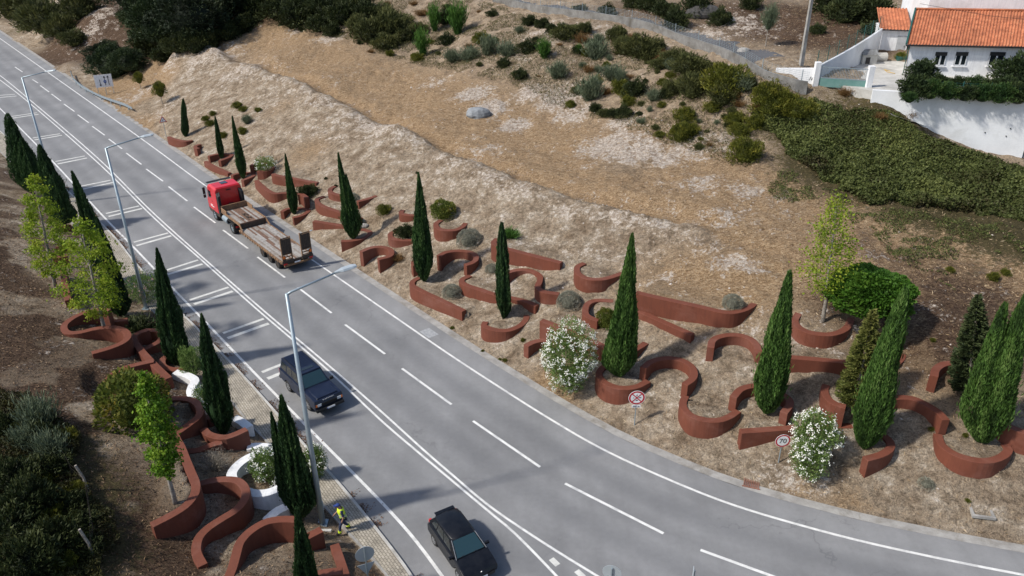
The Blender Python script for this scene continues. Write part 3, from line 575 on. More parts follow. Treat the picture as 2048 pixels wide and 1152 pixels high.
if np.linalg.norm(K1.mean(0)-PAVE.mean(0)) > np.linalg.norm(offset(resample(KERB, 200), .14).mean(0)-PAVE.mean(0)): K1 = offset(resample(KERB, 200), .14)
kb = MB(); n_ = len(K0)
kb.loft([[(K0[i][0], K0[i][1], -.05), (K0[i][0], K0[i][1], .13), (K1[i][0], K1[i][1], .135), (K1[i][0], K1[i][1], -.05)] for i in range(n_)])
tag(kb.build('kerb', M_CONC_L), kind='structure')
tag(strip('pavement', K1, PAVE, .128, paver_material(), 200), 'block paved pavement', kind='structure')
e1 = resample(PAVE, 160); side = offset(e1, .09); side = side if np.linalg.norm(side.mean(0)) > np.linalg.norm(e1.mean(0)) else offset(e1, -.09)
kb = MB(); kb.loft([[(e1[i][0], e1[i][1], -.05), (e1[i][0], e1[i][1], .142), (side[i][0], side[i][1], .142), (side[i][0], side[i][1], -.05)] for i in range(160)])
tag(kb.build('pavement_edging', M_CONC), kind='structure')
# ------------------------------------------------------------------ curved walls
M_RED = pm('terracotta_paint', (.155, .043, .022), (.132, .037, .019), 1.1, .82, world=True, bump=.003, fine=.04, streak=.12, dirt=(.19, .075, .052))
M_WHITE = pm('white_render', (.78, .79, .80), (.70, .71, .73), .9, .85, world=True, bump=.006, fine=.04, streak=.12, dirt=(.58, .58, .57))
def wall_object(label, P, zt, col):
    T = .42 if col == 'red' else .52; A, B = offset(P, T/2), offset(P, -T/2); n = len(P)
    zb = float(min(gz(A[:, 0], A[:, 1]).min(), gz(B[:, 0], B[:, 1]).min()))-.35
    c = P.mean(0); m = MB(); m.loft([[(A[i][0]-c[0], A[i][1]-c[1], 0), (A[i][0]-c[0], A[i][1]-c[1], zt-zb), (B[i][0]-c[0], B[i][1]-c[1], zt-zb), (B[i][0]-c[0], B[i][1]-c[1], 0)] for i in range(n)])
    o = m.build('curved_wall', M_RED if col == 'red' else M_WHITE, None, smooth=False, bevel=.018, loc=(c[0], c[1], zb))
    return tag(o, label, 'wall', 'red curved planter walls on the two banks' if col == 'red' else 'white curved planter walls by the pavement')
for lab, mode, P, zt, colr in wall_geo: wall_object(lab, P, zt, colr)
# ------------------------------------------------------------------ foliage
def leaves(C, D, L, Wd, rnd, name, mat, extra=None):
    n = len(C); C = np.asarray(C, float); D = np.asarray(D, float); D /= np.linalg.norm(D, axis=1)[:, None]+1e-9
    q = RNG.normal(size=(n, 3)); S = np.cross(D, q); S /= np.linalg.norm(S, axis=1)[:, None]+1e-9
    L = np.broadcast_to(L, n)[:, None]; Wd = np.broadcast_to(Wd, n)[:, None]
    V = np.stack([C-D*L*.5, C+S*Wd*.5, C+D*L*.5, C-S*Wd*.5], 1).reshape(-1, 3); F = np.arange(4*n).reshape(n, 4)
    r = np.repeat(np.asarray(rnd), 4)
    if extra is not None:
        V = np.r_[V, extra[0]]; F = np.r_[F, np.asarray(extra[1])+4*n]; r = np.r_[r, np.full(len(extra[0]), extra[2])]
    return np_mesh(name, V, F, mat, rnd=r)
def core(nu, nv, fn):   # closed quad shell: fn(u, v) -> point
    V = [fn(i/nu, j/nv) for j in range(nv+1) for i in range(nu)]; F = []
    for j in range(nv):
        for i in range(nu): F.append((j*nu+i, j*nu+(i+1) % nu, (j+1)*nu+(i+1) % nu, (j+1)*nu+i))
    return np.array(V), F
def cypress_mesh(h, R, n, mat, seed=0, lobes=None, ragged=.12, blunt=.8):
    n = int(n*1.6)
    def prof(t): return R*np.clip(t/.22, 0, 1)**.55*np.clip(1-t, 0, 1)**blunt*1.12*(1-.0*t)
    rg = np.random.default_rng(seed); Cs, Ds, rn = [], [], []
    parts = [(0, 0, 1., 1., n)]+[(a, b_, hs, rs, int(n*hs*rs*.8)) for a, b_, hs, rs in (lobes or [])]
    for ox, oy, hs, rs, k in parts:
        t = rg.beta(1.05, 1.35, k)*.985; ph = rg.uniform(0, 2*np.pi, k)
        ridge = fbm(np.cos(ph)*2.6+seed, np.sin(ph)*2.6, t*h*hs*.55, 3, seed)
        rr = prof(t)*rs*(1-ragged*1.2+ragged*4.2*(ridge-.38))*(1-.30*rg.random(k)**2.2)*np.where(rg.random(k) < .035, rg.uniform(1.05, 1.32, k), 1)
        Cs.append(np.stack([ox*t**.0*np.minimum(1, t*4+.2)+rr*np.cos(ph), oy*np.minimum(1, t*4+.2)+rr*np.sin(ph), t*h*hs+.12*h*.1], 1))
        out = .35*(1-t); Ds.append(np.stack([np.cos(ph)*out+rg.normal(size=k)*.22, np.sin(ph)*out+rg.normal(size=k)*.22, np.full(k, 1.)], 1))
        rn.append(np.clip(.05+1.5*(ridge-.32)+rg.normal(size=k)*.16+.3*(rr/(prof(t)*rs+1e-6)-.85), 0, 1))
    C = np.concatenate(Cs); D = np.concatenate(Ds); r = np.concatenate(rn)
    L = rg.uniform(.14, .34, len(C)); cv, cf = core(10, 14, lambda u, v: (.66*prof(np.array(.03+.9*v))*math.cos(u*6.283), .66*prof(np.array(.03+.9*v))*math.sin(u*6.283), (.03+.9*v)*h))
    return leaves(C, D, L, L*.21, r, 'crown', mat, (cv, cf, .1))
M_BARK = pm('bark', (.13, .10, .075), (.07, .055, .04), 6., .95, bump=.03)
M_BARK_P = pm('pale_bark', (.34, .31, .27), (.18, .16, .135), 6., .9, bump=.02)
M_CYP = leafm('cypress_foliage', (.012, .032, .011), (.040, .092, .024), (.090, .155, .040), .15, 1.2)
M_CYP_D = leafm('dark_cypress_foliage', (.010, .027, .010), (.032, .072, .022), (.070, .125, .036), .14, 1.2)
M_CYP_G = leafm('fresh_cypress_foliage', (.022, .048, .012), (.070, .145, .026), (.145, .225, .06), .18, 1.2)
def cypress(base, top, Rfrac, mat, label, n=9000, seed=0, lobes=None, ragged=.14, blunt=.8, zbase=None, lean=0.):
    b = gp(*base) if zbase is None else at3(base[0], base[1], zbase); h = z_at_row(b, top[1], b[2]+.5, b[2]+18)-b[2]
    e = empty('cypress_tree', (b[0], b[1], b[2]-.05), 0, label, 'cypress', 'cypresses planted along the road banks')
    t = MB(); t.tube([(0, 0, -.3), (0, 0, h*.3), (0, 0, h*.8)], [.10, .07, .02], 7); t.build('trunk', M_BARK, e)
    L = [(a, b_, hs, rs) for a, b_, hs, rs in (lobes or [])]
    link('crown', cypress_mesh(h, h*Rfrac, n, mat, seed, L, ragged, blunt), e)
    zt = b[2]+h; tx = at(top[0], top[1], zt)   # lean so that the tip meets its place
    dx, dy = (tx-b[:2]); s = min(1., .16*h/(np.hypot(dx, dy)+1e-6)); e.rotation_euler = (-math.asin(max(-.16, min(.16, dy*s/h))), math.asin(max(-.16, min(.16, dx*s/h))), 0)
    return e
GC = 'cypresses'
cypress((371,273),(366,196),.115,M_CYP_D,'farthest cypress of the right bank, short with a torn side branch',3000,1,[(-.25,.1,.55,.6)],.3,.55)
cypress((443,317),(430,232),.088,M_CYP_D,'thin cypress inside the U-shaped wall, second on the right bank',3500,2,None,.2,.6)
cypress((487,357),(464,230),.088,M_CYP,'tall tapering cypress just behind the red cab, third on the right bank',5000,3,None,.18,.8)
cypress((589,428),(570,306),.090,M_CYP,'slim cypress beside the trailer deck, fourth on the right bank',5000,4,None,.15,.8)
cypress((705,477),(676,304),.10,M_CYP,'double-tipped cypress standing in the curled wall bowl',7500,5,[(.35,-.05,.76,1.0)],.2,.85)
cypress((848,562),(837,344),.108,M_CYP,'tall full mid-bank cypress above the straight roadside wall',11000,6,None,.14,.85)
cypress((1007,637),(1003,444),.078,M_CYP_D,'ragged narrow cypress with a broken hanging branch',7000,7,[(.42,.05,.42,.25)],.42,.42)
cypress((1240,752),(1265,464),.108,M_CYP_G,'broad cypress with a round side bush at its left',14000,8,[(-.62,.1,.42,.62),(.35,.1,.62,.72)],.2,.78)
cypress((1532,826),(1580,539),.112,M_CYP_G,'leaning cypress in the wall arch above the speed limit sign',14000,9,None,.16,.68)
cypress((1727,896),(1812,576),.103,M_CYP_G,'tall cypress right of the flowering speed limit oleander',15000,10,None,.16,.55)
cypress((1966,885),(2062,575),.10,M_CYP_G,'large twin-tipped cypress cut by the right edge of the photograph',15000,12,[(-.75,.3,.90,.80)],.16,.55)
cypress((60,380),(14,226),.19,M_CYP_D,'dark cypress highest at the left edge',8000,13,[(.5,-.3,.86,.9),(1.1,-.7,.72,.9),(1.5,-1.2,.55,.9)],.25,.6,.6)
cypress((130,445),(77,288),.17,M_CYP_D,'second dark cypress of the left row, above the yellow-green maple',8000,14,[(.45,-.5,.82,.9),(.9,-1.,.66,1.)],.25,.6,.6)
cypress((214,560),(143,340),.105,M_CYP_D,'third cypress of the left row with several steps in its outline',8000,15,[(.35,-.25,.78,.9),(.7,-.5,.58,.9)],.25,.7,.4)
cypress((240,632),(192,432),.12,M_CYP_D,'cypress hidden behind the nearer left maple',8000,16,[(.4,-.2,.7,.9)],.25,.7,.4)
cypress((356,728),(313,495),.125,M_CYP_D,'lone leaning left cypress reaching over the speed bars',11000,17,[(.3,-.1,.55,.8)],.28,.8)
cypress((449,865),(402,627),.118,M_CYP_D,'fourth left cypress standing in a red planter near the white walls',12000,18,None,.26,.8)
cypress((604,1030),(562,790),.135,M_CYP_D,'near left cypress with twin tips beside the lamp post',17000,19,[(-.62,.1,.86,.5),(.3,-.2,.8,.8)],.26,.8,.5)
cypress((622,1205),(592,1015),.10,M_CYP_D,'small slender cypress at the bottom edge of the photograph',11000,20,None,.2,.7,.6)
M_LEAF_Y = leafm('yellow_green_leaves', (.10, .155, .010), (.24, .34, .026), (.37, .39, .05), .45)
M_LEAF_G = leafm('bright_green_leaves', (.022, .068, .008), (.062, .150, .016), (.13, .235, .03), .4)
M_LEAF_GY = leafm('fresh_yellow_green_leaves', (.045, .105, .008), (.13, .25, .018), (.24, .34, .035), .4)
M_LEAF_M = leafm('mottled_leaves', (.05, .075, .012), (.13, .16, .028), (.27, .20, .035), .35)
M_LEAF_D = leafm('dark_leaves', (.010, .020, .008), (.026, .045, .014), (.055, .075, .02), .15)
def crown_tree(base, top, label, mat, n=6000, rx=.9, h0=.28, bark=M_BARK_P, seed=0, cl=46, leaf=.15, name='maple_tree', cat='tree', lean=(0, 0), prof=None, lob=1., cz=.42):
    b = gp(*base); h = z_at_row(b, top[1], b[2]+.5, b[2]+18)-b[2]; rg = np.random.default_rng(seed)
    tx = at(top[0], top[1], b[2]+h)-b[:2]; tx *= min(1, .22*h/(np.hypot(*tx)+1e-6))
    e = empty(name, (b[0], b[1], b[2]-.04), 0, label, cat)
    ax = lambda t: Vector((tx[0]*t, tx[1]*t, h*t))
    t = MB(); t.tube([(0, 0, -.2)]+[tuple(ax(q)+Vector((rg.normal()*.02, rg.normal()*.02, 0))) for q in np.linspace(.08, .94, 9)], list(np.linspace(.075, .012, 10)*(h/4.5)), 7)
    prof = prof or (lambda u: math.sin(math.pi*min(1, max(.02, u**.75)))**.75)
    Cs, Ds, rn = [], [], []
    for k in range(cl):
        u = (k+.5)/cl; zt_ = h0+(1-h0)*u; a = k*2.4+rg.normal()*.3; r = rx*prof(u)*rg.uniform(.45, 1.05)
        p0 = ax(zt_*.86); p1 = ax(zt_)+Vector((math.cos(a)*r, math.sin(a)*r, rg.normal()*.08))
        t.tube([p0, (p0+p1)/2+Vector((0, 0, .06)), p1], [.018, .012, .006], 4, False)
        m = int(n/cl*(.5+prof(u))); s = (.17+.16*prof(u))*lob*rx/.9
        d = rg.normal(size=(m, 3))*s*np.array([1, 1, .62]); d[:, 2] += .02
        Cs.append(np.array(p1)+d); Ds.append(rg.normal(size=(m, 3))+np.array([math.cos(a)*.6, math.sin(a)*.6, -.3])); rn.append(np.clip(rg.normal(.5, .2, m)+rg.normal()*.15, 0, 1))
    t.build('trunk', bark, e, smooth=True)
    C = np.concatenate(Cs); L = rg.uniform(.7, 1.25, len(C))*leaf
    link('crown', leaves(C, np.concatenate(Ds), L, L*.78, np.concatenate(rn), 'crown', mat), e); return e
crown_tree((110,572),(66,350),'yellow-green maple farther up the left bank, bushy to low on its trunk',M_LEAF_Y,5000,1.45,.10,seed=1,cl=40,leaf=.15,lob=.50)
crown_tree((213,674),(158,440),'nearer left maple with reddish leaves inside and branches reaching for the lamp',M_LEAF_Y,4600,1.85,.20,seed=2,cl=34,leaf=.155,lob=.46)
crown_tree((350,1006),(285,748),'slender bright green young tree above the L-shaped wall',M_LEAF_GY,5000,.62,.22,seed=3,cl=44,leaf=.14,lob=.78)
crown_tree((1646,644),(1676,395),'tall young yellowing maple in the C-shaped wall of the right bank',M_LEAF_Y,3300,1.55,.24,seed=4,cl=40,leaf=.14,prof=lambda u: (1-u)**.65*min(1, .35+u*4),lob=.8)
# bushes ------------------------------------------------------------
def ball_mesh(n, mat, seed, leaf=.09, lum=.16, flat=1., aspect=.42, bumps=2.2, up=.2, shell=.25, slender=False):
    rg = np.random.default_rng(seed); v = rg.normal(size=(n, 3)); v /= np.linalg.norm(v, axis=1)[:, None]; v[:, 2] = np.where(v[:, 2] < -.35, -v[:, 2], v[:, 2])
    q = fbm(v[:, 0]*bumps+9, v[:, 1]*bumps, v[:, 2]*bumps, 3, seed); r = (1-lum+lum*2*q)*(1-shell*rg.random(n)**1.8)
    C = v*r[:, None]*np.array([1, 1, flat]); C[:, 2] += .35*flat
    D = v*1.+rg.normal(size=(n, 3))*.5+np.array([0, 0, up]); L = leaf*rg.uniform(.6, 1.3, n)
    cv, cf = core(10, 7, lambda a, b: (.60*math.cos(a*6.283)*math.cos((b-.5)*3.0), .60*math.sin(a*6.283)*math.cos((b-.5)*3.0), .35*flat+.60*flat*math.sin((b-.5)*3.0)))
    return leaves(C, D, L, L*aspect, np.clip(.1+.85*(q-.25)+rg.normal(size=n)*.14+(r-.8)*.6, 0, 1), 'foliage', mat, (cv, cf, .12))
def broom_mesh(n, mat, seed, leaf=.22, aspect=.12, spread=.8, h=1.3, stems=26):
    rg = np.random.default_rng(seed); Cs, Ds, rn = [], [], []
    for k in range(stems):
        a = rg.uniform(0, 6.283); tl = spread*math.sqrt(rg.random()); hh = h*rg.uniform(.65, 1.05)*(1-.35*tl); m = n//stems
        t = rg.random(m)**.7; d = np.array([math.cos(a)*tl, math.sin(a)*tl, hh]); sg = .09+.10*t
        C = d*t[:, None]*np.array([1, 1, 1])+rg.normal(size=(m, 3))*sg[:, None]; C[:, 2] = np.abs(C[:, 2]); Cs.append(C)
        Ds.append(d*.9+rg.normal(size=(m, 3))*.35+np.array([0, 0, .3])); rn.append(np.clip(rg.normal(.2, .15, m)+.5*t+rg.normal()*.12, 0, 1))
    C = np.concatenate(Cs); L = leaf*rg.uniform(.6, 1.3, len(C)); return leaves(C, np.concatenate(Ds), L, L*aspect, np.concatenate(rn), 'foliage', mat)
M_GREY = leafm('silver_leaves', (.115, .115, .085), (.25, .25, .195), (.42, .42, .35), .15)
M_BROOM = leafm('olive_leaves', (.028, .034, .011), (.075, .085, .026), (.14, .14, .045), .2)
M_BROOMG = leafm('grey_green_leaves', (.045, .062, .038), (.10, .13, .075), (.19, .22, .14), .2)
M_GORSE = leafm('gorse_leaves', (.04, .05, .007), (.11, .12, .015), (.22, .20, .03), .25)
M_PINE = leafm('young_pine_needles', (.018, .055, .010), (.050, .125, .018), (.10, .20, .035), .2)
M_DBUSH = leafm('dark_bush_leaves', (.012, .018, .006), (.032, .045, .013), (.065, .075, .022), .15)
M_OLE = leafm('oleander_leaves', (.055, .10, .022), (.15, .235, .06), (.27, .35, .11), .35)
M_DRY = leafm('dry_twigs', (.10, .085, .065), (.24, .21, .17), (.42, .39, .33), .1)
M_RUST = leafm('dry_fern_leaves', (.07, .035, .012), (.16, .085, .03), (.26, .17, .07), .2)
M_FLOWER = pm('white_petals', (.86, .86, .80), (.80, .80, .72), 3., .6); M_FLOWER_P = pm('pink_petals', (.55, .30, .28), (.62, .45, .40), 3., .6)
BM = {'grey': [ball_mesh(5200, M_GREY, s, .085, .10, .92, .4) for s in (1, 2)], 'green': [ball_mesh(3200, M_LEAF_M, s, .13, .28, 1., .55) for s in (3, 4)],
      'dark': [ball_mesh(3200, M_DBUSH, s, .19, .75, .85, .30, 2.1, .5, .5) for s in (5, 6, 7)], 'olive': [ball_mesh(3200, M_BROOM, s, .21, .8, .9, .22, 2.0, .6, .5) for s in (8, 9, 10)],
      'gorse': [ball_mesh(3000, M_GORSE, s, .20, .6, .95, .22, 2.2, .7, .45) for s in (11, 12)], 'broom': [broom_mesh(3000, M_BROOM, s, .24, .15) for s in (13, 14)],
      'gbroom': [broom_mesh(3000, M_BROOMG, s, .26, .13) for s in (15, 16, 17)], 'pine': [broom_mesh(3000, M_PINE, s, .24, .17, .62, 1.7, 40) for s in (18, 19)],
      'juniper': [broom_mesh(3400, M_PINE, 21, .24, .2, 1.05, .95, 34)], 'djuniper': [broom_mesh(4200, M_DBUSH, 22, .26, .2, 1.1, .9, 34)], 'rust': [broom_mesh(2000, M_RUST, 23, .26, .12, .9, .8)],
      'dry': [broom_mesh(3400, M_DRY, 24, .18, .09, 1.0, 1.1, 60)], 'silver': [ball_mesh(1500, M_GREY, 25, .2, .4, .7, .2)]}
cnt = {}
def shrub(px, py, rpx, kind, label, cat='shrub', group=None, zs=1., name='shrub', at_base=True, yo=.55):
    b = gp(px, py+rpx*yo); d = math.sqrt(b[0]**2+b[1]**2+(CAMH-b[2])**2); R = rpx*d/FPX; k = cnt.get(kind, 0); cnt[kind] = k+1
    L = BM[kind]; o = link(name, L[k % len(L)], None, (b[0], b[1], b[2]-.05), (0, 0, random.uniform(0, 6.28))); o.scale = (R*random.uniform(.93, 1.07), R*random.uniform(.93, 1.07), R*zs)
    return tag(o, label, cat, group)
for a in [(938,473,26,'grey','largest grey ball-shaped bush, beside the bowl with the yellow-green bush'),(904,580,20,'grey','grey round bush right of the tall mid-bank cypress foot'),(1138,597,26,'grey','grey ball-shaped bush at the end of the S-shaped wall'),
          (1465,601,22,'grey','pale round bush resting in the hook of the longest wall'),(984,535,14,'grey','small grey bush just left of the ragged cypress'),(706,394,13,'grey','small grey bush behind the double-tipped cypress'),
          (887,418,25,'green','round yellow-green bush growing out of a red bowl'),(617,381,18,'dark','dark green round bush above the short wall stub'),(769,418,15,'gorse','upright yellowish-green bush alone between two planters'),
          (812,461,20,'dark','flat dark shrub filling the red bowl left of the tall cypress'),(1852,962,14,'silver','tiny silvery plant near the asphalt below the right serpentine')]:
    shrub(*a, group=None, name='round_bush')
shrub(798,510,18,'rust','low reddish-green plant in front of the mid-bank bowl',zs=.8); shrub(1020,464,20,'juniper','bright green juniper above the hooked straight wall')
shrub(283,640,32,'djuniper','dark spreading juniper between the left lamp foot and the ring wall',zs=.7,name='juniper_bush'); shrub(432,918,30,'dry','silvery dead-looking shrub among the near left walls',name='dry_shrub')
shrub(275,805,62,'green','large yellowing bush beside the slender bright left tree',zs=1.15); shrub(1213,640,20,'green','round side bush touching the left of the broad cypress',zs=1.5)
BM['rtree'] = [ball_mesh(14000, M_LEAF_G, 31, .10, .32, .85, .8, 2.4)]; BM['ptree'] = [ball_mesh(3000, M_LEAF_M, 32, .16, .5, 1., .4)]
def small_tree(px, py, rpx, base, kind, label, zs=1., name='broadleaf_tree'):
    b = gp(*base); d = math.sqrt(b[0]**2+b[1]**2+(CAMH-b[2])**2); R = rpx*d/FPX; zc = z_at_row(b, py, b[2], b[2]+14); p = at(px, py, zc)-b[:2]
    e = empty(name, (b[0], b[1], b[2]-.04), 0, label, 'tree'); t = MB(); t.tube([(0, 0, -.2), (p[0]*.4, p[1]*.4, (zc-b[2])*.5), (p[0], p[1], zc-b[2])], [.09, .07, .04], 7)
    for k in range(9):
        a = k*2.4; t.tube([(p[0]*.6, p[1]*.6, (zc-b[2])*.6), (p[0]+math.cos(a)*R*.7, p[1]+math.sin(a)*R*.7, zc-b[2]+R*.2*math.sin(k))], [.04, .01], 5)
    t.build('trunk', M_BARK, e); o = link('crown', BM[kind][0], e, (p[0], p[1], zc-b[2]-.3*R)); o.scale = (R, R, R*zs); return e
small_tree(1744,582,72,(1730,650),'rtree','round bright green tree behind the pale conifer',.72)
# conifers
def conifer(base, top, Rf, mat, label, n=11000, seed=0, gap=.6):
    b = gp(*base); h = z_at_row(b, top[1], b[2]+.5, b[2]+18)-b[2]; rg = np.random.default_rng(seed); tx = at(top[0], top[1], b[2]+h)-b[:2]; tx *= min(1, .2*h/(np.hypot(*tx)+1e-6))
    e = empty('conifer_tree', (b[0], b[1], b[2]-.04), 0, label, 'conifer'); t = MB(); t.tube([(0, 0, -.2), (tx[0]*.5, tx[1]*.5, h*.5), (tx[0]*.97, tx[1]*.97, h*.97)], [.09, .05, .012], 7); t.build('trunk', M_BARK_P, e)
    nb = 150; Cs, Ds, rn = [], [], []
    for k in range(nb):
        u = .04+.95*(k/nb); a = k*2.399+rg.normal()*.2; R = h*Rf*min(1, u*5+.45)*(1-u)**.62*1.15; dn = -.15+.7*u
        m = int(n/nb*(.4+1.2*(1-u))); q = rg.uniform(.28 if u < .45 else .12, 1., m)**.7; sp = rg.normal(size=m)*.22*(1-q*.4)
        x = np.cos(a+sp)*q*R+tx[0]*u; y = np.sin(a+sp)*q*R+tx[1]*u; z = u*h+q*R*(.45*(1-q)+.25)+rg.normal(size=m)*.06
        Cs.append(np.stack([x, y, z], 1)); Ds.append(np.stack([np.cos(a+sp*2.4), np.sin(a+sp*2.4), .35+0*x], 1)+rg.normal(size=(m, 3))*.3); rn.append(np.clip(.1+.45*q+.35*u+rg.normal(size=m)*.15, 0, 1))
    C = np.concatenate(Cs); L = rg.uniform(.12, .28, len(C)); link('crown', leaves(C, np.concatenate(Ds), L, L*.3, np.concatenate(rn), 'crown', mat), e); return e
M_CON1 = leafm('pale_conifer_needles', (.030, .042, .010), (.095, .115, .025), (.20, .20, .055), .2); M_CON2 = leafm('dark_conifer_needles', (.014, .024, .010), (.036, .056, .02), (.085, .105, .04), .15)
conifer((1708,818),(1748,618),.17,M_CON1,'pale yellowish conifer with its bare leader showing, left of the tall right cypress',15000,1)
conifer((1936,794),(1957,588),.17,M_CON2,'dark green conifer left of the cypress at the right edge',15000,2)
# oleanders
def oleander(px, py, rx, ry, base, label, n=7000, fl=900, seed=0, fm=None, name='oleander_bush', open_=.0):
    b = gp(*base); d = math.sqrt(b[0]**2+b[1]**2+(CAMH-b[2])**2); R = rx*.9*d/FPX; H = 2*ry*d/FPX*.94; rg = np.random.default_rng(seed)
    zc = z_at_row(b, py, b[2], b[2]+10)-b[2]; p = at(px, py, zc+b[2])-b[:2]
    e = empty(name, (b[0], b[1], b[2]-.04), 0, label, 'oleander'); t = MB()
    for k in range(16): a = k*2.4; t.tube([(0, 0, -.1), (p[0]*.5+math.cos(a)*R*.3, p[1]*.5+math.sin(a)*R*.3, zc*.6), (p[0]+math.cos(a)*R*.7, p[1]+math.sin(a)*R*.7, zc+H*.25*math.sin(k*1.7))], [.025, .018, .008], 5)
    t.build('stems', M_BARK, e)
    def pts(m, sh):
        v = rg.normal(size=(m, 3)); v /= np.linalg.norm(v, axis=1)[:, None]; q = fbm(v[:, 0]*2.3+seed, v[:, 1]*2.3, v[:, 2]*2.3, 3, seed)
        r = (.48+1.02*q)*(1-sh*rg.random(m)**1.6); C = v*r[:, None]*np.array([R, R, H*.5])+np.array([p[0], p[1], zc]); C[:, 2] = np.maximum(C[:, 2], .05); return C, v, q
    C, v, q = pts(n, .55); L = rg.uniform(.1, .2, n)
    link('foliage', leaves(C, v*.5+rg.normal(size=(n, 3))*.4+np.array([0, 0, .5]), L, L*.26, np.clip(q*.6+rg.normal(size=n)*.2+.15, 0, 1), 'foliage', M_OLE), e)
    if fl:
        nc = fl//6; C, v, q = pts(nc*2, .10); kf = fbm(v[:, 0]*3.5+seed*3, v[:, 1]*3.5, v[:, 2]*3.5, 2, seed+40)+RNG.random(len(v))*.12 > .53; C, v, q = C[kf][:nc], v[kf][:nc], q[kf][:nc]; C = C+v*.05; C = np.repeat(C, 6, 0); C = C+rg.normal(size=C.shape)*.06; v = np.repeat(v, 6, 0); m = len(C); N = v+rg.normal(size=(m, 3))*.5+np.array([0, 0, .6])
        a1 = np.cross(N, rg.normal(size=(m, 3))); a1 /= np.linalg.norm(a1, axis=1)[:, None]
        me = leaves(np.r_[C, C], np.r_[a1, np.cross(N/np.linalg.norm(N, axis=1)[:, None], a1)], .085, .05, np.ones(2*m), 'flowers', fm or M_FLOWER); o = link('flowers', me, e); o['kind'] = 'stuff'
    return e
oleander(1136,712,55,76,(1138,784),'large white oleander in full bloom beside the road bend',13000,2900,1)
oleander(1632,868,45,50,(1628,925),'white oleander behind the round speed limit sign',7000,1300,2)
oleander(1620,915,36,42,(1620,958),'lower left white oleander clump touching the verge by the speed limit sign',3500,500,22)
oleander(529,326,23,13,(532,347),'small far white oleander in the U-shaped wall',2500,420,3)
oleander(532,928,34,40,(545,968),'white oleander growing in the large white bowl',4500,650,4); oleander(628,920,22,40,(622,960),'white oleander strip behind the twin-tipped near cypress',3000,420,5)
oleander(380,722,24,34,(385,755),'pale washed-out oleander between two left cypresses',3800,0,6); oleander(400,790,16,22,(402,812),'sparse white-flowered oleander over the wavy white wall',900,150,7)
oleander(285,572,34,30,(288,608),'reddish-tipped oleander around the second lamp post',4200,160,8,M_FLOWER_P); oleander(62,366,12,12,(66,385),'tiny white flowering bush above the farther left maple',800,90,9)
# ------------------------------------------------------------------ shared materials for made things
M_STEEL = pm('galvanised_steel', (.36, .43, .47), (.30, .36, .40), 2., .5, .55); M_STEELB = pm('grey_sign_back', (.46, .51, .54), (.40, .45, .48), 1.2, .5, .3)
M_BLACK = pm('black_plastic', (.012, .012, .013), None, 5, .6); M_TYRE = pm('tyre_rubber', (.016, .016, .017), (.028, .027, .026), 8, .85); M_RIM = pm('alloy_rim', (.48, .49, .50), (.36, .37, .38), 4, .35, .7)
def glassm(name, col, rough=.06):
    m, n, b, out = _new(name); b.inputs['Base Color'].default_value = (*col, 1); b.inputs['Roughness'].default_value = rough; b.inputs['Coat Weight'].default_value = .6; b.inputs['IOR'].default_value = 1.5; return m
M_GLASS = glassm('dark_tinted_glass', (.012, .018, .022)); M_GLASSF = glassm('windscreen_glass', (.018, .045, .055))
def carpaint(name, c, r=.28):
    m, n, b, out = _new(name); vec = n.nodes.new('ShaderNodeTexCoord').outputs['Object']; f = _noise(n, vec, 3., 5, .7)
    n.links.new(_ramp(n, f, ((.35, c), (.75, tuple(min(1, v*1.25+.006) for v in c)))), b.inputs['Base Color']); n.links.new(_ramp(n, f, ((.3, r), (.75, r+.18))), b.inputs['Roughness'])
    b.inputs['Specular IOR Level'].default_value = .25; b.inputs['Coat Weight'].default_value = .18; b.inputs['Coat Roughness'].default_value = .12; return m
M_NAVY = carpaint('dark_blue_paint', (.007, .012, .030)); M_BLKP = carpaint('black_paint', (.004, .005, .008)); M_REDP = pm('red_cab_paint', (.60, .012, .020), (.50, .010, .016), 1.2, .35, coat=.5, fine=.05)
M_LAMP_W = pm('clear_lamp', (.70, .72, .74), None, 4, .15); M_ORANGE = pm('orange_lamp', (.85, .20, .02), None, 4, .3); M_REDL = pm('red_lamp', (.55, .02, .02), None, 4, .3)
M_YRUST = pm('faded_orange_paint', (.29, .165, .08), (.17, .105, .065), 5., .8, bump=.01, dirt=(.10, .055, .035), fine=.2)
M_WOOD = pm('weathered_planks', (.30, .265, .235), (.18, .15, .125), 3., .9, bump=.01, fine=.22, dirt=(.33, .30, .27)); M_WOOD2 = pm('grey_planks', (.38, .36, .335), (.24, .22, .20), 4., .9, bump=.01, fine=.22); M_WOODR = pm('rusty_brown_planks', (.19, .11, .075), (.11, .066, .045), 4., .9, fine=.2)
M_DKIRON = pm('dark_iron', (.045, .038, .033), (.09, .065, .048), 5., .8, .2, fine=.2); M_SW = pm('sign_white', (.86, .86, .86), None, 3, .5); M_SR = pm('sign_red', (.50, .012, .02), None, 3, .5); M_SB = pm('sign_black', (.015, .015, .017), None, 3, .5); M_SBL = pm('sign_blue', (.02, .09, .35), None, 3, .5)
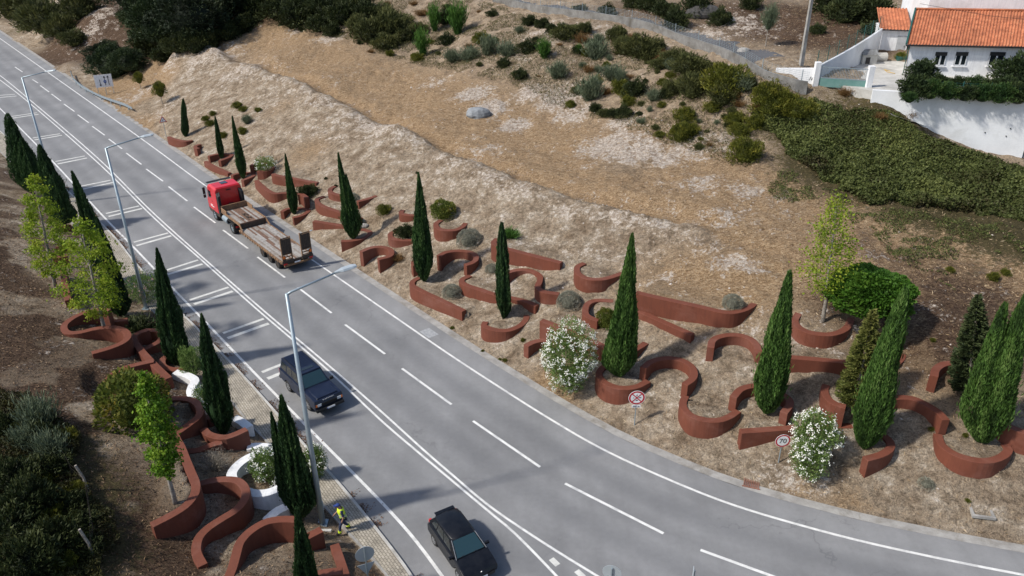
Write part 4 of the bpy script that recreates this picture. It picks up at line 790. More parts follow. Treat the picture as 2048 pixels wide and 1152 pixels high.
def wheel(parent, x, y, r, w, side, rim=M_RIM, dual=False):
    m = MB(); m.v = []; n = 24; R = [(r*.62, w/2), (r*.95, w/2), (r, w*.36), (r, -w*.36), (r*.95, -w/2), (r*.62, -w/2)]
    rings = [[(x+math.cos(a)*q, y+o, r+math.sin(a)*q) for q, o in R] for a in [2*math.pi*k/n for k in range(n)]]; rings.append(rings[0]); m.loft(rings, cap=False)
    t = m.build('wheel', M_TYRE, parent, smooth=False)
    m = MB(); m.cyl((x, y-w*.42, r), (x, y+w*.42*1, r), r*.63, n=20); q = MB(); yo = y+side*w*.43
    q.m = 0; q.cyl((x, yo, r), (x, yo+side*.02, r), r*.16, n=10)
    for k in range(5): a = k*1.2566; q.box((0, 0, 0), (r*.5, .02, r*.16), Matrix.Translation((x+math.cos(a)*r*.36, yo+side*.006, r+math.sin(a)*r*.36)) @ Matrix.Rotation(-a, 4, 'Y'))
    m.build('hub_disc', M_BLACK, t); rr = MB(); rr.loft([[(x+math.cos(a)*c, yo+side*o, r+math.sin(a)*c) for c, o in ((r*.52, .004), (r*.62, .012), (r*.62, -.01))] for a in [2*math.pi*k/20 for k in range(21)]], cap=False)
    b = len(q.v); q.v += rr.v; q.f += [tuple(i+b for i in f) for f in rr.f]; q.mi += rr.mi; q.build('rim', rim, t); return t
def quadpanel(m, P, u0, u1, v0, v1, off):   # slab on face P = (bl, br, tr, tl)
    bl, br, tr, tl = [Vector(p) for p in P]; nrm = (br-bl).cross(tl-bl).normalized()
    f = lambda u, v: (bl*(1-u)+br*u)*(1-v)+(tl*(1-u)+tr*u)*v
    q = [f(u0, v0), f(u1, v0), f(u1, v1), f(u0, v1)]; m.loft([[p-nrm*.02 for p in q], [p+nrm*off for p in q]])
def profile_body(prof, layers, name, mat, parent, bevel=.02):
    m = MB(); cx = sum(p[0] for p in prof)/len(prof); zc = .75
    m.loft([[(p[0]*sx, y, zc+(p[1]-zc)*sz) for p in prof] for y, sx, sz in layers]); return m.build(name, mat, parent, bevel=bevel)
def arch(cx, r, z0, n=7): return [(cx+math.cos(a)*r, max(z0, .36+math.sin(a)*r)) for a in np.linspace(math.pi-.05, .05, n)][::-1]
# ------------------------------------------------------------------ dark blue off-road car
def heading(az): return math.radians(90-az)
e = empty('offroad_car', (-12.25, 39.75, .008), heading(140), 'dark blue boxy off-road car driving toward the camera behind the lamp post', 'car')
pr = [(2.33, .50), (2.36, .92), (2.28, 1.12), (.95, 1.20), (.80, 1.24), (-2.28, 1.24), (-2.34, .55), (-1.78, .48)]+[(-1.29+math.cos(a)*.44, .36+math.sin(a)*.44) for a in np.linspace(math.pi*.92, math.pi*.08, 8)]+[(-.7, .42), (.7, .42)]+[(1.26+math.cos(a)*.44, .36+math.sin(a)*.44) for a in np.linspace(math.pi*.92, math.pi*.08, 8)]+[(1.85, .50)]
profile_body(pr, [(-.90, .985, .93), (-.875, 1, 1), (0, 1.005, 1.02), (.875, 1, 1), (.90, .985, .93)], 'body', M_NAVY, e)
m = MB(); m.box((0, 0, .46), (4.3, 1.5, .3)); m.build('chassis', M_BLACK, e)
B = dict(rb=-2.26, fb=.92, rt=-2.17, ft=.28, hb=.84, ht=.70, z0=1.22, z1=1.86)
def hexa(d):
    return [(d['rb'], -d['hb'], d['z0']), (d['fb'], -d['hb'], d['z0']), (d['fb'], d['hb'], d['z0']), (d['rb'], d['hb'], d['z0']), (d['rt'], -d['ht'], d['z1']), (d['ft'], -d['ht'], d['z1']), (d['ft'], d['ht'], d['z1']), (d['rt'], d['ht'], d['z1'])]
def cabin(e, d, paint, sidewins, ws=(.06, .94, .08, .93), rear=(.1, .9, .2, .9)):
    H = hexa(d); m = MB(); m.add(H, [(3, 2, 1, 0), (4, 5, 6, 7), (0, 1, 5, 4), (1, 2, 6, 5), (2, 3, 7, 6), (3, 0, 4, 7)]); m.build('cabin', paint, e, bevel=.05)
    for s in (0, 1):
        P = (H[0], H[1], H[5], H[4]) if s == 0 else (H[2], H[3], H[7], H[6])
        for a, b_, v0, v1 in sidewins:
            w = MB(); quadpanel(w, P, (a if s == 0 else 1-b_), (b_ if s == 0 else 1-a), v0, v1, .008); w.build('side_window', M_GLASS, e)
    w = MB(); quadpanel(w, (H[1], H[2], H[6], H[5]), ws[0], ws[1], ws[2], ws[3], .010); w.build('windscreen', M_GLASSF, e, bevel=.004)
    w = MB(); quadpanel(w, (H[3], H[0], H[4], H[7]), rear[0], rear[1], rear[2], rear[3], .008); w.build('rear_window', M_GLASS, e); return H
H = cabin(e, B, M_NAVY, [(.05, .27, .18, .86), (.31, .53, .15, .88), (.56, .80, .15, .88)])
m = MB(); m.box((-.95, 0, 1.885), (2.5, 1.42, .07), tx=.98, ty=.95); m.build('roof', M_NAVY, e, bevel=.03)
m = MB()
for k in range(11): m.box((-2.0+k*.15, 0, 1.925), (.06, 1.15, .022))
m.build('roof_ribs', M_NAVY, e)
for y in (-.64, .64): m = MB(); m.tube([(-2.05, y, 1.92), (-1.95, y, 1.98), (-.05, y, 1.96), (.1, y, 1.90)], .022, 6); m.build('roof_rail', M_BLACK, e)
m = MB(); m.box((-.12, 0, 1.928), (.26, .75, .016)); m.build('sunroof', M_GLASS, e)
for y in (-.55, .55):
    m = MB(); m.box((.35, y, 1.0), (.16, .5, .45)); m.box((.25, y, 1.28), (.12, .46, .5), tx=.8, ty=.9); m.build('seat', M_BLACK, e)
m = MB(); m.box((1.62, 0, 1.185), (1.15, 1.36, .06), tx=.94, ty=.92); m.build('bonnet', M_NAVY, e, bevel=.02)
m = MB(); m.box((2.36, 0, .82), (.05, 1.02, .20)); [m.box((2.39, 0, .75+k*.05), (.02, 1.0, .02)) for k in range(4)]; m.build('grille', M_BLACK, e)
m = MB(); m.box((2.40, 0, .54), (.22, 1.80, .20), ty=.97); m.build('front_bumper', M_BLACK, e, bevel=.03)
m = MB(); m.box((-2.38, 0, .55), (.18, 1.78, .20)); m.build('rear_bumper', M_BLACK, e, bevel=.03)
for s in (-1, 1):
    m = MB(); m.box((2.35, s*.63, .84), (.06, .26, .17)); m.build('headlight', M_LAMP_W, e, bevel=.01); m = MB(); m.box((2.31, s*.81, .84), (.12, .11, .17)); m.build('indicator', M_ORANGE, e, bevel=.01)
    m = MB(); m.box((.86, s*1.02, 1.30), (.12, .22, .19)); m.box((.86, s*.92, 1.24), (.06, .12, .05)); m.build('wing_mirror', M_BLACK, e, bevel=.02)
    m = MB(); m.box((-2.35, s*.8, 1.0), (.05, .13, .34)); m.build('tail_light', M_REDL, e)
    for x in (-.55, .30): m = MB(); m.box((x, s*.905, 1.08), (.16, .02, .03)); m.build('door_handle', M_BLACK, e)
m = MB(); m.box((2.52, 0, .55), (.02, .52, .11)); p_ = m.build('number_plate', M_SW, e); m = MB(); m.box((2.532, -.235, .55), (.006, .05, .11)); m.build('plate_band', M_SBL, p_)
text_mesh('bonnet_lettering', 'D I S C O V E R Y', .085, M_SW, e, (2.318, 0, 1.085), (math.radians(62), 0, math.radians(90)), sx=1.15)
for x in (-1.29, 1.26):
    for s in (-1, 1): wheel(e, x, s*.76, .365, .24, s)
# ------------------------------------------------------------------ black hatchback
e = empty('hatchback_car', (-2.42, 26.85, .008), heading(149.5), 'black small hatchback at the bottom edge coming toward the camera', 'car')
pr = [(1.93, .42), (1.98, .60), (1.88, .76), (1.55, .86), (.95, .96), (.55, .99), (-1.75, 1.00), (-1.95, .82), (-1.97, .45), (-1.7, .36)]+[(-1.24+math.cos(a)*.36, .31+math.sin(a)*.36) for a in np.linspace(math.pi*.95, math.pi*.05, 8)]+[(-.7, .25), (.7, .25)]+[(1.24+math.cos(a)*.36, .31+math.sin(a)*.36) for a in np.linspace(math.pi*.95, math.pi*.05, 8)]+[(1.7, .30)]
profile_body(pr, [(-.85, .93, .82), (-.83, .965, .93), (-.76, .99, .99), (-.4, 1.0, 1.02), (0, 1.02, 1.035), (.4, 1.0, 1.02), (.76, .99, .99), (.83, .965, .93), (.85, .93, .82)], 'body', M_BLKP, e, .04)
m = MB(); m.box((0, 0, .35), (3.5, 1.35, .3)); m.build('chassis', M_BLACK, e)
d = dict(rb=-1.88, fb=1.0, rt=-1.50, ft=.22, hb=.77, ht=.60, z0=.98, z1=1.42)
H = cabin(e, d, M_BLKP, [(.10, .27, .16, .82), (.30, .55, .12, .86), (.58, .84, .12, .86)], (.05, .95, .06, .95))
m = MB()
rr = []
for x, hw, z in ((-1.62, .52, 1.40), (-1.45, .60, 1.45), (-.9, .62, 1.49), (-.3, .61, 1.49), (.12, .57, 1.455), (.26, .54, 1.42)): rr.append([(x, -hw, z-.05), (x, -hw*.9, z-.012), (x, 0, z+.012), (x, hw*.9, z-.012), (x, hw, z-.05), (x, 0, z-.08)])
m.loft(rr); m.build('roof', M_BLKP, e, smooth=True, bevel=.01)
m = MB(); m.box((-1.68, 0, 1.41), (.2, 1.0, .03)); m.build('spoiler', M_BLKP, e, bevel=.01)
for s in (-1, 1):
    m = MB(); m.loft([[(1.93, s*.46, .58), (1.93, s*.46, .66), (1.92, s*.5, .68)], [(1.50, s*.79, .62), (1.42, s*.78, .80), (1.50, s*.74, .83)]]); m.build('headlight', M_LAMP_W, e, bevel=.01)
    m = MB(); m.box((.78, s*.93, 1.02), (.12, .19, .13)); m.box((.80, s*.82, .98), (.05, .12, .04)); m.build('wing_mirror', M_BLKP, e, bevel=.025)
    m = MB(); m.box((-1.90, s*.66, .88), (.10, .14, .26)); m.build('tail_light', M_REDL, e, bevel=.02)
    m = MB(); m.tube([(1.02, s*.76, 1.0), (.24, s*.595, 1.43)], .018, 6); m.build('window_pillar', M_RIM if s else M_BLKP, e)
m = MB(); m.box((1.97, 0, .46), (.06, 1.3, .16)); m.build('front_bumper', M_BLACK, e, bevel=.02); m = MB(); m.box((2.01, 0, .46), (.015, .52, .11)); m.build('number_plate', M_SW, e)
m = MB(); m.cyl((1.93, 0, .74), (1.96, 0, .73), .055, n=14); m.build('bonnet_badge', M_RIM, e)
m = MB(); m.tube([(.98, -.55, 1.0), (.86, -.1, 1.055), (.84, .1, 1.06)], .010, 5); m.tube([(.98, .1, 1.0), (.86, .55, 1.055)], .010, 5); m.build('wipers', M_BLACK, e)
for x in (-1.24, 1.24):
    for s in (-1, 1): wheel(e, x, s*.74, .30, .20, s)
# ------------------------------------------------------------------ red tractor unit and flatbed low loader
TR = Vector((-17.57, 57.78, .008)); RZ = math.atan2(.774, -.633)
e = empty('lorry_tractor', TR, RZ, 'red lorry cab with black side fairings pulling an empty low loader', 'lorry')
m = MB(); cs = []
for x, z1, hw in ((12.75, 3.25, 1.20), (12.85, 3.36, 1.22), (14.2, 3.40, 1.22), (14.75, 3.20, 1.20), (14.98, 2.6, 1.18), (15.12, 1.9, 1.2), (15.14, .95, 1.2)):
    cs.append([(x, -hw, .95), (x, -hw-.02, 1.8), (x, -hw, z1-.18), (x, -hw+.15, z1), (x, hw-.15, z1), (x, hw, z1-.18), (x, hw+.02, 1.8), (x, hw, .95)])
m.loft(cs); m.build('cab', M_REDP, e, bevel=.03)
m = MB(); m.box((13.9, 0, .78), (2.5, 2.36, .42)); m.build('cab_skirt', M_DKIRON, e, bevel=.03)
w = MB(); quadpanel(w, ((15.13, -1.1, 1.95), (15.13, 1.1, 1.95), (14.78, 1.05, 3.05), (14.78, -1.05, 3.05)), .03, .97, .03, .9, .03); w.build('windscreen', M_GLASSF, e)
m = MB(); m.box((14.98, 0, 3.30), (.42, 2.25, .05)); m.build('sun_visor', M_BLACK, e, bevel=.02)
m = MB(); m.box((13.75, 0, 3.405), (.62, .62, .03)); m.build('roof_hatch', M_GLASS, e, bevel=.01)
for s in (-1, 1):
    w = MB(); w.box((14.30, s*1.225, 2.42), (.78, .02, .74), tx=.85); w.build('door_window', M_GLASS, e); w = MB(); w.box((14.25, s*1.235, 1.55), (.95, .012, .95)); d_ = w.build('door', M_REDP, e, bevel=.01); w = MB(); w.box((13.88, s*1.25, 1.86), (.18, .02, .04)); w.build('door_handle', M_BLACK, d_)
    w = MB(); w.box((14.95, s*1.48, 2.62), (.12, .22, .62)); w.box((14.95, s*1.48, 2.1), (.12, .22, .28)); w.tube([(14.9, s*1.2, 2.98), (14.95, s*1.45, 2.98)], .02, 5); w.build('wing_mirror', M_BLACK, e, bevel=.02)
    w = MB(); w.loft([[(12.72, s*1.22, 1.0), (12.72, s*.86, 1.0), (12.72, s*.86, 3.0), (12.72, s*1.22, 2.9)], [(12.30, s*1.2, 1.0), (12.30, s*.98, 1.0), (12.30, s*.98, 2.75), (12.30, s*1.2, 2.65)]]); w.build('side_fairing', M_BLACK, e, bevel=.03)
    w = MB(); w.cyl((11.0, s*.95, .72), (12.1, s*.95, .72), .31, n=16); w.build('fuel_tank', M_STEEL, e); w = MB(); w.box((9.8, s*1.05, 1.12), (1.35, .52, .05)); w.box((9.1, s*1.05, .95), (.05, .52, .38)); w.box((10.5, s*1.05, .95), (.05, .52, .38)); w.build('mudguard', M_BLACK, e)
    w = MB(); w.box((9.02, s*.98, .82), (.05, .36, .16)); w.build('tail_light', M_REDL, e)
    wheel(e, 13.85, s*1.07, .50, .32, s, M_STEEL); wheel(e, 9.8, s*.98, .50, .56, s, M_STEEL)
m = MB(); m.box((11.2, .42, .85), (5.0, .12, .26)); m.box((11.2, -.42, .85), (5.0, .12, .26)); m.box((9.9, 0, 1.02), (.9, .9, .1)); m.box((12.3, 0, .95), (.5, 1.5, .5)); m.build('chassis', M_DKIRON, e)
m = MB(); m.cyl((12.45, -.3, 1.3), (12.45, .35, 1.3), .22, n=12); m.cyl((12.5, 0, 1.5), (12.5, 0, 1.75), .25, n=12); m.build('air_filter', M_BLACK, e)
m = MB(); m.box((12.70, 0, 3.02), (.04, .42, .09)); m.build('rear_vent', M_BLACK, e)
m = MB(); m.box((14.0, 1.249, 1.35), (.8, .008, .07)); m.box((14.0, -1.249, 1.35), (.8, .008, .07)); m.box((14.1, 1.25, 1.48), (.5, .008, .05)); m.build('side_stripe', M_SW, e)
e = empty('low_loader_trailer', TR, RZ, 'long empty low loader trailer with plank deck and two raised ramps', 'trailer')
hw = 1.27
m = MB(); m.box((3.7, 0, .82), (8.6, 2.3, .22)); m.box((10.0, 0, 1.28), (4.0, 2.1, .14)); m.box((8.0, 0, 1.12), (.3, 2.2, .5)); m.build('frame', M_DKIRON, e)
m = MB(); rg = np.random.default_rng(5)
for k in range(14):
    y0 = -hw+.08+k*(2*hw-.16)/14; x = -.55
    while x < 7.85:
        L_ = min(rg.uniform(1.2, 3.), 7.85-x); m.m = int(rg.choice([0, 1, 1, 0, 2])); m.box((x+L_/2, y0+.085, .955+rg.normal()*.003), (L_-.02, .165, .05)); x += L_
m.m = 0; m.build('lower_deck', [M_WOOD, M_WOOD2, M_WOODR], e)
m = MB()
for k in range(13):
    y0 = -1.15+k*2.3/13; m.m = [0, 1, 2, 1, 2, 2, 2, 2, 1, 2, 0, 1, 0][k]; m.box((9.95, y0+.088, 1.385), (3.8, .168, .05))
m.build('upper_deck', [M_WOOD, M_WOOD2, M_WOODR], e)
m = MB()
for k in range(9): a = rg.uniform(-.6, .6); m.box((0, 0, 0), (rg.uniform(.3, .8), .06, .05), Matrix.Translation((9.6+rg.uniform(-.7, .7), rg.uniform(-.45, .45), 1.44+k*.006)) @ Matrix.Rotation(a, 4, 'Z'))
m.build('fifth_wheel_frame', M_DKIRON, e)
m = MB(); m.box((11.93, 0, 1.64), (.10, 2.36, .55)); m.build('headboard', M_YRUST, e, bevel=.01)
m = MB(); m.box((7.93, 0, 1.25), (.08, 2.4, .52)); m.build('deck_riser', M_WOODR, e); m = MB(); m.box((7.87, .3, 1.08), (.03, .5, .06)); m.box((7.87, -.4, 1.1), (.03, .6, .05)); m.build('chain', M_YRUST, e)
for s in (-1, 1):
    m = MB(); m.box((3.65, s*(hw+.01), .88), (8.55, .09, .17)); m.m = 1
    for k in range(17): m.box((-.4+k*.5, s*(hw+.075), .86), (.09, .05, .20))
    m.build('lower_side_rail', [M_YRUST, M_YRUST], e)
    m = MB(); m.box((9.95, s*1.2, 1.42), (3.95, .09, .22)); m.loft([[(7.95, s*1.24, 1.3), (7.95, s*1.16, 1.3), (7.95, s*1.16, 1.55), (7.95, s*1.24, 1.55)], [(7.2, s*1.3, .80), (7.2, s*1.22, .80), (7.2, s*1.22, .98), (7.2, s*1.3, .98)]]); m.box((11.3, s*1.2, 1.66), (1.2, .07, .3)); m.build('upper_side_rail', M_YRUST, e, bevel=.01)
    for x in (.6, 2.05, 3.5): wheel(e, x, s*1.05, .40, .40, s, M_DKIRON); 
    m = MB(); yc = s*.83; hwid = .40; lean = .10   # the ramp stands nearly upright at the tail
    for o in (-hwid, hwid): m.box((-.62-lean*.5, yc+o, 2.02), (.12, .08, 2.05))
    for k in range(9): m.box((-.62-lean*.5, yc, 1.15+k*.215), (.07, 2*hwid, .07))
    r_ = m.build('ramp', M_YRUST, e); m = MB()
    for k in range(5): m.box((-.56-lean*.5, yc-hwid+.09+k*.16, 2.25), (.05, .145, 1.45)); m.box((-.70-lean*.5, yc-hwid+.09+k*.16, 2.3), (.03, .145, 1.25))
    m.build('ramp_planks', M_DKIRON, r_); m = MB(); m.box((-.70, yc, .95), (.1, .95, .26)); m.box((-.72, s*1.12, 1.28), (.06, .24, .46)); m.build('ramp_hinge', M_DKIRON, r_)
    m = MB(); m.box((-.77, s*1.12, 1.38), (.03, .18, .22)); m.build('rear_marker', M_ORANGE, e); m = MB(); m.box((-.77, s*1.1, .80), (.05, .3, .12)); m.build('tail_light', M_REDL, e)
m = MB(); m.box((-.72, 0, .62), (.10, 2.4, .14)); m.build('rear_bumper', M_YRUST, e); m = MB(); m.box((-.80, .1, .78), (.02, .5, .11)); m.build('number_plate', M_SW, e); m = MB(); m.cyl((-.7, -1.32, 3.0), (-.7, -1.5, 3.0), .05, n=8); m.build('marker_lamp', M_LAMP_W, e)
# ------------------------------------------------------------------ street lamps
def lamp(elbow, head, z, label, base=None):
    g = at(*elbow, z); b = g if base is None else at(*base, .12); hd = at(*head, z+.45); zb = float(gz(*b)); a = hd-b; L_ = min(3.0, max(2.2, np.linalg.norm(a))); a = a/np.linalg.norm(a)*L_
    e = empty('street_lamp', (b[0], b[1], max(zb, 0)), 0, label, 'street lamp', 'tall grey street lamps on the left pavement'); z = z-max(zb, 0)
    m = MB(); m.tube([(0, 0, 0), (0, 0, z*.33), (0, 0, z)], [.15, .12, .07], 14); m.build('pole', M_STEEL, e, smooth=True); m = MB(); m.box((0, 0, .02), (.5, .5, .05)); m.build('base_plate', M_STEEL, e); m = MB(); m.box((.13, 0, 1.1), (.05, .14, .5)); m.build('access_door', M_STEEL, e)
    m = MB(); m.tube([(0, 0, z-.05), (a[0]*.08, a[1]*.08, z+.03), (a[0], a[1], z+.45)], [.06, .055, .04], 9); m.build('arm', M_STEEL, e, smooth=True)
    an = math.atan2(a[1], a[0]); T = Matrix.Translation((a[0], a[1], z+.45)) @ Matrix.Rotation(an, 4, 'Z') @ Matrix.Rotation(-.12, 4, 'Y'); m = MB()
    rr = []
    for x, w, h in ((-.1, .05, .05), (.08, .09, .07), (.25, .17, .09), (.7, .18, .08), (.86, .12, .05)): rr.append([T @ Vector((x, -w, 0)), T @ Vector((x, -w*.7, h)), T @ Vector((x, w*.7, h)), T @ Vector((x, w, 0)), T @ Vector((x, w*.6, -.04)), T @ Vector((x, -w*.6, -.04))])
    m.loft(rr); h_ = m.build('lamp_head', M_STEELB, e, bevel=.01); m = MB(); m.add([T @ Vector(p) for p in ((.25, -.11, -.043), (.7, -.11, -.043), (.7, .11, -.043), (.25, .11, -.043))], [(0, 1, 2, 3)]); m.build('lamp_glass', M_LAMP_W, h_)
    return e
lamp((568,585),(640,552),12.75,'nearest street lamp, its post crossing the dark blue car',(645,1045))
lamp((218,295),(262,277),12.2,'second street lamp, rising in front of the upper speed bars',(292,615))
lamp((44,155),(76,144),12.2,'farthest street lamp at the upper left')
bl = at(645,1047,.1); m = MB(); m.box((0, 0, .06), (1.3, .14, .16)); tag(m.build('concrete_edging', M_CONC_L, loc=(bl[0]-.1, bl[1]-.55, .08)), 'short pale concrete edging at the foot of the nearest lamp', 'kerb')
# ------------------------------------------------------------------ signs
def ring(m, T, r0, r1, x, n=32):
    P = []; 
    for k in range(n): a = 2*math.pi*k/n; P += [T @ Vector((x, math.cos(a)*r0, math.sin(a)*r0)), T @ Vector((x, math.cos(a)*r1, math.sin(a)*r1))]
    m.add(P, [(2*k, 2*k+1, (2*k+3) % (2*n), (2*k+2) % (2*n)) for k in range(n)])
def disc(m, T, r, x0, x1, n=32): m.loft([[T @ Vector((x, math.cos(2*math.pi*k/n)*r, math.sin(2*math.pi*k/n)*r)) for k in range(n)] for x in (x0, x1)])
def sign_pole(e, h, r=.03): m = MB(); m.cyl((-.03, 0, -.3), (-.03, 0, h), r, n=9); m.build('pole', M_STEEL, e)
# speed limit 70 (faces +x of its own frame)
b = gp(1557, 926); zc = z_at_row(b, 881, b[2], b[2]+5)-b[2]; e = empty('road_sign', b, math.radians(-88), 'round speed limit 70 sign in front of the white oleander', 'road sign'); sign_pole(e, zc+.36)
T = Matrix.Translation((.02, 0, zc)); m = MB(); disc(m, T, .40, 0, .012); s_ = m.build('sign_plate', M_SW, e); m = MB(); ring(m, T, .31, .385, .015); m.build('red_ring', M_SR, s_); text_mesh('speed_number', '70', .40, M_SB, s_, (.036, 0, zc-.015), (math.radians(90), 0, math.radians(90)))
# no walkers, handcarts, animals
b = gp(1269, 851); zc = z_at_row(b, 795, b[2], b[2]+5)-b[2]; e = empty('road_sign', b, math.radians(-88), 'round red-crossed prohibition sign with a 500 m plate below', 'road sign'); sign_pole(e, zc+.36)
T = Matrix.Translation((.02, 0, zc)); m = MB(); disc(m, T, .47, 0, .012); s_ = m.build('sign_plate', M_SW, e); m = MB(); ring(m, T, .35, .445, .015)
for a in (45, 135):
    A = Matrix.Translation((.02, 0, zc)) @ Matrix.Rotation(math.radians(a), 4, 'X'); m.add([A @ Vector((.017+a*1e-5, u, v)) for u, v in ((-.38, -.032), (.38, -.032), (.38, .032), (-.38, .032))], [(0, 1, 2, 3)])
m.build('red_ring_and_cross', M_SR, s_)
m = MB()
def pic(pts, cy, cz, sc=1.): m.add([(.034, cy+u*sc, zc+cz+v*sc) for u, v in pts], [tuple(range(len(pts)))])
pic([(-.02, -.08), (.015, -.08), (.03, .03), (.0, .07), (-.03, .02)], 0, .17); pic([(-.09, -.03), (.08, -.03), (.09, .035), (-.06, .03)], .17, .0, .9); pic([(-.07, -.035), (.07, -.03), (.08, .03), (-.05, .045)], 0, -.17, .9); pic([(-.07, -.03), (.05, -.03), (.02, .03), (-.05, .02)], -.17, 0, .8)
m.build('pictograms', M_SB, s_); m = MB(); m.box((.02, 0, zc-.58), (.012, .5, .17)); p_ = m.build('distance_plate', M_SW, e); text_mesh('distance_text', '500 m', .15, M_SB, p_, (.031, 0, zc-.585), (math.radians(90), 0, math.radians(90)))
# curve warning triangle
def tri(T, r, x): return [T @ Vector((x, math.cos(a)*r, math.sin(a)*r)) for a in (math.pi/2, math.pi/2+2.0944, math.pi/2+4.18879)]
b = gp(333, 275); zc = 2.15; e = empty('road_sign', b, math.radians(-62), 'small red-bordered triangular bend warning sign at the far verge', 'road sign'); sign_pole(e, zc+.3)
T = Matrix.Translation((.02, 0, zc)); m = MB(); m.loft([tri(T, .52, 0), tri(T, .52, .012)]); s_ = m.build('sign_plate', M_SR, e); m = MB(); m.add(tri(T, .36, .016), [(0, 1, 2)]); m.build('white_field', M_SW, s_); m = MB(); m.add([(.04, u, zc+v) for u, v in ((-.06, -.13), (-.01, -.13), (0, .0), (.09, .06), (.09, .11), (-.05, .03))], [tuple(range(6))]); m.build('bend_arrow', M_SB, s_)
# lane direction board
b = gp(214, 190); e = empty('lane_board_sign', (b[0], b[1], b[2]), math.radians(-62), 'large white lane direction board with black arrows on posts beside the guard rail', 'road sign')
for y in (-1.5, 0, 1.5): m = MB(); m.cyl((-.1, y, -.5), (-.1, y, 4.4), .06, n=8); m.build('post', M_STEEL, e)
m = MB(); m.box((0, 0, 3.1), (.05, 3.5, 2.7)); s_ = m.build('sign_board', M_SW, e)
def arrow(y, z0, z1, up=True, name='lane_arrow'):
    m = MB(); m.box((.035, y, (z0+z1)/2), (.012, .13, z1-z0)); t_ = z1 if up else z0; d_ = .42 if up else -.42; m.add([(.042, y-.25, t_), (.042, y+.25, t_), (.042, y, t_+d_)], [(0, 1, 2)]); m.build(name, M_SB, s_)
arrow(-.75, 2.35, 3.45, False); arrow(.25, 3.3, 3.75); arrow(.25, 2.1, 2.6); arrow(.95, 2.1, 3.75); m = MB(); disc(m, Matrix.Translation((.03, .25, 2.95)), .30, 0, .02); m.build('blue_disc', M_SBL, s_); text_mesh('disc_number', '60', .26, M_SW, s_, (.055, .25, 2.95), (math.radians(90), 0, math.radians(90)))
e.scale = (.66, .66, .66)
# signs seen from behind
b = at(738, 1175, .13); zc = z_at_row(b, 1109, 1, 6); e = empty('road_sign', (b[0], b[1], .13), math.radians(112), 'grey back of a round sign above a triangular one by the pavement', 'road sign'); sign_pole(e, zc+.35, .032)
T = Matrix.Translation((.02, 0, zc-.13)); m = MB(); disc(m, T, .42, 0, .012); m.build('round_plate', M_STEELB, e); T2 = Matrix.Translation((.02, 0, zc-.92)) @ Matrix.Rotation(math.pi, 4, 'X'); m = MB(); m.loft([tri(T2, .45, 0), tri(T2, .45, .012)]); m.build('triangle_plate', M_STEELB, e)
b = at(1218, 1225, .0); e = empty('road_sign', (b[0], b[1], 0), math.radians(75), 'grey back of a round sign cut by the bottom edge right of the hatchback', 'road sign'); zc = z_at_row(b, 1146, .5, 6); sign_pole(e, zc+.3, .032)
m = MB(); disc(m, Matrix.Translation((.02, 0, zc)), .40, 0, .012); m.build('round_plate', M_STEELB, e)
b = at(1378, 1215, .0); e = empty('road_sign', (b[0], b[1], 0), math.radians(170), 'narrow grey sign plate seen edge-on at the bottom edge', 'road sign'); zc = z_at_row(b, 1148, .5, 6); sign_pole(e, zc+.2, .032); m = MB(); m.box((.02, 0, zc), (.02, .3, .6)); m.build('sign_plate', M_STEELB, e)
# ------------------------------------------------------------------ guard rail
GP = crom([gp(*q)[:2] for q in ((143,152),(150,167),(168,183),(200,200),(235,213),(266,226))], 8); GP = step_resample(GP, .8)
e = empty('guard_rail', (GP[0][0], GP[0][1], 0), 0, 'metal guard rail curving along the verge in front of the lane board', 'guard rail'); o0 = GP[0]; m = MB(); rr = []
zs = np.array([max(0., float(gz(*p))) for p in GP]); zs = np.convolve(np.pad(zs, 3, 'edge'), np.ones(7)/7, 'valid'); Q = offset(GP, .06)
for i, p in enumerate(GP): q = Q[i]-o0; p = p-o0; z = zs[i]+.62; rr.append([(p[0], p[1], z-.17), (q[0], q[1], z-.09), (p[0], p[1], z), (q[0], q[1], z+.09), (p[0], p[1], z+.17), (p[0]-.01, p[1]-.01, z+.17), (p[0]-.01, p[1]-.01, z-.17)])
m.loft(rr); m.build('rail_beam', M_STEEL, e)
for i in range(1, len(GP), 4): p = GP[i]-o0; m = MB(); m.box((p[0], p[1]+.1, zs[i]+.3), (.1, .1, 1.0)); m.build('rail_post', M_STEEL, e)
# drain grate, manhole
p = at(1503, 967, 0.02); m = MB(); [m.box((x*.09, 0, .03), (.05, .62, .03)) for x in range(-4, 5)]; m.box((0, .33, .03), (.9, .06, .035)); m.box((0, -.33, .03), (.9, .06, .035)); tag(m.build('drain_grate', pm('rusty_grate', (.17, .075, .05), (.27, .13, .09), 4, .9), loc=(p[0], p[1], .0), rot=(0, 0, -.35)), 'rusty red drain grate at the road edge below the long low wall', 'drain grate')
b = gp(1962, 1020); m = MB(); [m.box(c, s) for c, s in (((0, .45, .02), (1.05, .12, .14)), ((0, -.45, .02), (1.05, .12, .14)), ((.45, 0, .02), (.12, .75, .14)), ((-.45, 0, .02), (.12, .75, .14)))]; tag(m.build('inspection_box', M_CONC, loc=(b[0], b[1], b[2]-.06), rot=(0, .0, -.2)), 'open square concrete inspection box in the right verge', 'inspection box')
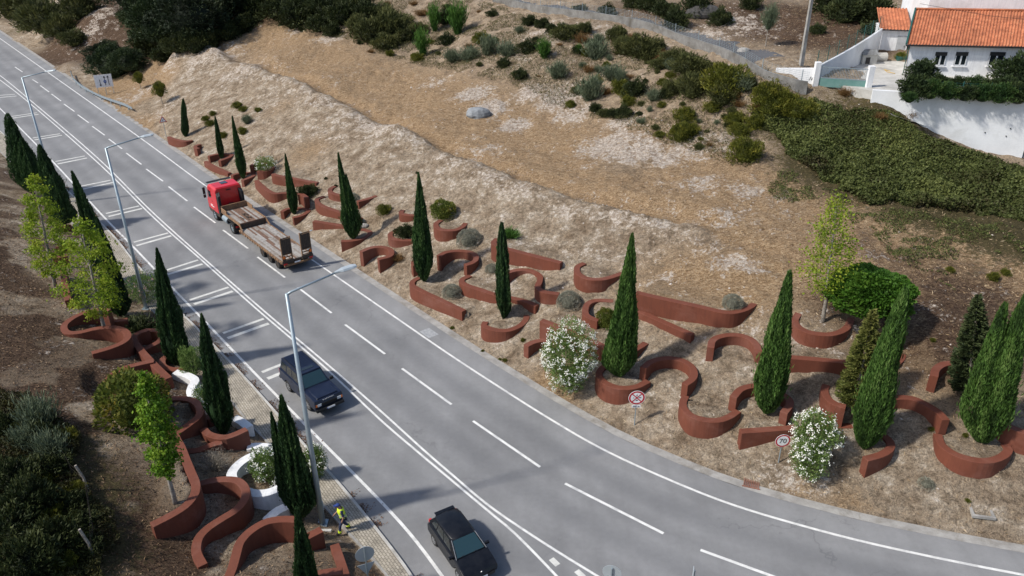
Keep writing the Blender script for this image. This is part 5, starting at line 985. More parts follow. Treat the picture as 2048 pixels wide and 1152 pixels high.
# ------------------------------------------------------------------ people
M_SKIN = pm('skin', (.40, .22, .15), None, 3, .6); M_VEST = pm('hi_vis_yellow', (.62, .80, .03), (.55, .72, .03), 3, .7); M_NVY = pm('navy_cloth', (.018, .028, .065), (.03, .04, .09), 6, .9); M_REF = pm('reflective_band', (.55, .58, .56), None, 3, .4); M_CAP = pm('blue_cap', (.02, .05, .22), None, 5, .8); M_SHOE = pm('black_leather', (.015, .014, .013), None, 5, .6)
def skinned(name, V, E, R, mat, parent, sub=2, root=0):
    me = bpy.data.meshes.new(name); me.from_pydata(V, E, []); me.materials.append(mat); o = link(name, me, parent); md = o.modifiers.new('skin', 'SKIN'); md.use_smooth_shade = True
    sk = me.skin_vertices[0].data if me.skin_vertices else None
    if sk is None:
        import bmesh as _bm
        bm = _bm.new(); bm.from_mesh(me); bm.verts.layers.skin.verify(); bm.to_mesh(me); bm.free(); sk = me.skin_vertices[0].data
    for i, r in enumerate(R): sk[i].radius = (r, r) if not hasattr(r, '__len__') else r; sk[i].use_root = (i == root)
    s = o.modifiers.new('sub', 'SUBSURF'); s.levels = s.render_levels = sub; return o
def person(name, loc, rz, label, J, cap=M_CAP, vest=M_VEST):
    e = empty(name, loc, rz, label, 'person')
    V, E, R = [], [], []
    def a(p, r, par=None): V.append(p); R.append(r); (E.append((par, len(V)-1)) if par is not None else None); return len(V)-1
    pel = a(J['pel'], (.13, .15)); ab = a(J['ab'], (.115, .14), pel); ch = a(J['ch'], (.12, .17), ab); nk = a(J['nk'], .055, ch); hd0 = a(J['hd0'], .075, nk); hd1 = a(J['hd1'], .092, hd0); a(J['hd2'], .065, hd1)
    for s in 'lr':
        sh = a(J[s+'sh'], .065, ch); el = a(J[s+'el'], .042, sh); wr = a(J[s+'wr'], .028, el); w = Vector(J[s+'wr']); dr = (w-Vector(J[s+'el'])).normalized(); pm_ = w+dr*.06; pa = a(tuple(pm_), .030, wr)
        sd_ = dr.cross(Vector((0, 1, 0))).normalized(); 
        for k, ln in enumerate((.062, .07, .066, .052)): o_ = sd_*(.024-.016*k); f1 = a(tuple(pm_+dr*.04+o_), .009, pa); f2 = a(tuple(pm_+dr*(.04+ln*.55)+o_+Vector((0, .008 if s == 'r' else -.008, 0))), .008, f1); a(tuple(pm_+dr*(.04+ln)+o_+Vector((0, .022 if s == 'r' else -.022, 0))), .007, f2)
        th = a(tuple(w+dr*.05+sd_*.04), .010, wr); a(tuple(w+dr*.085+sd_*.055), .009, th)
        hp = a(J[s+'hp'], .085, pel); kn = a(J[s+'kn'], .055, hp); an = a(J[s+'an'], .038, kn)
    skinned('body', V, E, R, M_SKIN, e)
    V, E, R = [], [], []; pel = a(J['pel'], (.15, .17)); 
    for s in 'lr': hp = a(J[s+'hp'], .10, pel); kn = a(J[s+'kn'], .075, hp); an = a(J[s+'an'], .062, kn)
    skinned('trousers', V, E, R, M_NVY, e)
    V, E, R = [], [], []; ch = a(J['ch'], (.135, .18)); ab = a(J['ab'], (.13, .15), ch); nk = a(tuple(Vector(J['nk'])*.6+Vector(J['ch'])*.4), .07, ch)
    for s in 'lr': sh = a(J[s+'sh'], .078, ch); el = a(J[s+'el'], .056, sh)
    skinned('shirt', V, E, R, M_NVY, e)
    if vest:
        C0, C1, C2 = Vector(J['pel'])+Vector((0, 0, .02)), Vector(J['ab']), Vector(J['ch']); m = MB(); rr = []
        for c, rx, ry in ((C0, .175, .205), (C1, .165, .19), (C2-Vector((0, 0, .03)), .175, .215), (C2+Vector((0, 0, .10)), .155, .20), (C2+Vector((0, 0, .165)), .10, .13)):
            rr.append([(c.x+math.cos(t)*rx, c.y+math.sin(t)*ry, c.z) for t in np.linspace(0, 2*math.pi, 20, endpoint=False)])
        m.loft(rr, cap=False); vo = m.build('vest', vest, e, smooth=True); m = MB()
        for c, z in ((C1, .0), (C0, .10)): rr = [[(c.x+math.cos(t)*.180, c.y+math.sin(t)*.208, c.z+z+dz) for t in np.linspace(0, 2*math.pi, 20, endpoint=False)] for dz in (0, .05)]; m.loft(rr, cap=False)
        m.build('reflective_band', M_REF, vo)
    for s in 'lr':
        an = Vector(J[s+'an']); m = MB(); m.box((an.x+.055, an.y, an.z-.045), (.27, .095, .07), tx=.8); m.build('shoe', M_SHOE, e, bevel=.02)
        k = (an*.72+Vector(J[s+'kn'])*.28); k2 = (an*.85+Vector(J[s+'kn'])*.15); m = MB(); m.tube([k, k+(an-k).normalized()*.045], .088, 12); m.tube([k2, k2+(an-k2).normalized()*.04], .082, 12); m.build('ankle_band', M_VEST, e)
    h = Vector(J['hd1']); m = MB(); m.sphere((h.x, h.y, h.z+.055), (.115, .10, .085), 14, 8); m.box((h.x+.13, h.y, h.z+.055), (.13, .14, .018)); m.build('cap', cap, e, smooth=False, bevel=.004)
    m = MB(); f = h+Vector((.088, 0, -.03)); m.sphere(tuple(f+Vector((.012, 0, -.01))), (.018, .014, .022), 8, 6); m.build('nose', M_SKIN, e); m = MB()
    for s in (-1, 1): m.sphere((f.x-.002, f.y+s*.033, f.z+.02), .010, 8, 6)
    m.build('eyes', M_SB, e); m = MB(); m.sphere((f.x-.004, f.y, f.z-.05), (.008, .026, .006), 8, 5); m.build('mouth', M_SR, e); m = MB(); [m.sphere((h.x, h.y+s*.094, h.z-.02), (.022, .012, .032), 8, 6) for s in (-1, 1)]; m.build('ears', M_SKIN, e)
    return e
WALK = dict(pel=(0, 0, .94), ab=(.03, 0, 1.12), ch=(.07, 0, 1.34), nk=(.11, 0, 1.50), hd0=(.14, 0, 1.57), hd1=(.17, 0, 1.65), hd2=(.17, 0, 1.73), lsh=(.07, .20, 1.42), lel=(.0, .26, 1.14), lwr=(.08, .25, .90), rsh=(.07, -.20, 1.42), rel=(.14, -.27, 1.16), rwr=(.33, -.22, 1.02),
            lhp=(0, .09, .90), lkn=(.20, .12, .52), lan=(.26, .13, .10), rhp=(0, -.09, .90), rkn=(.02, -.11, .50), ran=(-.24, -.12, .14))
p = at(690, 1062, .13); person('person', (p[0], p[1], .12), math.radians(200), 'worker in hi-vis yellow vest and blue cap walking on the pavement', WALK)
p = at(782, 1163, 1.8); person('person', (p[0], p[1], .12), math.radians(205), 'person of whom only a blue cap shows at the bottom edge', WALK)
# ------------------------------------------------------------------ houses on the hill
M_TILE = None
def tile_material():
    m, n, b, out = _new('clay_tiles'); tc = n.nodes.new('ShaderNodeTexCoord'); vec = tc.outputs['Object']
    f = _noise(n, vec, 2.2, 5, .7); g = _noise(n, vec, .5, 4, .6); c = _ramp(n, f, ((.3, (.27, .085, .04)), (.55, (.46, .16, .075)), (.75, (.55, .25, .13)))); c = _mix(n, 1., c, _ramp(n, g, ((.3, .75), (.65, 1.1))), 'MULTIPLY')
    n.links.new(c, b.inputs['Base Color']); b.inputs['Roughness'].default_value = .85; return m
M_TILE = tile_material(); M_GREENP = pm('green_trim', (.02, .10, .085), None, 3, .5); M_FRAMEW = pm('white_window_frame', (.70, .72, .74), None, 3, .4)
ZT = 11.9     # terrace level
A = at(1815.5, 88.6, ZT+2.75); Bp = at(2048, 93.0, ZT+2.75); ux = (Bp-A)/np.linalg.norm(Bp-A); uy = np.array([-ux[1], ux[0]])   # uy points away from the camera
HA = math.atan2(ux[1], ux[0])
def roof_mesh(x0, x1, y0, z0, y1, z1, name, parent, pitch=.26, th=.06):
    # rows of half-round tiles running up the slope as real relief
    L_ = math.hypot(y1-y0, z1-z0); nu = int((x1-x0)/pitch)*8; nv = max(2, int(L_/.38)); V, F = [], []
    for j in range(nv+1):
        for sub_ in ((0, 1) if j < nv else (0,)):
            t = (j+sub_*.96)/nv; t = min(t, 1); lift = .035 if sub_ == 0 else 0.
            for i in range(nu+1):
                x = x0+(x1-x0)*i/nu; w = math.sin(2*math.pi*(x-x0)/pitch); h = th*(abs(w)**.7*(1 if w > 0 else -.45))+lift
                V.append((x, y0+(y1-y0)*t, z0+(z1-z0)*t+h))
    rows = len(V)//(nu+1)
    for j in range(rows-1):
        for i in range(nu): F.append((j*(nu+1)+i, j*(nu+1)+i+1, (j+1)*(nu+1)+i+1, (j+1)*(nu+1)+i))
    o = link(name, np_mesh(name, V, F, M_TILE, smooth=False), parent); return o
W_H, D_H = 24., 7.4; ZE = 2.70
e = empty('white_house', (A[0]+ux[0]*.35+uy[0]*.35, A[1]+ux[1]*.35+uy[1]*.35, ZT), HA, 'white bungalow with a long orange tiled roof and three shuttered windows', 'house'); HOUSE = e
m = MB(); m.box((W_H/2, D_H/2, ZE/2-.3), (W_H, D_H, ZE+.6)); m.build('wall', M_WHITE, e)
SK = .35; ridge_z = z_at_row(A+uy*(D_H/2+.35)+ux*1.4, 19, ZT+2, ZT+9)-ZT; ridge_z = min(max(ridge_z, ZE+1.2), ZE+2.6)
r1 = roof_mesh(-.35, W_H, -.45, ZE+.02, D_H/2, ridge_z, 'roof', e); roof_mesh(-.35, W_H, D_H+.45, ZE+.02, D_H/2, ridge_z, 'roof', e)
m = MB(); m.add([(0, 0, ZE-.05), (0, D_H, ZE-.05), (0, D_H/2, ridge_z-.12), (W_H, 0, ZE-.05), (W_H, D_H, ZE-.05), (W_H, D_H/2, ridge_z-.12)], [(0, 2, 1), (3, 4, 5), (0, 3, 5, 2), (1, 2, 5, 4), (0, 1, 4, 3)]); m.build('gable', M_WHITE, e)
m = MB(); m.box((W_H/2-.2, -.50, ZE-.02), (W_H+.3, .12, .12)); m.build('gutter', M_SB, e); m = MB(); m.loft([[(-.42, -.5, ZE+.05), (-.28, -.5, ZE+.05), (-.28, -.5, ZE+.2), (-.42, -.5, ZE+.2)], [(-.42, D_H/2, ridge_z+.03), (-.28, D_H/2, ridge_z+.03), (-.28, D_H/2, ridge_z+.18), (-.42, D_H/2, ridge_z+.18)]]); m.build('verge_trim', M_GREENP, e)
m = MB(); m.tube([(x, D_H/2, ridge_z+.06) for x in np.linspace(-.3, W_H, 40)], .11, 8); m.build('ridge_tiles', M_TILE, e)
m = MB(); m.tube([(-.1, -.06, ZE-.05), (-.1, -.06, .0)], .04, 7); m.build('downpipe', M_GREENP, e)
def local_x(px, z): q = at(px, 110, ZT+z); return None
def hit_front(px, py):   # point of the front wall plane seen at this pixel, in house axes
    o = np.array(e.location[:]); d = rayd(px, py); n_ = np.array([uy[0], uy[1], 0]); c0 = np.array([0, 0, CAMH]); t = ((o-c0)@n_)/(d@n_); q = c0+d*t-o; return q[0]*ux[0]+q[1]*ux[1], q[2]
for x0, x1 in ((1867, 1893), (1908, 1935), (1976, 2009)):
    (xa, za), (xb, zb) = hit_front(x0, 131), hit_front(x1, 104.5); w_ = abs(xb-xa); zc0, zc1 = min(za, zb), max(za, zb); xc = (xa+xb)/2; h_ = zc1-zc0
    m = MB(); m.box((xc, .02, (zc0+zc1)/2), (w_*1.18, .10, h_)); wd = m.build('window', M_GLASS, e); m = MB()
    w_ = w_*1.18
    for q in (-.5, .0, .5): m.box((xc+q*(w_-.08), -.05, zc0+h_*.38), (.06 if q else .12, .06, h_*.76))
    m.box((xc, -.05, zc0+.04), (w_, .06, .09)); m.build('window_frame', M_FRAMEW, wd); m = MB(); m.box((xc, -.06, zc1-h_*.12), (w_+.0, .05, h_*.28)); m.build('shutter_box', M_SB, wd); m = MB(); m.box((xc, -.08, zc0-.06), (w_+.25, .22, .07)); m.build('window_sill', M_WHITE, wd)
def skew(o):   # the plan of the bungalow is a slight parallelogram
    for ch in o.children:
        if ch.type == 'MESH' and not ch.name.startswith('window'):
            n_ = len(ch.data.vertices); q = np.empty(n_*3); ch.data.vertices.foreach_get('co', q); q = q.reshape(-1, 3); q[:, 0] += SK*q[:, 1]; ch.data.vertices.foreach_set('co', q.ravel()); ch.data.update()
skew(e)
# the building behind, higher up
qb = at(1857, 12, ZT+4.9)
e2 = empty('white_building', (qb[0], qb[1], ZT+1.5), HA, 'taller white building behind the bungalow, cut by the top edge', 'house'); m = MB(); m.box((11, 4, 2.6), (22, 8, 6.4)); m.build('wall', M_WHITE, e2)
m = MB(); m.box((11, 3.9, 5.95), (23, 9, .3)); m.build('roof', M_TILE, e2)
for k in range(7): m = MB(); m.box((6+k*1.9, -.03, 4.6), (.8, .08, .45)); m.build('window', M_GLASS, e2)
# annex with its small tiled roof
a0 = at(1763, 56, ZT+2.6); L2 = float(np.linalg.norm(at(1822, 60, ZT+2.6)-a0)); e3 = empty('annex_building', (a0[0], a0[1], ZT), HA-.12, 'small white annex with a low tiled roof left of the bungalow', 'house')
m = MB(); m.box((L2/2, 2, 1.1), (L2, 4, 2.8)); m.build('wall', M_WHITE, e3); roof_mesh(-.15, L2+.1, -.3, 2.5, 4.2, 3.9, 'roof', e3, .3); m = MB(); m.box((L2/2, -.33, 2.48), (L2+.2, .1, .1)); m.build('gutter', M_SB, e3)
m = MB(); m.box((L2*.78, -.02, .95), (.85, .06, 2.0)); d_ = m.build('door', pm('pale_grey_door', (.42, .44, .46), None, 3, .5), e3); m = MB(); m.box((L2*.78+.32, -.07, .95), (.05, .05, .14)); m.build('handle', M_SB, d_)
# retaining wall with terrace
R1 = at(1746, 180, ZT+.12); R2 = at(2048, 197, ZT+.12); rd = (R2-R1)/np.linalg.norm(R2-R1); R2b = R1+rd*(np.linalg.norm(R2-R1)+1.1); rn_ = np.array([-rd[1], rd[0]])
def wallseg(name, A_, B_, z0, z1, th, mat, label, cat='wall', zb0=None, zb1=None, bevel=.01, z1b=None):
    A_ = np.asarray(A_); B_ = np.asarray(B_); d_ = (B_-A_)/np.linalg.norm(B_-A_); n_ = np.array([-d_[1], d_[0]])*th; c = (A_+B_)/2; m = MB(); z1b = z1 if z1b is None else z1b
    m.loft([[(A_[0]-c[0], A_[1]-c[1], z0), (A_[0]+n_[0]-c[0], A_[1]+n_[1]-c[1], z0), (A_[0]+n_[0]-c[0], A_[1]+n_[1]-c[1], z1), (A_[0]-c[0], A_[1]-c[1], z1)], [(B_[0]-c[0], B_[1]-c[1], z0), (B_[0]+n_[0]-c[0], B_[1]+n_[1]-c[1], z0), (B_[0]+n_[0]-c[0], B_[1]+n_[1]-c[1], z1b), (B_[0]-c[0], B_[1]-c[1], z1b)]])
    return tag(m.build(name, mat, None, bevel=bevel, loc=(c[0], c[1], 0)), label, cat)
M_WHITE2 = pm('stained_white_render', (.76, .78, .80), (.66, .68, .70), .6, .9, world=True, bump=.006, fine=.04, dirt=(.52, .53, .52))
rw = wallseg('retaining_wall', R1, R2b, 4.5, ZT+.12, .3, M_WHITE2, 'high white retaining wall carrying the bungalow garden')
back = R2b+rn_*16; wallseg('retaining_wall', R2b+rn_*.02-rd*.0, back, 4.5, ZT+.12, .3, M_WHITE2, 'return of the high white retaining wall going back at the right edge')
for px_, py_ in ((2021,257),(1970,265),(2012,272)):
    o = np.array([R1[0], R1[1], 0]); d = rayd(px_, py_); n_ = np.array([rn_[0], rn_[1], 0]); c0 = np.array([0, 0, CAMH]); t = ((o-c0)@n_)/(d@n_); q = c0+d*t
    m = MB(); m.cyl((0, .02, 0), (0, -.05, 0), .05, n=10); tag(m.build('drain_pipe', M_SB, loc=q, rot=(0, 0, math.atan2(rd[1], rd[0]))), {2021: 'uppermost of the three dark drain holes in the white retaining wall', 1970: 'leftmost dark drain hole low in the white retaining wall', 2012: 'lowest right dark drain hole in the white retaining wall'}[px_], 'drain pipe', 'drain holes in the retaining wall')
TP = [R1+rn_*.25, R2b+rn_*.25, R2b+rn_*18, at(1770, 60, ZT)+uy*2, at(1625, 160, ZT+.02)]
m = MB(); m.prism([tuple(p) for p in TP], ZT-1.2, ZT); tag(m.build('courtyard', M_CONC_L), 'pale concrete courtyard in front of the houses', kind='structure')
# gate posts and gate
g0, g1 = at(1629, 172, ZT-.2), at(1735, 179, ZT-.2)
zg0 = z_at_row(g0, 131, ZT, ZT+4); zg1 = z_at_row(g1, 139, ZT, ZT+4)
for q, z, lb in ((g0, zg0, 'white gate post at the left of the green gate'), (g1, zg1, 'white gate post at the right of the green gate')):
    m = MB(); m.box((0, 0, (z-ZT)/2-.4), (.48, .4, z-ZT+1.4)); tag(m.build('gate_post', M_WHITE, loc=(q[0], q[1], ZT), bevel=.02), lb, 'gate post')
gd = (g1-g0)/np.linalg.norm(g1-g0); GL = float(np.linalg.norm(g1-g0))-.5; e4 = empty('metal_gate', (g0[0]+gd[0]*.25, g0[1]+gd[1]*.25, ZT-.25), math.atan2(gd[1], gd[0]), 'green and grey sliding driveway gate with upright bars', 'gate')
m = MB(); m.box((GL/2, 0, .40), (GL, .05, .72)); m.build('lower_panel', pm('green_mesh_panel', (.10, .22, .20), (.14, .26, .24), 2, .7), e4); m = MB(); m.box((GL/2, 0, 1.72), (GL, .05, .06)); m.box((GL/2, 0, .80), (GL, .06, .06)); m.build('frame', M_STEEL, e4)
m = MB(); [m.box((.1+k*(GL-.2)/30, 0, 1.26), (.03, .03, .9)) for k in range(31)]; m.build('bars', M_STEEL, e4)
# low white wall left of the gate, and the boundary wall climbing behind it
w0 = at(1552, 137, ZT+1.0); wallseg('garden_wall', w0, g0-gd*.24, ZT-.6, ZT+1.02, .25, M_WHITE, 'low white wall with a dark scribble left of the gate', z1b=zg0-.25)
sc_ = (w0+(g0-w0)*.84); m = MB(); [m.tube([(x, -.02, z), (x+.12, -.02, z+.34), (x+.2, -.02, z+.02)], .018, 4) for x, z in ((0, 0), (.22, .05), (.42, .0))]; tag(m.build('graffiti', M_SB, loc=(sc_[0], sc_[1]-.03, ZT+.25), rot=(0, 0, math.atan2(*(g0-w0)[::-1]))), 'dark scribbled graffiti on the low white wall', 'graffiti')
BW = crom([g0+uy*.1, at(1690, 106, ZT+1.75), at(1735, 80, ZT+2.1), at(1766, 57, ZT+2.6)], 8); c = BW.mean(0); m = MB(); Zt_ = np.linspace(zg0-.15, ZT+2.6, len(BW)); Q = offset(BW, .2)
m.loft([[(BW[i][0]-c[0], BW[i][1]-c[1], ZT-2.5), (BW[i][0]-c[0], BW[i][1]-c[1], Zt_[i]), (Q[i][0]-c[0], Q[i][1]-c[1], Zt_[i]), (Q[i][0]-c[0], Q[i][1]-c[1], ZT-2.5)] for i in range(len(BW))]); tag(m.build('boundary_wall', M_WHITE2, loc=(c[0], c[1], 0)), 'white boundary wall climbing from the gate to the annex', 'wall')
def meshfence(P, h, label, mat=M_STEEL, name='mesh_fence', zoff=0., step=2.2, wire=.5, zs=None):
    P = step_resample(P, wire); Z = np.array([float(gz(*p)) for p in P])+zoff if zs is None else np.interp(np.linspace(0, 1, len(P)), np.linspace(0, 1, len(zs)), zs); o0 = P[0]; e_ = empty(name, (o0[0], o0[1], 0), 0, label, 'fence')
    m = MB()
    for k in range(6): m.tube([(P[i][0]-o0[0], P[i][1]-o0[1], Z[i]+h*(k+.5)/6) for i in range(len(P))], .010, 3, False)
    for i in range(len(P)): m.tube([(P[i][0]-o0[0], P[i][1]-o0[1], Z[i]), (P[i][0]-o0[0], P[i][1]-o0[1], Z[i]+h)], .008, 3, False)
    w = m.build('wire_mesh', mat, e_)
    for i in range(0, len(P), max(1, int(step/wire))): m = MB(); m.cyl((P[i][0]-o0[0], P[i][1]-o0[1], Z[i]-.3), (P[i][0]-o0[0], P[i][1]-o0[1], Z[i]+h+.08), .035, n=6); m.build('fence_post', mat, e_)
    return e_
meshfence(BW+uy*.35, 1.3, 'green wire fence standing on the climbing boundary wall', M_GREENP, zs=list(Zt_-.05))
meshfence(np.array([R1+rd*2.6+rn_*.15, R2b+rn_*.15]), 1.0, 'green wire fence along the top of the white retaining wall', M_GREENP, zs=[ZT+.1, ZT+.1])
# yard objects
def yard(px, py, z=ZT): return at3(px, py, z)
M_ROOFG = pm('grey_sheet', (.24, .25, .25), (.14, .14, .14), 4, .8)
for q, lb, s in (((1731,126), 'dog kennel with grey pitched roof in the yard, nearer the gate', 1.0), ((1774,106), 'second kennel with a grey roof close to the annex wall', .9)):
    p = yard(*q); e_ = empty('dog_kennel', p, HA+.3, lb, 'kennel'); m = MB(); m.box((0, 0, .45*s), (1.5*s, 1.2*s, .9*s)); m.build('wall', M_CONC_L, e_); m = MB(); m.loft([[(-.85*s, -.75*s, .9*s), (-.85*s, 0, 1.3*s), (-.85*s, .75*s, .9*s), (-.85*s, 0, 1.2*s)], [(.85*s, -.75*s, .9*s), (.85*s, 0, 1.3*s), (.85*s, .75*s, .9*s), (.85*s, 0, 1.2*s)]]); m.build('roof', M_ROOFG, e_); m = MB(); m.box((-.2*s, -.61*s, .35*s), (.45*s, .03, .6*s)); m.build('doorway', M_SB, e_)
p = yard(1759, 122); m = MB(); m.cyl((-.6, 0, .4), (.6, 0, .4), .4, n=16); tag(m.build('water_tank', M_CONC_L, loc=p, rot=(0, 0, HA+.2), bevel=.05), 'pale round tank lying between the kennel and the planter', 'tank')
a_, b_ = yard(1764, 122), yard(1796, 98); wallseg('planter_kerb', a_[:2], b_[:2], ZT-.1, ZT+.35, .3, M_CONC, 'long grey concrete kerb running to the annex door')
p = yard(1801, 121); m = MB(); m.box((0, 0, .2), (.8, .5, .4), tx=1.1, ty=1.1); tag(m.build('flower_planter', M_GREENP, loc=p), 'dark green flower planter at the corner of the bungalow', 'planter'); shrub(1801, 112, 9, 'gorse', 'leafy plant in the green planter by the bungalow', 'plant', name='potted_plant')
cp_ = [yard(1780,143)+np.array([0,0,.02]), yard(1768,140)+np.array([0,0,.02]), yard(1775,145)+np.array([0,0,.02]), yard(1790,148)+np.array([0,0,.02])]; o_ = cp_[0]; m = MB(); m.tube([tuple(q-o_+np.array([0, 0, .03])) for q in cp_], .03, 5); tag(m.build('garden_hose', pm('yellow_hose', (.55, .36, .10), None, 3, .6), loc=o_), 'yellow garden hose lying on the courtyard', 'hose')
# hedge and garden plants in front of the bungalow
BM['hedge'] = [ball_mesh(3600, M_LEAF_D, 51, .17, .7, 1., .4, 2.4, .5, .45), ball_mesh(3600, M_LEAF_D, 52, .17, .7, .9, .4, 2.4, .5, .45)]
BM['hedgeg'] = [ball_mesh(3000, leafm('garden_green_leaves', (.008, .024, .006), (.028, .066, .014), (.08, .12, .03), .2), 53, .17, .75, 1., .35, 2.4, .6, .45)]
def onz(px, py, rpx, kind, z, label, cat, name, zs=1., group=None):
    p = at3(px, py+rpx*.7, z); d = math.sqrt(p[0]**2+p[1]**2+(CAMH-z)**2); R = rpx*d/FPX; k = cnt.get(kind, 0); cnt[kind] = k+1; o = link(name, BM[kind][k % len(BM[kind])], None, (p[0], p[1], z-.1), (0, 0, random.uniform(0, 6))); o.scale = (R, R, R*zs); return tag(o, label, cat, group)
HEDGE_L = ['leftmost dark hedge shrub above the retaining wall beside the courtyard','bright green hedge shrub below the left side of the first window','bright green hedge shrub below the gap between first and second window','dark hedge shrub at the fence below the second window','bright green hedge shrub at the fence between second and third window','bright green hedge shrub at the fence below the third window','dark hedge shrub at the right edge above the retaining wall','dark shrub of the inner hedge row under the first window','green shrub of the inner hedge row right of the second window','dark shrub of the inner hedge row under the second window','dark shrub of the inner hedge row left of the third window','dark shrub of the inner hedge row under the third window','low green plant spilling over the left end of the garden fence']
for i, (x, y, r, k, zs) in enumerate([(1825,172,24,'hedge',1),(1860,176,20,'hedgeg',1),(1895,178,20,'hedgeg',.9),(1930,181,20,'hedge',.9),(1965,182,20,'hedgeg',.9),(2000,183,22,'hedgeg',.9),(2035,184,22,'hedge',.9),(1880,158,18,'hedge',.9),(1950,160,16,'hedgeg',.8),(1915,160,14,'hedge',.8),(1980,164,16,'hedge',.8),(2010,165,20,'hedge',.8),(1818,190,14,'hedgeg',.8)]):
    onz(x, y, r, k, ZT, HEDGE_L[i], 'hedge', 'hedge_shrub', zs, 'shrubs of the garden hedge')
onz(1842,140,24,'hedge',ZT,'dark round garden bush left of the first bungalow window','shrub','garden_bush',1.1); onz(2032,142,36,'hedge',ZT,'large dark garden bush hiding the corner of the third window','shrub','garden_bush',.95)
onz(1995,205-25,9,'dark',ZT,'low plant at the foot of the bungalow hedge','plant','garden_plant')
b = gp(1948, 262); o = link('weed_plant', BM['gbroom'][0], None, b); o.scale = (.55, .55, 1.1); tag(o, 'tall green weed growing against the white retaining wall', 'plant')
# hill road: concrete parapet, fence posts, asphalt
HR = crom([gp(*q)[:2] for q in ((985,4),(1001,7),(1057,20),(1103,28),(1196,40),(1288,57),(1349,80),(1404,100),(1450,118),(1511,150),(1580,178),(1612,190))], 6); HR = step_resample(HR, 1.); hz = np.array([float(gz(*p)) for p in HR]); hz = np.convolve(np.pad(hz, 4, 'edge'), np.ones(9)/9, 'valid')
N_ = offset(HR, 1.)-HR; N_ = N_ if (N_.mean(0)@np.array([.2, 1])) > 0 else -N_
c = HR.mean(0); m = MB(); m.loft([[(HR[i][0]-c[0], HR[i][1]-c[1], hz[i]-1.2), (HR[i][0]-c[0], HR[i][1]-c[1], hz[i]+.85), (HR[i][0]+N_[i][0]*.22-c[0], HR[i][1]+N_[i][1]*.22-c[1], hz[i]+.85), (HR[i][0]+N_[i][0]*.22-c[0], HR[i][1]+N_[i][1]*.22-c[1], hz[i]-1.2)] for i in range(len(HR))]); par = m.build('parapet_wall', pm('weathered_concrete', (.24, .235, .225), (.14, .135, .125), 1.2, .95, world=True, bump=.03, fine=.2, dirt=(.09, .08, .065)), None, loc=(c[0], c[1], 0)); tag(par, 'long grey concrete parapet of the hill road', 'wall')
n_ = len(HR); A1 = HR+N_*.24; B1 = HR+N_*4.6; V = np.r_[np.c_[A1, hz+.42], np.c_[B1, hz+.62]]; i = np.arange(n_-1); tag(link('hill_road', np_mesh('hill_road', V, np.stack([i, i+n_, i+n_+1, i+1], 1), M_ASPH2)), 'narrow dark asphalt hill road behind the parapet', kind='structure')
meshfence(HR+N_*.1, .9, 'wire fence with thin posts on the concrete parapet', M_STEEL, zs=list(hz+.8), step=4., wire=.55)
pth = crom([gp(*q)[:2] for q in ((1775,226),(1800,236),(1860,255),(1930,280),(1990,300),(2060,318),(2120,335))], 6); pz = np.array([float(gz(*p)) for p in pth])+.07; q_ = offset(pth, 1.); q_ = q_ if (q_-pth).mean(0)[1] > 0 else offset(pth, -1.); n_ = len(pth)
tag(link('path', np_mesh('path', np.r_[np.c_[pth-(q_-pth)*.2, pz], np.c_[pth+(q_-pth)*1.1, pz+.03]], np.stack([np.arange(n_-1), np.arange(n_-1)+n_, np.arange(n_-1)+n_+1, np.arange(n_-1)+1], 1), M_CONC)), 'grey path under the retaining wall', kind='structure')
# utility pole
b = gp(1602, 131); e_ = empty('utility_pole', b, .3, 'tall square concrete utility pole on the brown slope left of the houses', 'utility pole'); m = MB(); m.box((0, 0, 4.5), (.36, .28, 10), tx=.5, ty=.5); m.build('pole', M_CONC, e_); m = MB(); m.box((0, 0, 9.2), (1.6, .1, .1)); m.build('crossarm', M_STEEL, e_)
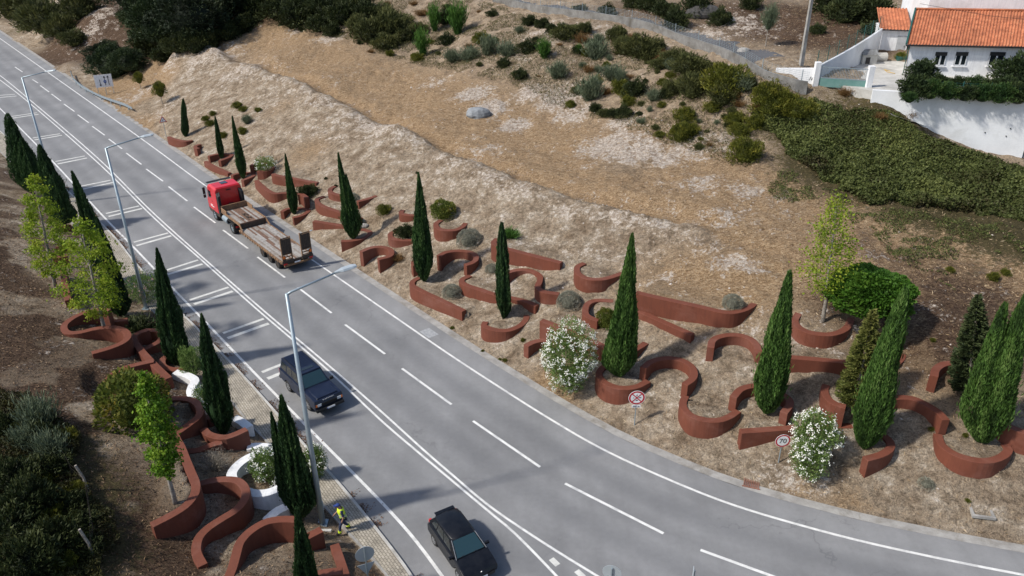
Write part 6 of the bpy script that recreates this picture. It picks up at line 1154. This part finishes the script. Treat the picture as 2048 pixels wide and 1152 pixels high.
# ------------------------------------------------------------------ wild growth on the hillside
HILL = [('dark', 'dark bush in the belt of scrub at the top of the bank', [(560,22,26),(590,40,24),(608,14,30),(640,50,22),(655,20,28),(690,34,24),(712,12,26),(735,34,22),(545,5,26),(480,8,26),(510,20,22)]),
 ('olive', 'olive bush on the upper slope left of the bright young pines', [(745,70,26),(780,62,26),(772,86,22),(812,72,20),(838,60,16),(800,45,20),(765,30,22),(720,60,18)]),
 ('gbroom', 'grey-green broom clump in the middle of the hillside', [(938,112,22),(975,100,20),(1014,105,18),(1113,147,20),(1190,105,26),(1224,152,20),(1178,188,26),(1243,160,14),(1487,160,20),(905,115,18)]),
 ('dark', 'small dark bush among the pale brooms', [(1008,130,10),(1040,150,13),(1055,98,15),(1085,50,11),(1102,60,9),(985,28,9),(1190,218,9),(1270,182,18),(1215,30,12),(1240,45,10),(1160,30,10),(893,82,13),(1330,190,11)]),
 ('olive', 'brownish olive bush below the hill road parapet', [(1128,62,20),(1145,36,16),(1250,98,18),(1282,84,26),(1310,78,18),(1350,118,20),(1378,98,26),(1400,118,22),(1232,70,14),(1385,180,22),(1420,168,16),(1445,195,20),(1345,180,14),(1170,45,12),(1320,130,16),(1295,110,16)]),
 ('gorse', 'yellow-green broom bush where the scrub meets the brambles', [(1452,128,30),(1370,232,18),(1360,272,18),(1382,262,13),(1490,308,24),(1470,238,16),(1542,212,26),(1598,203,22),(1480,262,16),(1532,182,20),(1510,248,16),(1568,188,16),(1456,176,16),(1425,215,14)]),
 ('rust', 'dry brown plant on the slope', [(1262,60,10),(1330,108,12),(1480,205,14),(1470,190,12),(1760,232,12),(1820,228,12),(1690,185,12),(1850,240,10),(1320,118,10),(1515,215,12)]),
 ('dark', 'low weed tuft on the bare bank', [(283,12,6),(652,356,4),(672,372,4),(835,345,4),(1550,640,3)]),
 ('gorse', 'small gorse bush dotted above the first cypresses', [(475,211,10),(487,218,9),(517,220,8),(411,237,8),(421,247,9),(426,228,6),(447,271,9),(486,264,9)]),
 ('gbroom', 'wispy grey shrub above the third cypress', [(496,243,9)]),
 ('olive', 'tall scrub bush in the shaded far corner', [(100,42,36),(62,48,18),(128,62,22),(152,80,18),(30,22,24),(70,18,26),(165,20,26)]),
 ('dark', 'dark thicket bush beyond the bramble slope', [(1660,12,26),(1690,30,24),(1720,6,30),(1745,30,24),(1635,60,12),(1440,40,18),(1395,20,22),(1300,10,20),(1350,45,18),(1330,20,20),(1270,8,16),(1740,60,14),(1500,10,14)]),
 ('gorse', 'green tuft on the brown verge at the right edge', [(1985,555,10),(1900,540,8),(2010,545,9),(1790,560,6),(1862,858,5),(1930,870,5),(1865,680,5),(1935,1000,5),(1880,850,5),(1000,718,4),(965,702,4),(1046,680,5),(1010,720,5),(905,655,5)]),
 ('dark', 'dark bush of the shaded lower left corner', [(55,850,34),(90,880,30),(30,960,44),(100,930,36),(60,1010,48),(140,1010,34),(20,1060,46),(110,1080,44),(165,1100,30),(60,1130,48),(10,860,30),(165,1040,24)]),
 ('gbroom', 'grey-green feathery shrub of the lower left corner', [(80,845,34),(110,905,30),(60,880,28)]),
 ('gorse', 'yellowish bush of the lower left corner', [(135,880,20),(100,1040,24),(150,980,18),(80,960,22),(130,1130,22)])]
LM = [('the bluish boulder',957,232),('the lane board',214,150),('the bend warning sign',326,250),('the red cab',445,390),('the double-tipped cypress top',690,320),('the tall mid-bank cypress top',838,350),('the ragged cypress top',1004,450),('the two bright young pines',895,50),('the parapet start',1010,8),('the middle of the parapet',1200,40),('the bend of the parapet',1345,75),('the right end of the parapet',1560,160),('the utility pole foot',1603,125),('the white gate wall',1590,150),('the gate',1680,150),('the white retaining wall',1900,235),('the brambles',1560,270),('the left tip of the brambles',1500,330),('the round bright green tree',1744,570),('the young right-bank maple',1660,480),('the far corner wood',380,60),('the third cypress tip',464,240),('the farthest cypress',370,215),('the old fence posts',185,1010),('the old wire fence',120,905),('the lower left corner',20,1130),('the yellowing bush',270,800),('the white rocks',1060,200),('the pale broom clumps',1200,130),('the large right-edge cypress',1960,800),('the large white oleander',1136,700),('the lowest rock patch',1330,320),('the hollow behind the crest',700,170),('the top scrub edge',620,10),('the lower scrub pine',845,90),('the upper left corner',20,20)]
SHAPE = {'dark': ('dark green bush', 'dark rounded bush'), 'olive': ('olive bush', 'brownish olive bush'), 'gorse': ('yellow-green bush', 'yellowish bush'), 'gbroom': ('grey-green broom', 'silvery green broom'), 'rust': ('dry brown plant', 'rusty brown plant')}
used = set(); PXS = [985,1057,1103,1196,1288,1349,1404,1450,1511,1580,1640]; PYS = [4,20,28,40,57,80,100,118,150,178,192]
def where(x, y, kind, r):
    best = sorted(LM, key=lambda m_: math.hypot(m_[1]-x, (m_[2]-y)*1.5)); sz = 'large' if r >= 26 else 'medium' if r >= 17 else 'small' if r >= 9 else 'tiny'
    for nm, lx, ly in best[:9]:
        if len(nm.split()) > 6 and kind == 'gbroom': continue
        dx, dy = x-lx, y-ly; far = math.hypot(dx, dy); h = 'left' if dx < 0 else 'right'; v = 'above' if dy < 0 else 'below'
        for dr in ([f'{v} and {h} of'] if abs(dx) > 10 and abs(dy) > 8 else [f'straight {v}' if abs(dx) <= 10 else f'directly {h} of']):
            for q in (('just ' if far < 45 else ''), ('close by, ' if far < 70 else 'some way ')):
                w = f'{sz} {SHAPE[kind][0]} {q}{dr} {nm}'
                if w not in used and len(w.split()) <= 16: used.add(w); return w
    w = f'{sz} {SHAPE[kind][1]} {v} and {h} of {nm}'; used.add(w); return w
HILL.append(('dark', 'dark undergrowth bush at the foot of the corner wood', [(300,100,20),(330,112,18),(360,92,20),(395,92,20),(425,78,20),(455,70,18),(480,58,18),(290,80,18),(345,75,22),(385,60,22),(430,50,22),(310,55,22),(270,35,18),(500,45,16),(365,40,24),(320,90,20)]))
for kind, lab, L_ in HILL:
    for x, y, r in L_:
        sc_ = 1.0 if lab.startswith(('low weed', 'small gorse', 'green tuft', 'dark bush of', 'yellowish bush of')) else 1.3
        if 980 < x < 1640: yl = float(np.interp(x, PXS, PYS)); y = max(y, yl+8+r*sc_*1.05) if y > yl-4 else min(y, yl-14-r*.3)
        shrub(x, y, r*sc_, kind, where(x, y, kind, r), 'bush', lab.replace('bush', 'bushes').replace('clump', 'clumps'), zs=random.uniform(.75, 1.2), name='wild_bush', yo=.35)
rgs = np.random.default_rng(91); ZONE = np.array([(520,0),(560,60),(730,110),(860,130),(1020,150),(1150,215),(1290,260),(1400,300),(1500,300),(1590,215),(1500,140),(1300,75),(1100,30),(1000,10),(760,-10)]); placed = [(x, y) for _, _, L_ in HILL for x, y, r in L_]; nadd = 0
for _ in range(3000):
    x, y = rgs.uniform(500, 1600), rgs.uniform(-8, 320)
    if not in_poly(ZONE, np.array([x]), np.array([y]))[0] or min(math.hypot(x-a, (y-b_)*1.3) for a, b_ in placed) < 17+ (10 if x < 1150 else 0): continue
    r = float(rgs.choice([6, 8, 11, 14, 18], p=[.28, .27, .2, .15, .1])); kind = str(rgs.choice(['dark', 'olive', 'gorse', 'gbroom', 'rust'], p=[.2, .3, .2, .16, .14])); placed.append((x, y)); nadd += 1
    yl = float(np.interp(x, PXS, PYS))
    if x > 980 and yl-16 < y < yl+8+r: continue
    shrub(x, y, r, kind, where(x, y, kind, r), 'bush', 'low bushes filling the scrub belt of the hillside', zs=random.uniform(.7, 1.2), name='wild_bush', yo=.35)
    if nadd >= 95: break
def pine(px, py, top, R, label, seed):
    b = gp(px, py); h = z_at_row(b, top, b[2]+.5, b[2]+16)-b[2]; e_ = empty('young_pine', b, seed, label, 'pine'); m = MB(); m.cyl((0, 0, -.2), (0, 0, h*.8), .08, .02, 6); m.build('trunk', M_BARK, e_); o = link('crown', BM['pine'][seed % 2], e_, (0, 0, 0)); o.scale = (R, R, h/1.75)
pine(870,62,2,1.3,'leftmost bright young pine on the upper slope',1); pine(916,68,-4,2.0,'largest bright green young pine on the upper slope',2); pine(845,112,55,1.5,'bright young pine rising out of the lower scrub',3); pine(1088,116,72,1.2,'bright green sapling left of the grey-green broom',4)
pine(1157,108,86,.5,'tiny bright sapling between two brooms',5)
for i, (px, py, top, r, kk) in enumerate([(282,178,146,9,'gorse'),(325,208,166,12,'gorse'),(1531,92,14,20,'gbroom')]):
    b = gp(px, py); h = z_at_row(b, top, b[2], b[2]+12)-b[2]; e_ = empty('young_tree', b, 0, ('thin sapling near the lane board', 'sapling with a bushy foot on the far bank', 'grey-leaved olive tree on the brown slope by the utility pole')[i], 'tree'); m = MB(); m.cyl((0, 0, -.1), (0, 0, h*.8), .05, .02, 6); m.build('trunk', M_BARK_P, e_); d = math.hypot(b[0], b[1]); R = r*d/FPX; o = link('crown', BM[kk][0], e_, (0, 0, h*.45)); o.scale = (R, R, h*.5)
# big dark trees of the far corner
BM['pinecrown'] = [ball_mesh(9000, M_LEAF_D, 61, .10, .55, 1.05, .3, 2.6), ball_mesh(9000, leafm('blackish_green_leaves', (.005, .010, .005), (.014, .026, .009), (.03, .045, .015), .1), 62, .10, .55, 1.05, .3, 2.6)]  # second crown variant has a darker, blackish green leaf colour
for i, (bx, by, tx_, ty_, r) in enumerate([(330,108,330,30,46),(392,84,385,8,50),(300,72,300,10,36),(440,66,450,-8,46),(355,60,350,-20,46),(262,24,260,-30,34),(410,40,410,-40,50),(480,42,490,-20,34),(232,152,222,112,40),(212,128,200,96,28),(262,148,262,108,28)]):
    b = gp(bx, by); d = math.sqrt(b[0]**2+b[1]**2+(CAMH-b[2])**2); R = r*d/FPX; zc = max(z_at_row(b, ty_+r*.4, b[2], b[2]+18)-b[2], R*.6)*.86; R *= 1.12
    e_ = empty('evergreen_tree', b, i*1.3, ('dark evergreen of the corner wood standing straight above the far end of the bank crest','dark evergreen leaning over the bank crest end, right of the middle of the wood','leftmost large dark evergreen of the corner wood at the valley edge','dark evergreen at the right end of the corner wood above the crest','dark evergreen in the middle of the corner wood reaching the top edge','small dark evergreen left of the corner wood by the terraced slope','dark evergreen hidden behind the middle of the corner wood','last dark evergreen on the right before the scrub belt begins')[i] if i < 8 else ('spiky dark tree mass standing right behind the lane board', 'dark tree behind and left of the lane board', 'dark tree behind and right of the lane board')[i-8], 'tree', 'dark evergreens of the far corner wood' if i < 8 else None)
    m = MB(); m.cyl((0, 0, -.3), (0, 0, zc+R*.3), .16, .05, 7); m.build('trunk', M_BARK, e_); o = link('crown', BM['pinecrown'][i % 2], e_, (0, 0, zc-R*.35)); o.scale = (R, R, R*(1.0 if i < 8 else .75))
# brambles (a mass nobody could count)
def scatter_mask(poly_px, n, seed, jit=.0):
    P = np.array([gp(*q)[:2] for q in poly_px]); rg = np.random.default_rng(seed); lo, hi = P.min(0), P.max(0); Q = rg.uniform(lo, hi, (int(n*3.2), 2)); k = in_poly(P, Q[:, 0]+ (fbm(Q[:, 0]*.5, Q[:, 1]*.5, 0, 3, 5)-.5)*3, Q[:, 1]+(fbm(Q[:, 0]*.5+40, Q[:, 1]*.5, 0, 3, 5)-.5)*3); return Q[k][:n], rg
Q, rg = scatter_mask([(1500,235),(1560,205),(1640,194),(1700,200),(1745,214),(1800,244),(1860,268),(1930,292),(1990,314),(2048,337),(2120,362),(2120,470),(2048,445),(1960,432),(1880,420),(1780,405),(1690,385),(1620,345),(1560,300)], 100000, 3)
hgt = (fbm(Q[:, 0]*.55, Q[:, 1]*.55, 0, 4, 8)-.3)*1.7+(fbm(Q[:, 0]*1.7, Q[:, 1]*1.7, 0, 3, 9)-.45)*1.1; TE = crom([gp(*q)[:2] for q in ((1620,190),(1680,196),(1740,206),(1800,236),(1860,262),(1930,288),(2000,312),(2060,335))], 6); hgt = np.maximum(hgt, .05)*np.clip(np.abs(dist_line(TE, Q[:, 0], Q[:, 1]))/4.5, .08, 1); u = rg.random(len(Q))**.45*np.where(rg.random(len(Q)) < .02, 1.35, 1)
tone = fbm(Q[:, 0]*.25, Q[:, 1]*.25, 0, 3, 21); C = np.c_[Q, gz(Q[:, 0], Q[:, 1])+hgt*u+rg.normal(size=len(Q))*.07]; D = rg.normal(size=(len(Q), 3))+np.array([0, -.2, .35])
M_BRAM = leafm('bramble_leaves', (.042, .032, .013), (.072, .092, .025), (.15, .17, .05), .25, .25)
tag(link('bramble_thicket', leaves(C, D, rg.uniform(.13, .30, len(Q)), rg.uniform(.08, .16, len(Q)), np.clip(-.1+.35*u+1.5*(tone-.3)+rg.normal(size=len(Q))*.16, 0, 1), 'bramble_thicket', M_BRAM)), 'thick green and brown bramble cover', kind='stuff')
Q, rg = scatter_mask([(1560,340),(1640,380),(1780,420),(1900,440),(2048,460),(2120,470),(2120,600),(1960,580),(1850,560),(1760,470),(1640,430),(1540,390)], 30000, 23)
tn = fbm(Q[:, 0]*.6, Q[:, 1]*.6, 0, 4, 43); kq = (tn > .53) & (rg.random(len(Q)) < .8); Q = Q[kq]; tn = tn[kq]; u = rg.random(len(Q))
tag(link('bramble_runners', leaves(np.c_[Q, gz(Q[:, 0], Q[:, 1])+u*.35*(tn-.45)*4], rg.normal(size=(len(Q), 3))+np.array([0, 0, .5]), rg.uniform(.08, .2, len(Q)), rg.uniform(.04, .08, len(Q)), rg.random(len(Q)), 'bramble_runners', M_BRAM)), 'thin runners of bramble creeping over the straw below the thicket', kind='stuff')
Q, rg = scatter_mask([(540,0),(560,50),(740,100),(860,140),(1020,165),(1180,225),(1330,290),(1480,340),(1560,310),(1600,200),(1450,150),(1300,90),(1100,40),(980,5),(800,-20)], 100000, 13)
tn = fbm(Q[:, 0]*.30, Q[:, 1]*.30, 0, 4, 41); kq = tn+.25*fbm(Q[:, 0]*1.4, Q[:, 1]*1.4, 0, 2, 4) > .545; Q = Q[kq]; tn = tn[kq]; u = rg.random(len(Q))**.6
tag(link('low_scrub', leaves(np.c_[Q, gz(Q[:, 0], Q[:, 1])+u*.45*(tn-.3)*2], rg.normal(size=(len(Q), 3))+np.array([0, 0, .7]), rg.uniform(.12, .34, len(Q)), rg.uniform(.03, .07, len(Q)), np.clip(.15+.6*u+rg.normal(size=len(Q))*.2, 0, 1), 'low_scrub', leafm('scrub_leaves', (.03, .028, .012), (.085, .085, .03), (.20, .165, .08), .2, .4))), 'low tangled scrub and heather between the hillside bushes', kind='stuff')
# lower left undergrowth
Q, rg = scatter_mask([(-60,780),(0,790),(60,820),(120,860),(150,930),(190,1010),(200,1100),(205,1180),(100,1240),(-80,1240)], 42000, 6)
hgt = fbm(Q[:, 0]*.8, Q[:, 1]*.8, 0, 4, 18)*.9; u = rg.random(len(Q))**.5; tone = fbm(Q[:, 0]*.6, Q[:, 1]*.6, 0, 3, 25)
tag(link('undergrowth', leaves(np.c_[Q, gz(Q[:, 0], Q[:, 1])+hgt*u], rg.normal(size=(len(Q), 3))+np.array([0, 0, .6]), rg.uniform(.07, .24, len(Q)), rg.uniform(.03, .08, len(Q)), np.clip(.05+.7*u*tone+rg.normal(size=len(Q))*.15, 0, 1), 'undergrowth', leafm('undergrowth_leaves', (.020, .012, .006), (.042, .046, .012), (.115, .095, .025), .2, .8))), 'dark tangled undergrowth', kind='stuff')
# old wire fence of the left corner
for q, lb, ln in (((178,985), 'leaning grey wooden post of the old fence, upper one', 1.5), ((190,1120), 'grey wooden post of the old fence near the bottom edge', 1.6)):
    b = gp(*q); m = MB(); m.tube([(0, 0, -.3), (-.1, .1, ln*.5), (-.28, .1, ln)], .06, 7); tag(m.build('fence_post', M_BARK_P, loc=b), lb, 'post')
FP = [gp(*q)+np.array([0, 0, .45]) for q in ((2,778),(60,840),(118,905),(150,960),(178,985),(190,1060),(192,1125))]; m = MB(); [m.tube([tuple(p+np.array([0, 0, dz])-FP[0]) for p in FP], .006, 3) for dz in (0, .25, .5)]; tag(m.build('old_wire', M_DKIRON, loc=FP[0]), 'sagging wires of the old fence in the lower left corner', 'wire fence')
# dry grass, straw and stones
def blades(n, seed, dens, name, label, mat, l0, l1, flat=.75, region=((-60, 40), (18, 118)), w=.10):
    rg = np.random.default_rng(seed); x = rg.uniform(*region[0], n); y = rg.uniform(*region[1], n); d = bil(GX, GY, DD, x, y); dp = bil(GX, GY, DP, x, y); keep = rg.random(n) < dens(x, y, d, dp); x, y = x[keep], y[keep]; k = len(x)
    L_ = rg.uniform(l0, l1, k); D = np.c_[rg.normal(size=k), rg.normal(size=k), rg.random(k)*(1.3-flat)*1.5]; z = gz(x, y)+.015+L_*.22*(1-flat)+D[:, 2]*0
    return tag(link(name, leaves(np.c_[x, y, z+.02], D, L_, L_*w, rg.random(k), name, mat)), label, kind='stuff')
sL = bil
M_STRAW = leafm('straw', (.20, .135, .075), (.42, .30, .17), (.62, .50, .34), .1, .4); M_LITTER = leafm('leaf_litter', (.05, .03, .018), (.15, .09, .05), (.36, .25, .15), .1, .5)
blades(210000, 31, lambda x, y, d, dp: np.where(d > 2.1, .30+.6*bil(GX, GY, mk[..., 0], x, y), 0)*(.35+1.2*fbm(x*.5, y*.5, 0, 3, 4)**1.5), 'dry_grass', 'dry straw-coloured grass lying on the right bank and hill', M_STRAW, .10, .34, .85)
blades(120000, 32, lambda x, y, d, dp: np.where(dp > .4, .9, 0)*(.3+fbm(x*.7, y*.7, 0, 3, 5)), 'leaf_litter', 'dry leaf and straw litter on the left bank', M_LITTER, .06, .22, .9, ((-60, -6), (18, 70)), .25)
blades(26000, 33, lambda x, y, d, dp: np.where((dp > -2.6) & (dp < 0) & (x*0+1 > 0), 0, 0)+np.where((d > 1.5) & (d < 2.5), .75*(fbm(x*.4, y*.4, 0, 3, 7) > .52), 0), 'verge_straw', 'fallen straw along the right gutter', M_STRAW, .05, .2, .95, ((-60, 32), (24, 100)), .2)
kk = resample(KERB, 4000); rg = np.random.default_rng(3); f_ = fbm(np.arange(4000)*.03, np.arange(4000)*0., 0, 3, 2); sel = kk[(f_ > .47)]; sel = sel[(sel[:, 1] > 20) & (sel[:, 1] < 90)]; off = rg.gamma(1.6, .12, (len(sel)*5, 1)); base = np.repeat(sel, 5, 0); dirn = np.array([[.78, .62]]); Q = base+dirn*off
tag(link('kerb_litter', leaves(np.c_[Q, np.full(len(Q), .02)+rg.random(len(Q))*.05], rg.normal(size=(len(Q), 3))*np.array([1, 1, .3]), rg.uniform(.05, .15, len(Q)), rg.uniform(.03, .06, len(Q)), rg.random(len(Q)), 'kerb_litter', leafm('brown_litter', (.06, .03, .018), (.16, .085, .05), (.30, .19, .11), .1))), 'brown leaves gathered along the kerb', kind='stuff')
def stone(px, py, r, label, seed, col=None):
    b = gp(px, py); rg = np.random.default_rng(seed); m = MB(); m.sphere((0, 0, 0), (r, r*.75, r*.55), 12, 8); m.v = [tuple(np.array(v)*(1+.28*(fbm(v[0]/r*1.3+seed, v[1]/r*1.3, v[2]/r*1.3, 3, seed)-.5)*2)) for v in m.v]; return tag(m.build('boulder', col or M_ROCK, loc=(b[0], b[1], b[2]+r*.15)), label, 'boulder')
M_ROCK = pm('granite', (.42, .40, .37), (.22, .21, .20), 3., .95, bump=.06, fine=.2); M_ROCKB = pm('bluish_granite', (.30, .32, .34), (.17, .18, .19), 1.5, .95, bump=.1, fine=.2)
stone(957,232,1.35,'large bluish-grey boulder lying on the orange straw slope',1,M_ROCKB); stone(728,453,.42,'pale grey rock right of the double-tipped cypress',2); stone(722,443,.34,'smaller pale rock on top of the rock by the double-tipped cypress',3); stone(1488,105,.7,'pale stone slab beside the hill road',4); stone(1405,32,1.9,'dark craggy outcrop above the hill road',5,pm('dark_outcrop', (.13, .125, .12), (.07, .065, .06), 2., .95, bump=.3, fine=.3))
rg = np.random.default_rng(77); m = MB(); n_ = 1600; xs = rg.uniform(-45, 35, n_*6); ys = rg.uniform(24, 100, n_*6); d = bil(GX, GY, DD, xs, ys); rk = bil(GX, GY, mk[..., 1], xs, ys); ok = (d > 2.3) & (rg.random(n_*6) < .10+.9*rk); xs, ys = xs[ok][:2600], ys[ok][:2600]; Z_ = gz(xs, ys)
for x, y, z in zip(xs, ys, Z_): r = rg.gamma(1.6, .022)+.02; a = rg.uniform(0, 3); m.add([(x+r*math.cos(a+t)*q, y+r*math.sin(a+t)*q, z+h) for t, q, h in ((0, 1, 0), (1.6, .8, 0), (3.1, 1, 0), (4.6, .9, 0), (.5, .4, r*.8))], [(0, 1, 4), (1, 2, 4), (2, 3, 4), (3, 0, 4)])
tag(m.build('loose_stones', pm('pale_stones', (.55, .50, .45), (.36, .31, .27), 2, .95, world=True)), 'small pale stones scattered over the banks', kind='stuff')
# swept earth paths around bases are part of the ground; overhead wire over the roof
w_a = np.array(HOUSE.location[:])+np.array([ux[0]*1.0+uy[0]*3.0, ux[1]*1.0+uy[1]*3., ridge_z+.6]); w_b = w_a+np.array([ux[0]*11-uy[0]*4, ux[1]*11-uy[1]*4, -.9]); m = MB(); m.tube([(0, 0, 0), tuple((w_b-w_a)*.5+np.array([0, 0, -.25])), tuple(w_b-w_a)], .015, 4); tag(m.build('overhead_wire', M_SB, loc=w_a), 'thin black overhead wire crossing the orange roof', 'wire')
# ------------------------------------------------------------------ done
SC.render.engine = 'CYCLES'
SC.cycles.max_bounces = 6; SC.cycles.transparent_max_bounces = 8
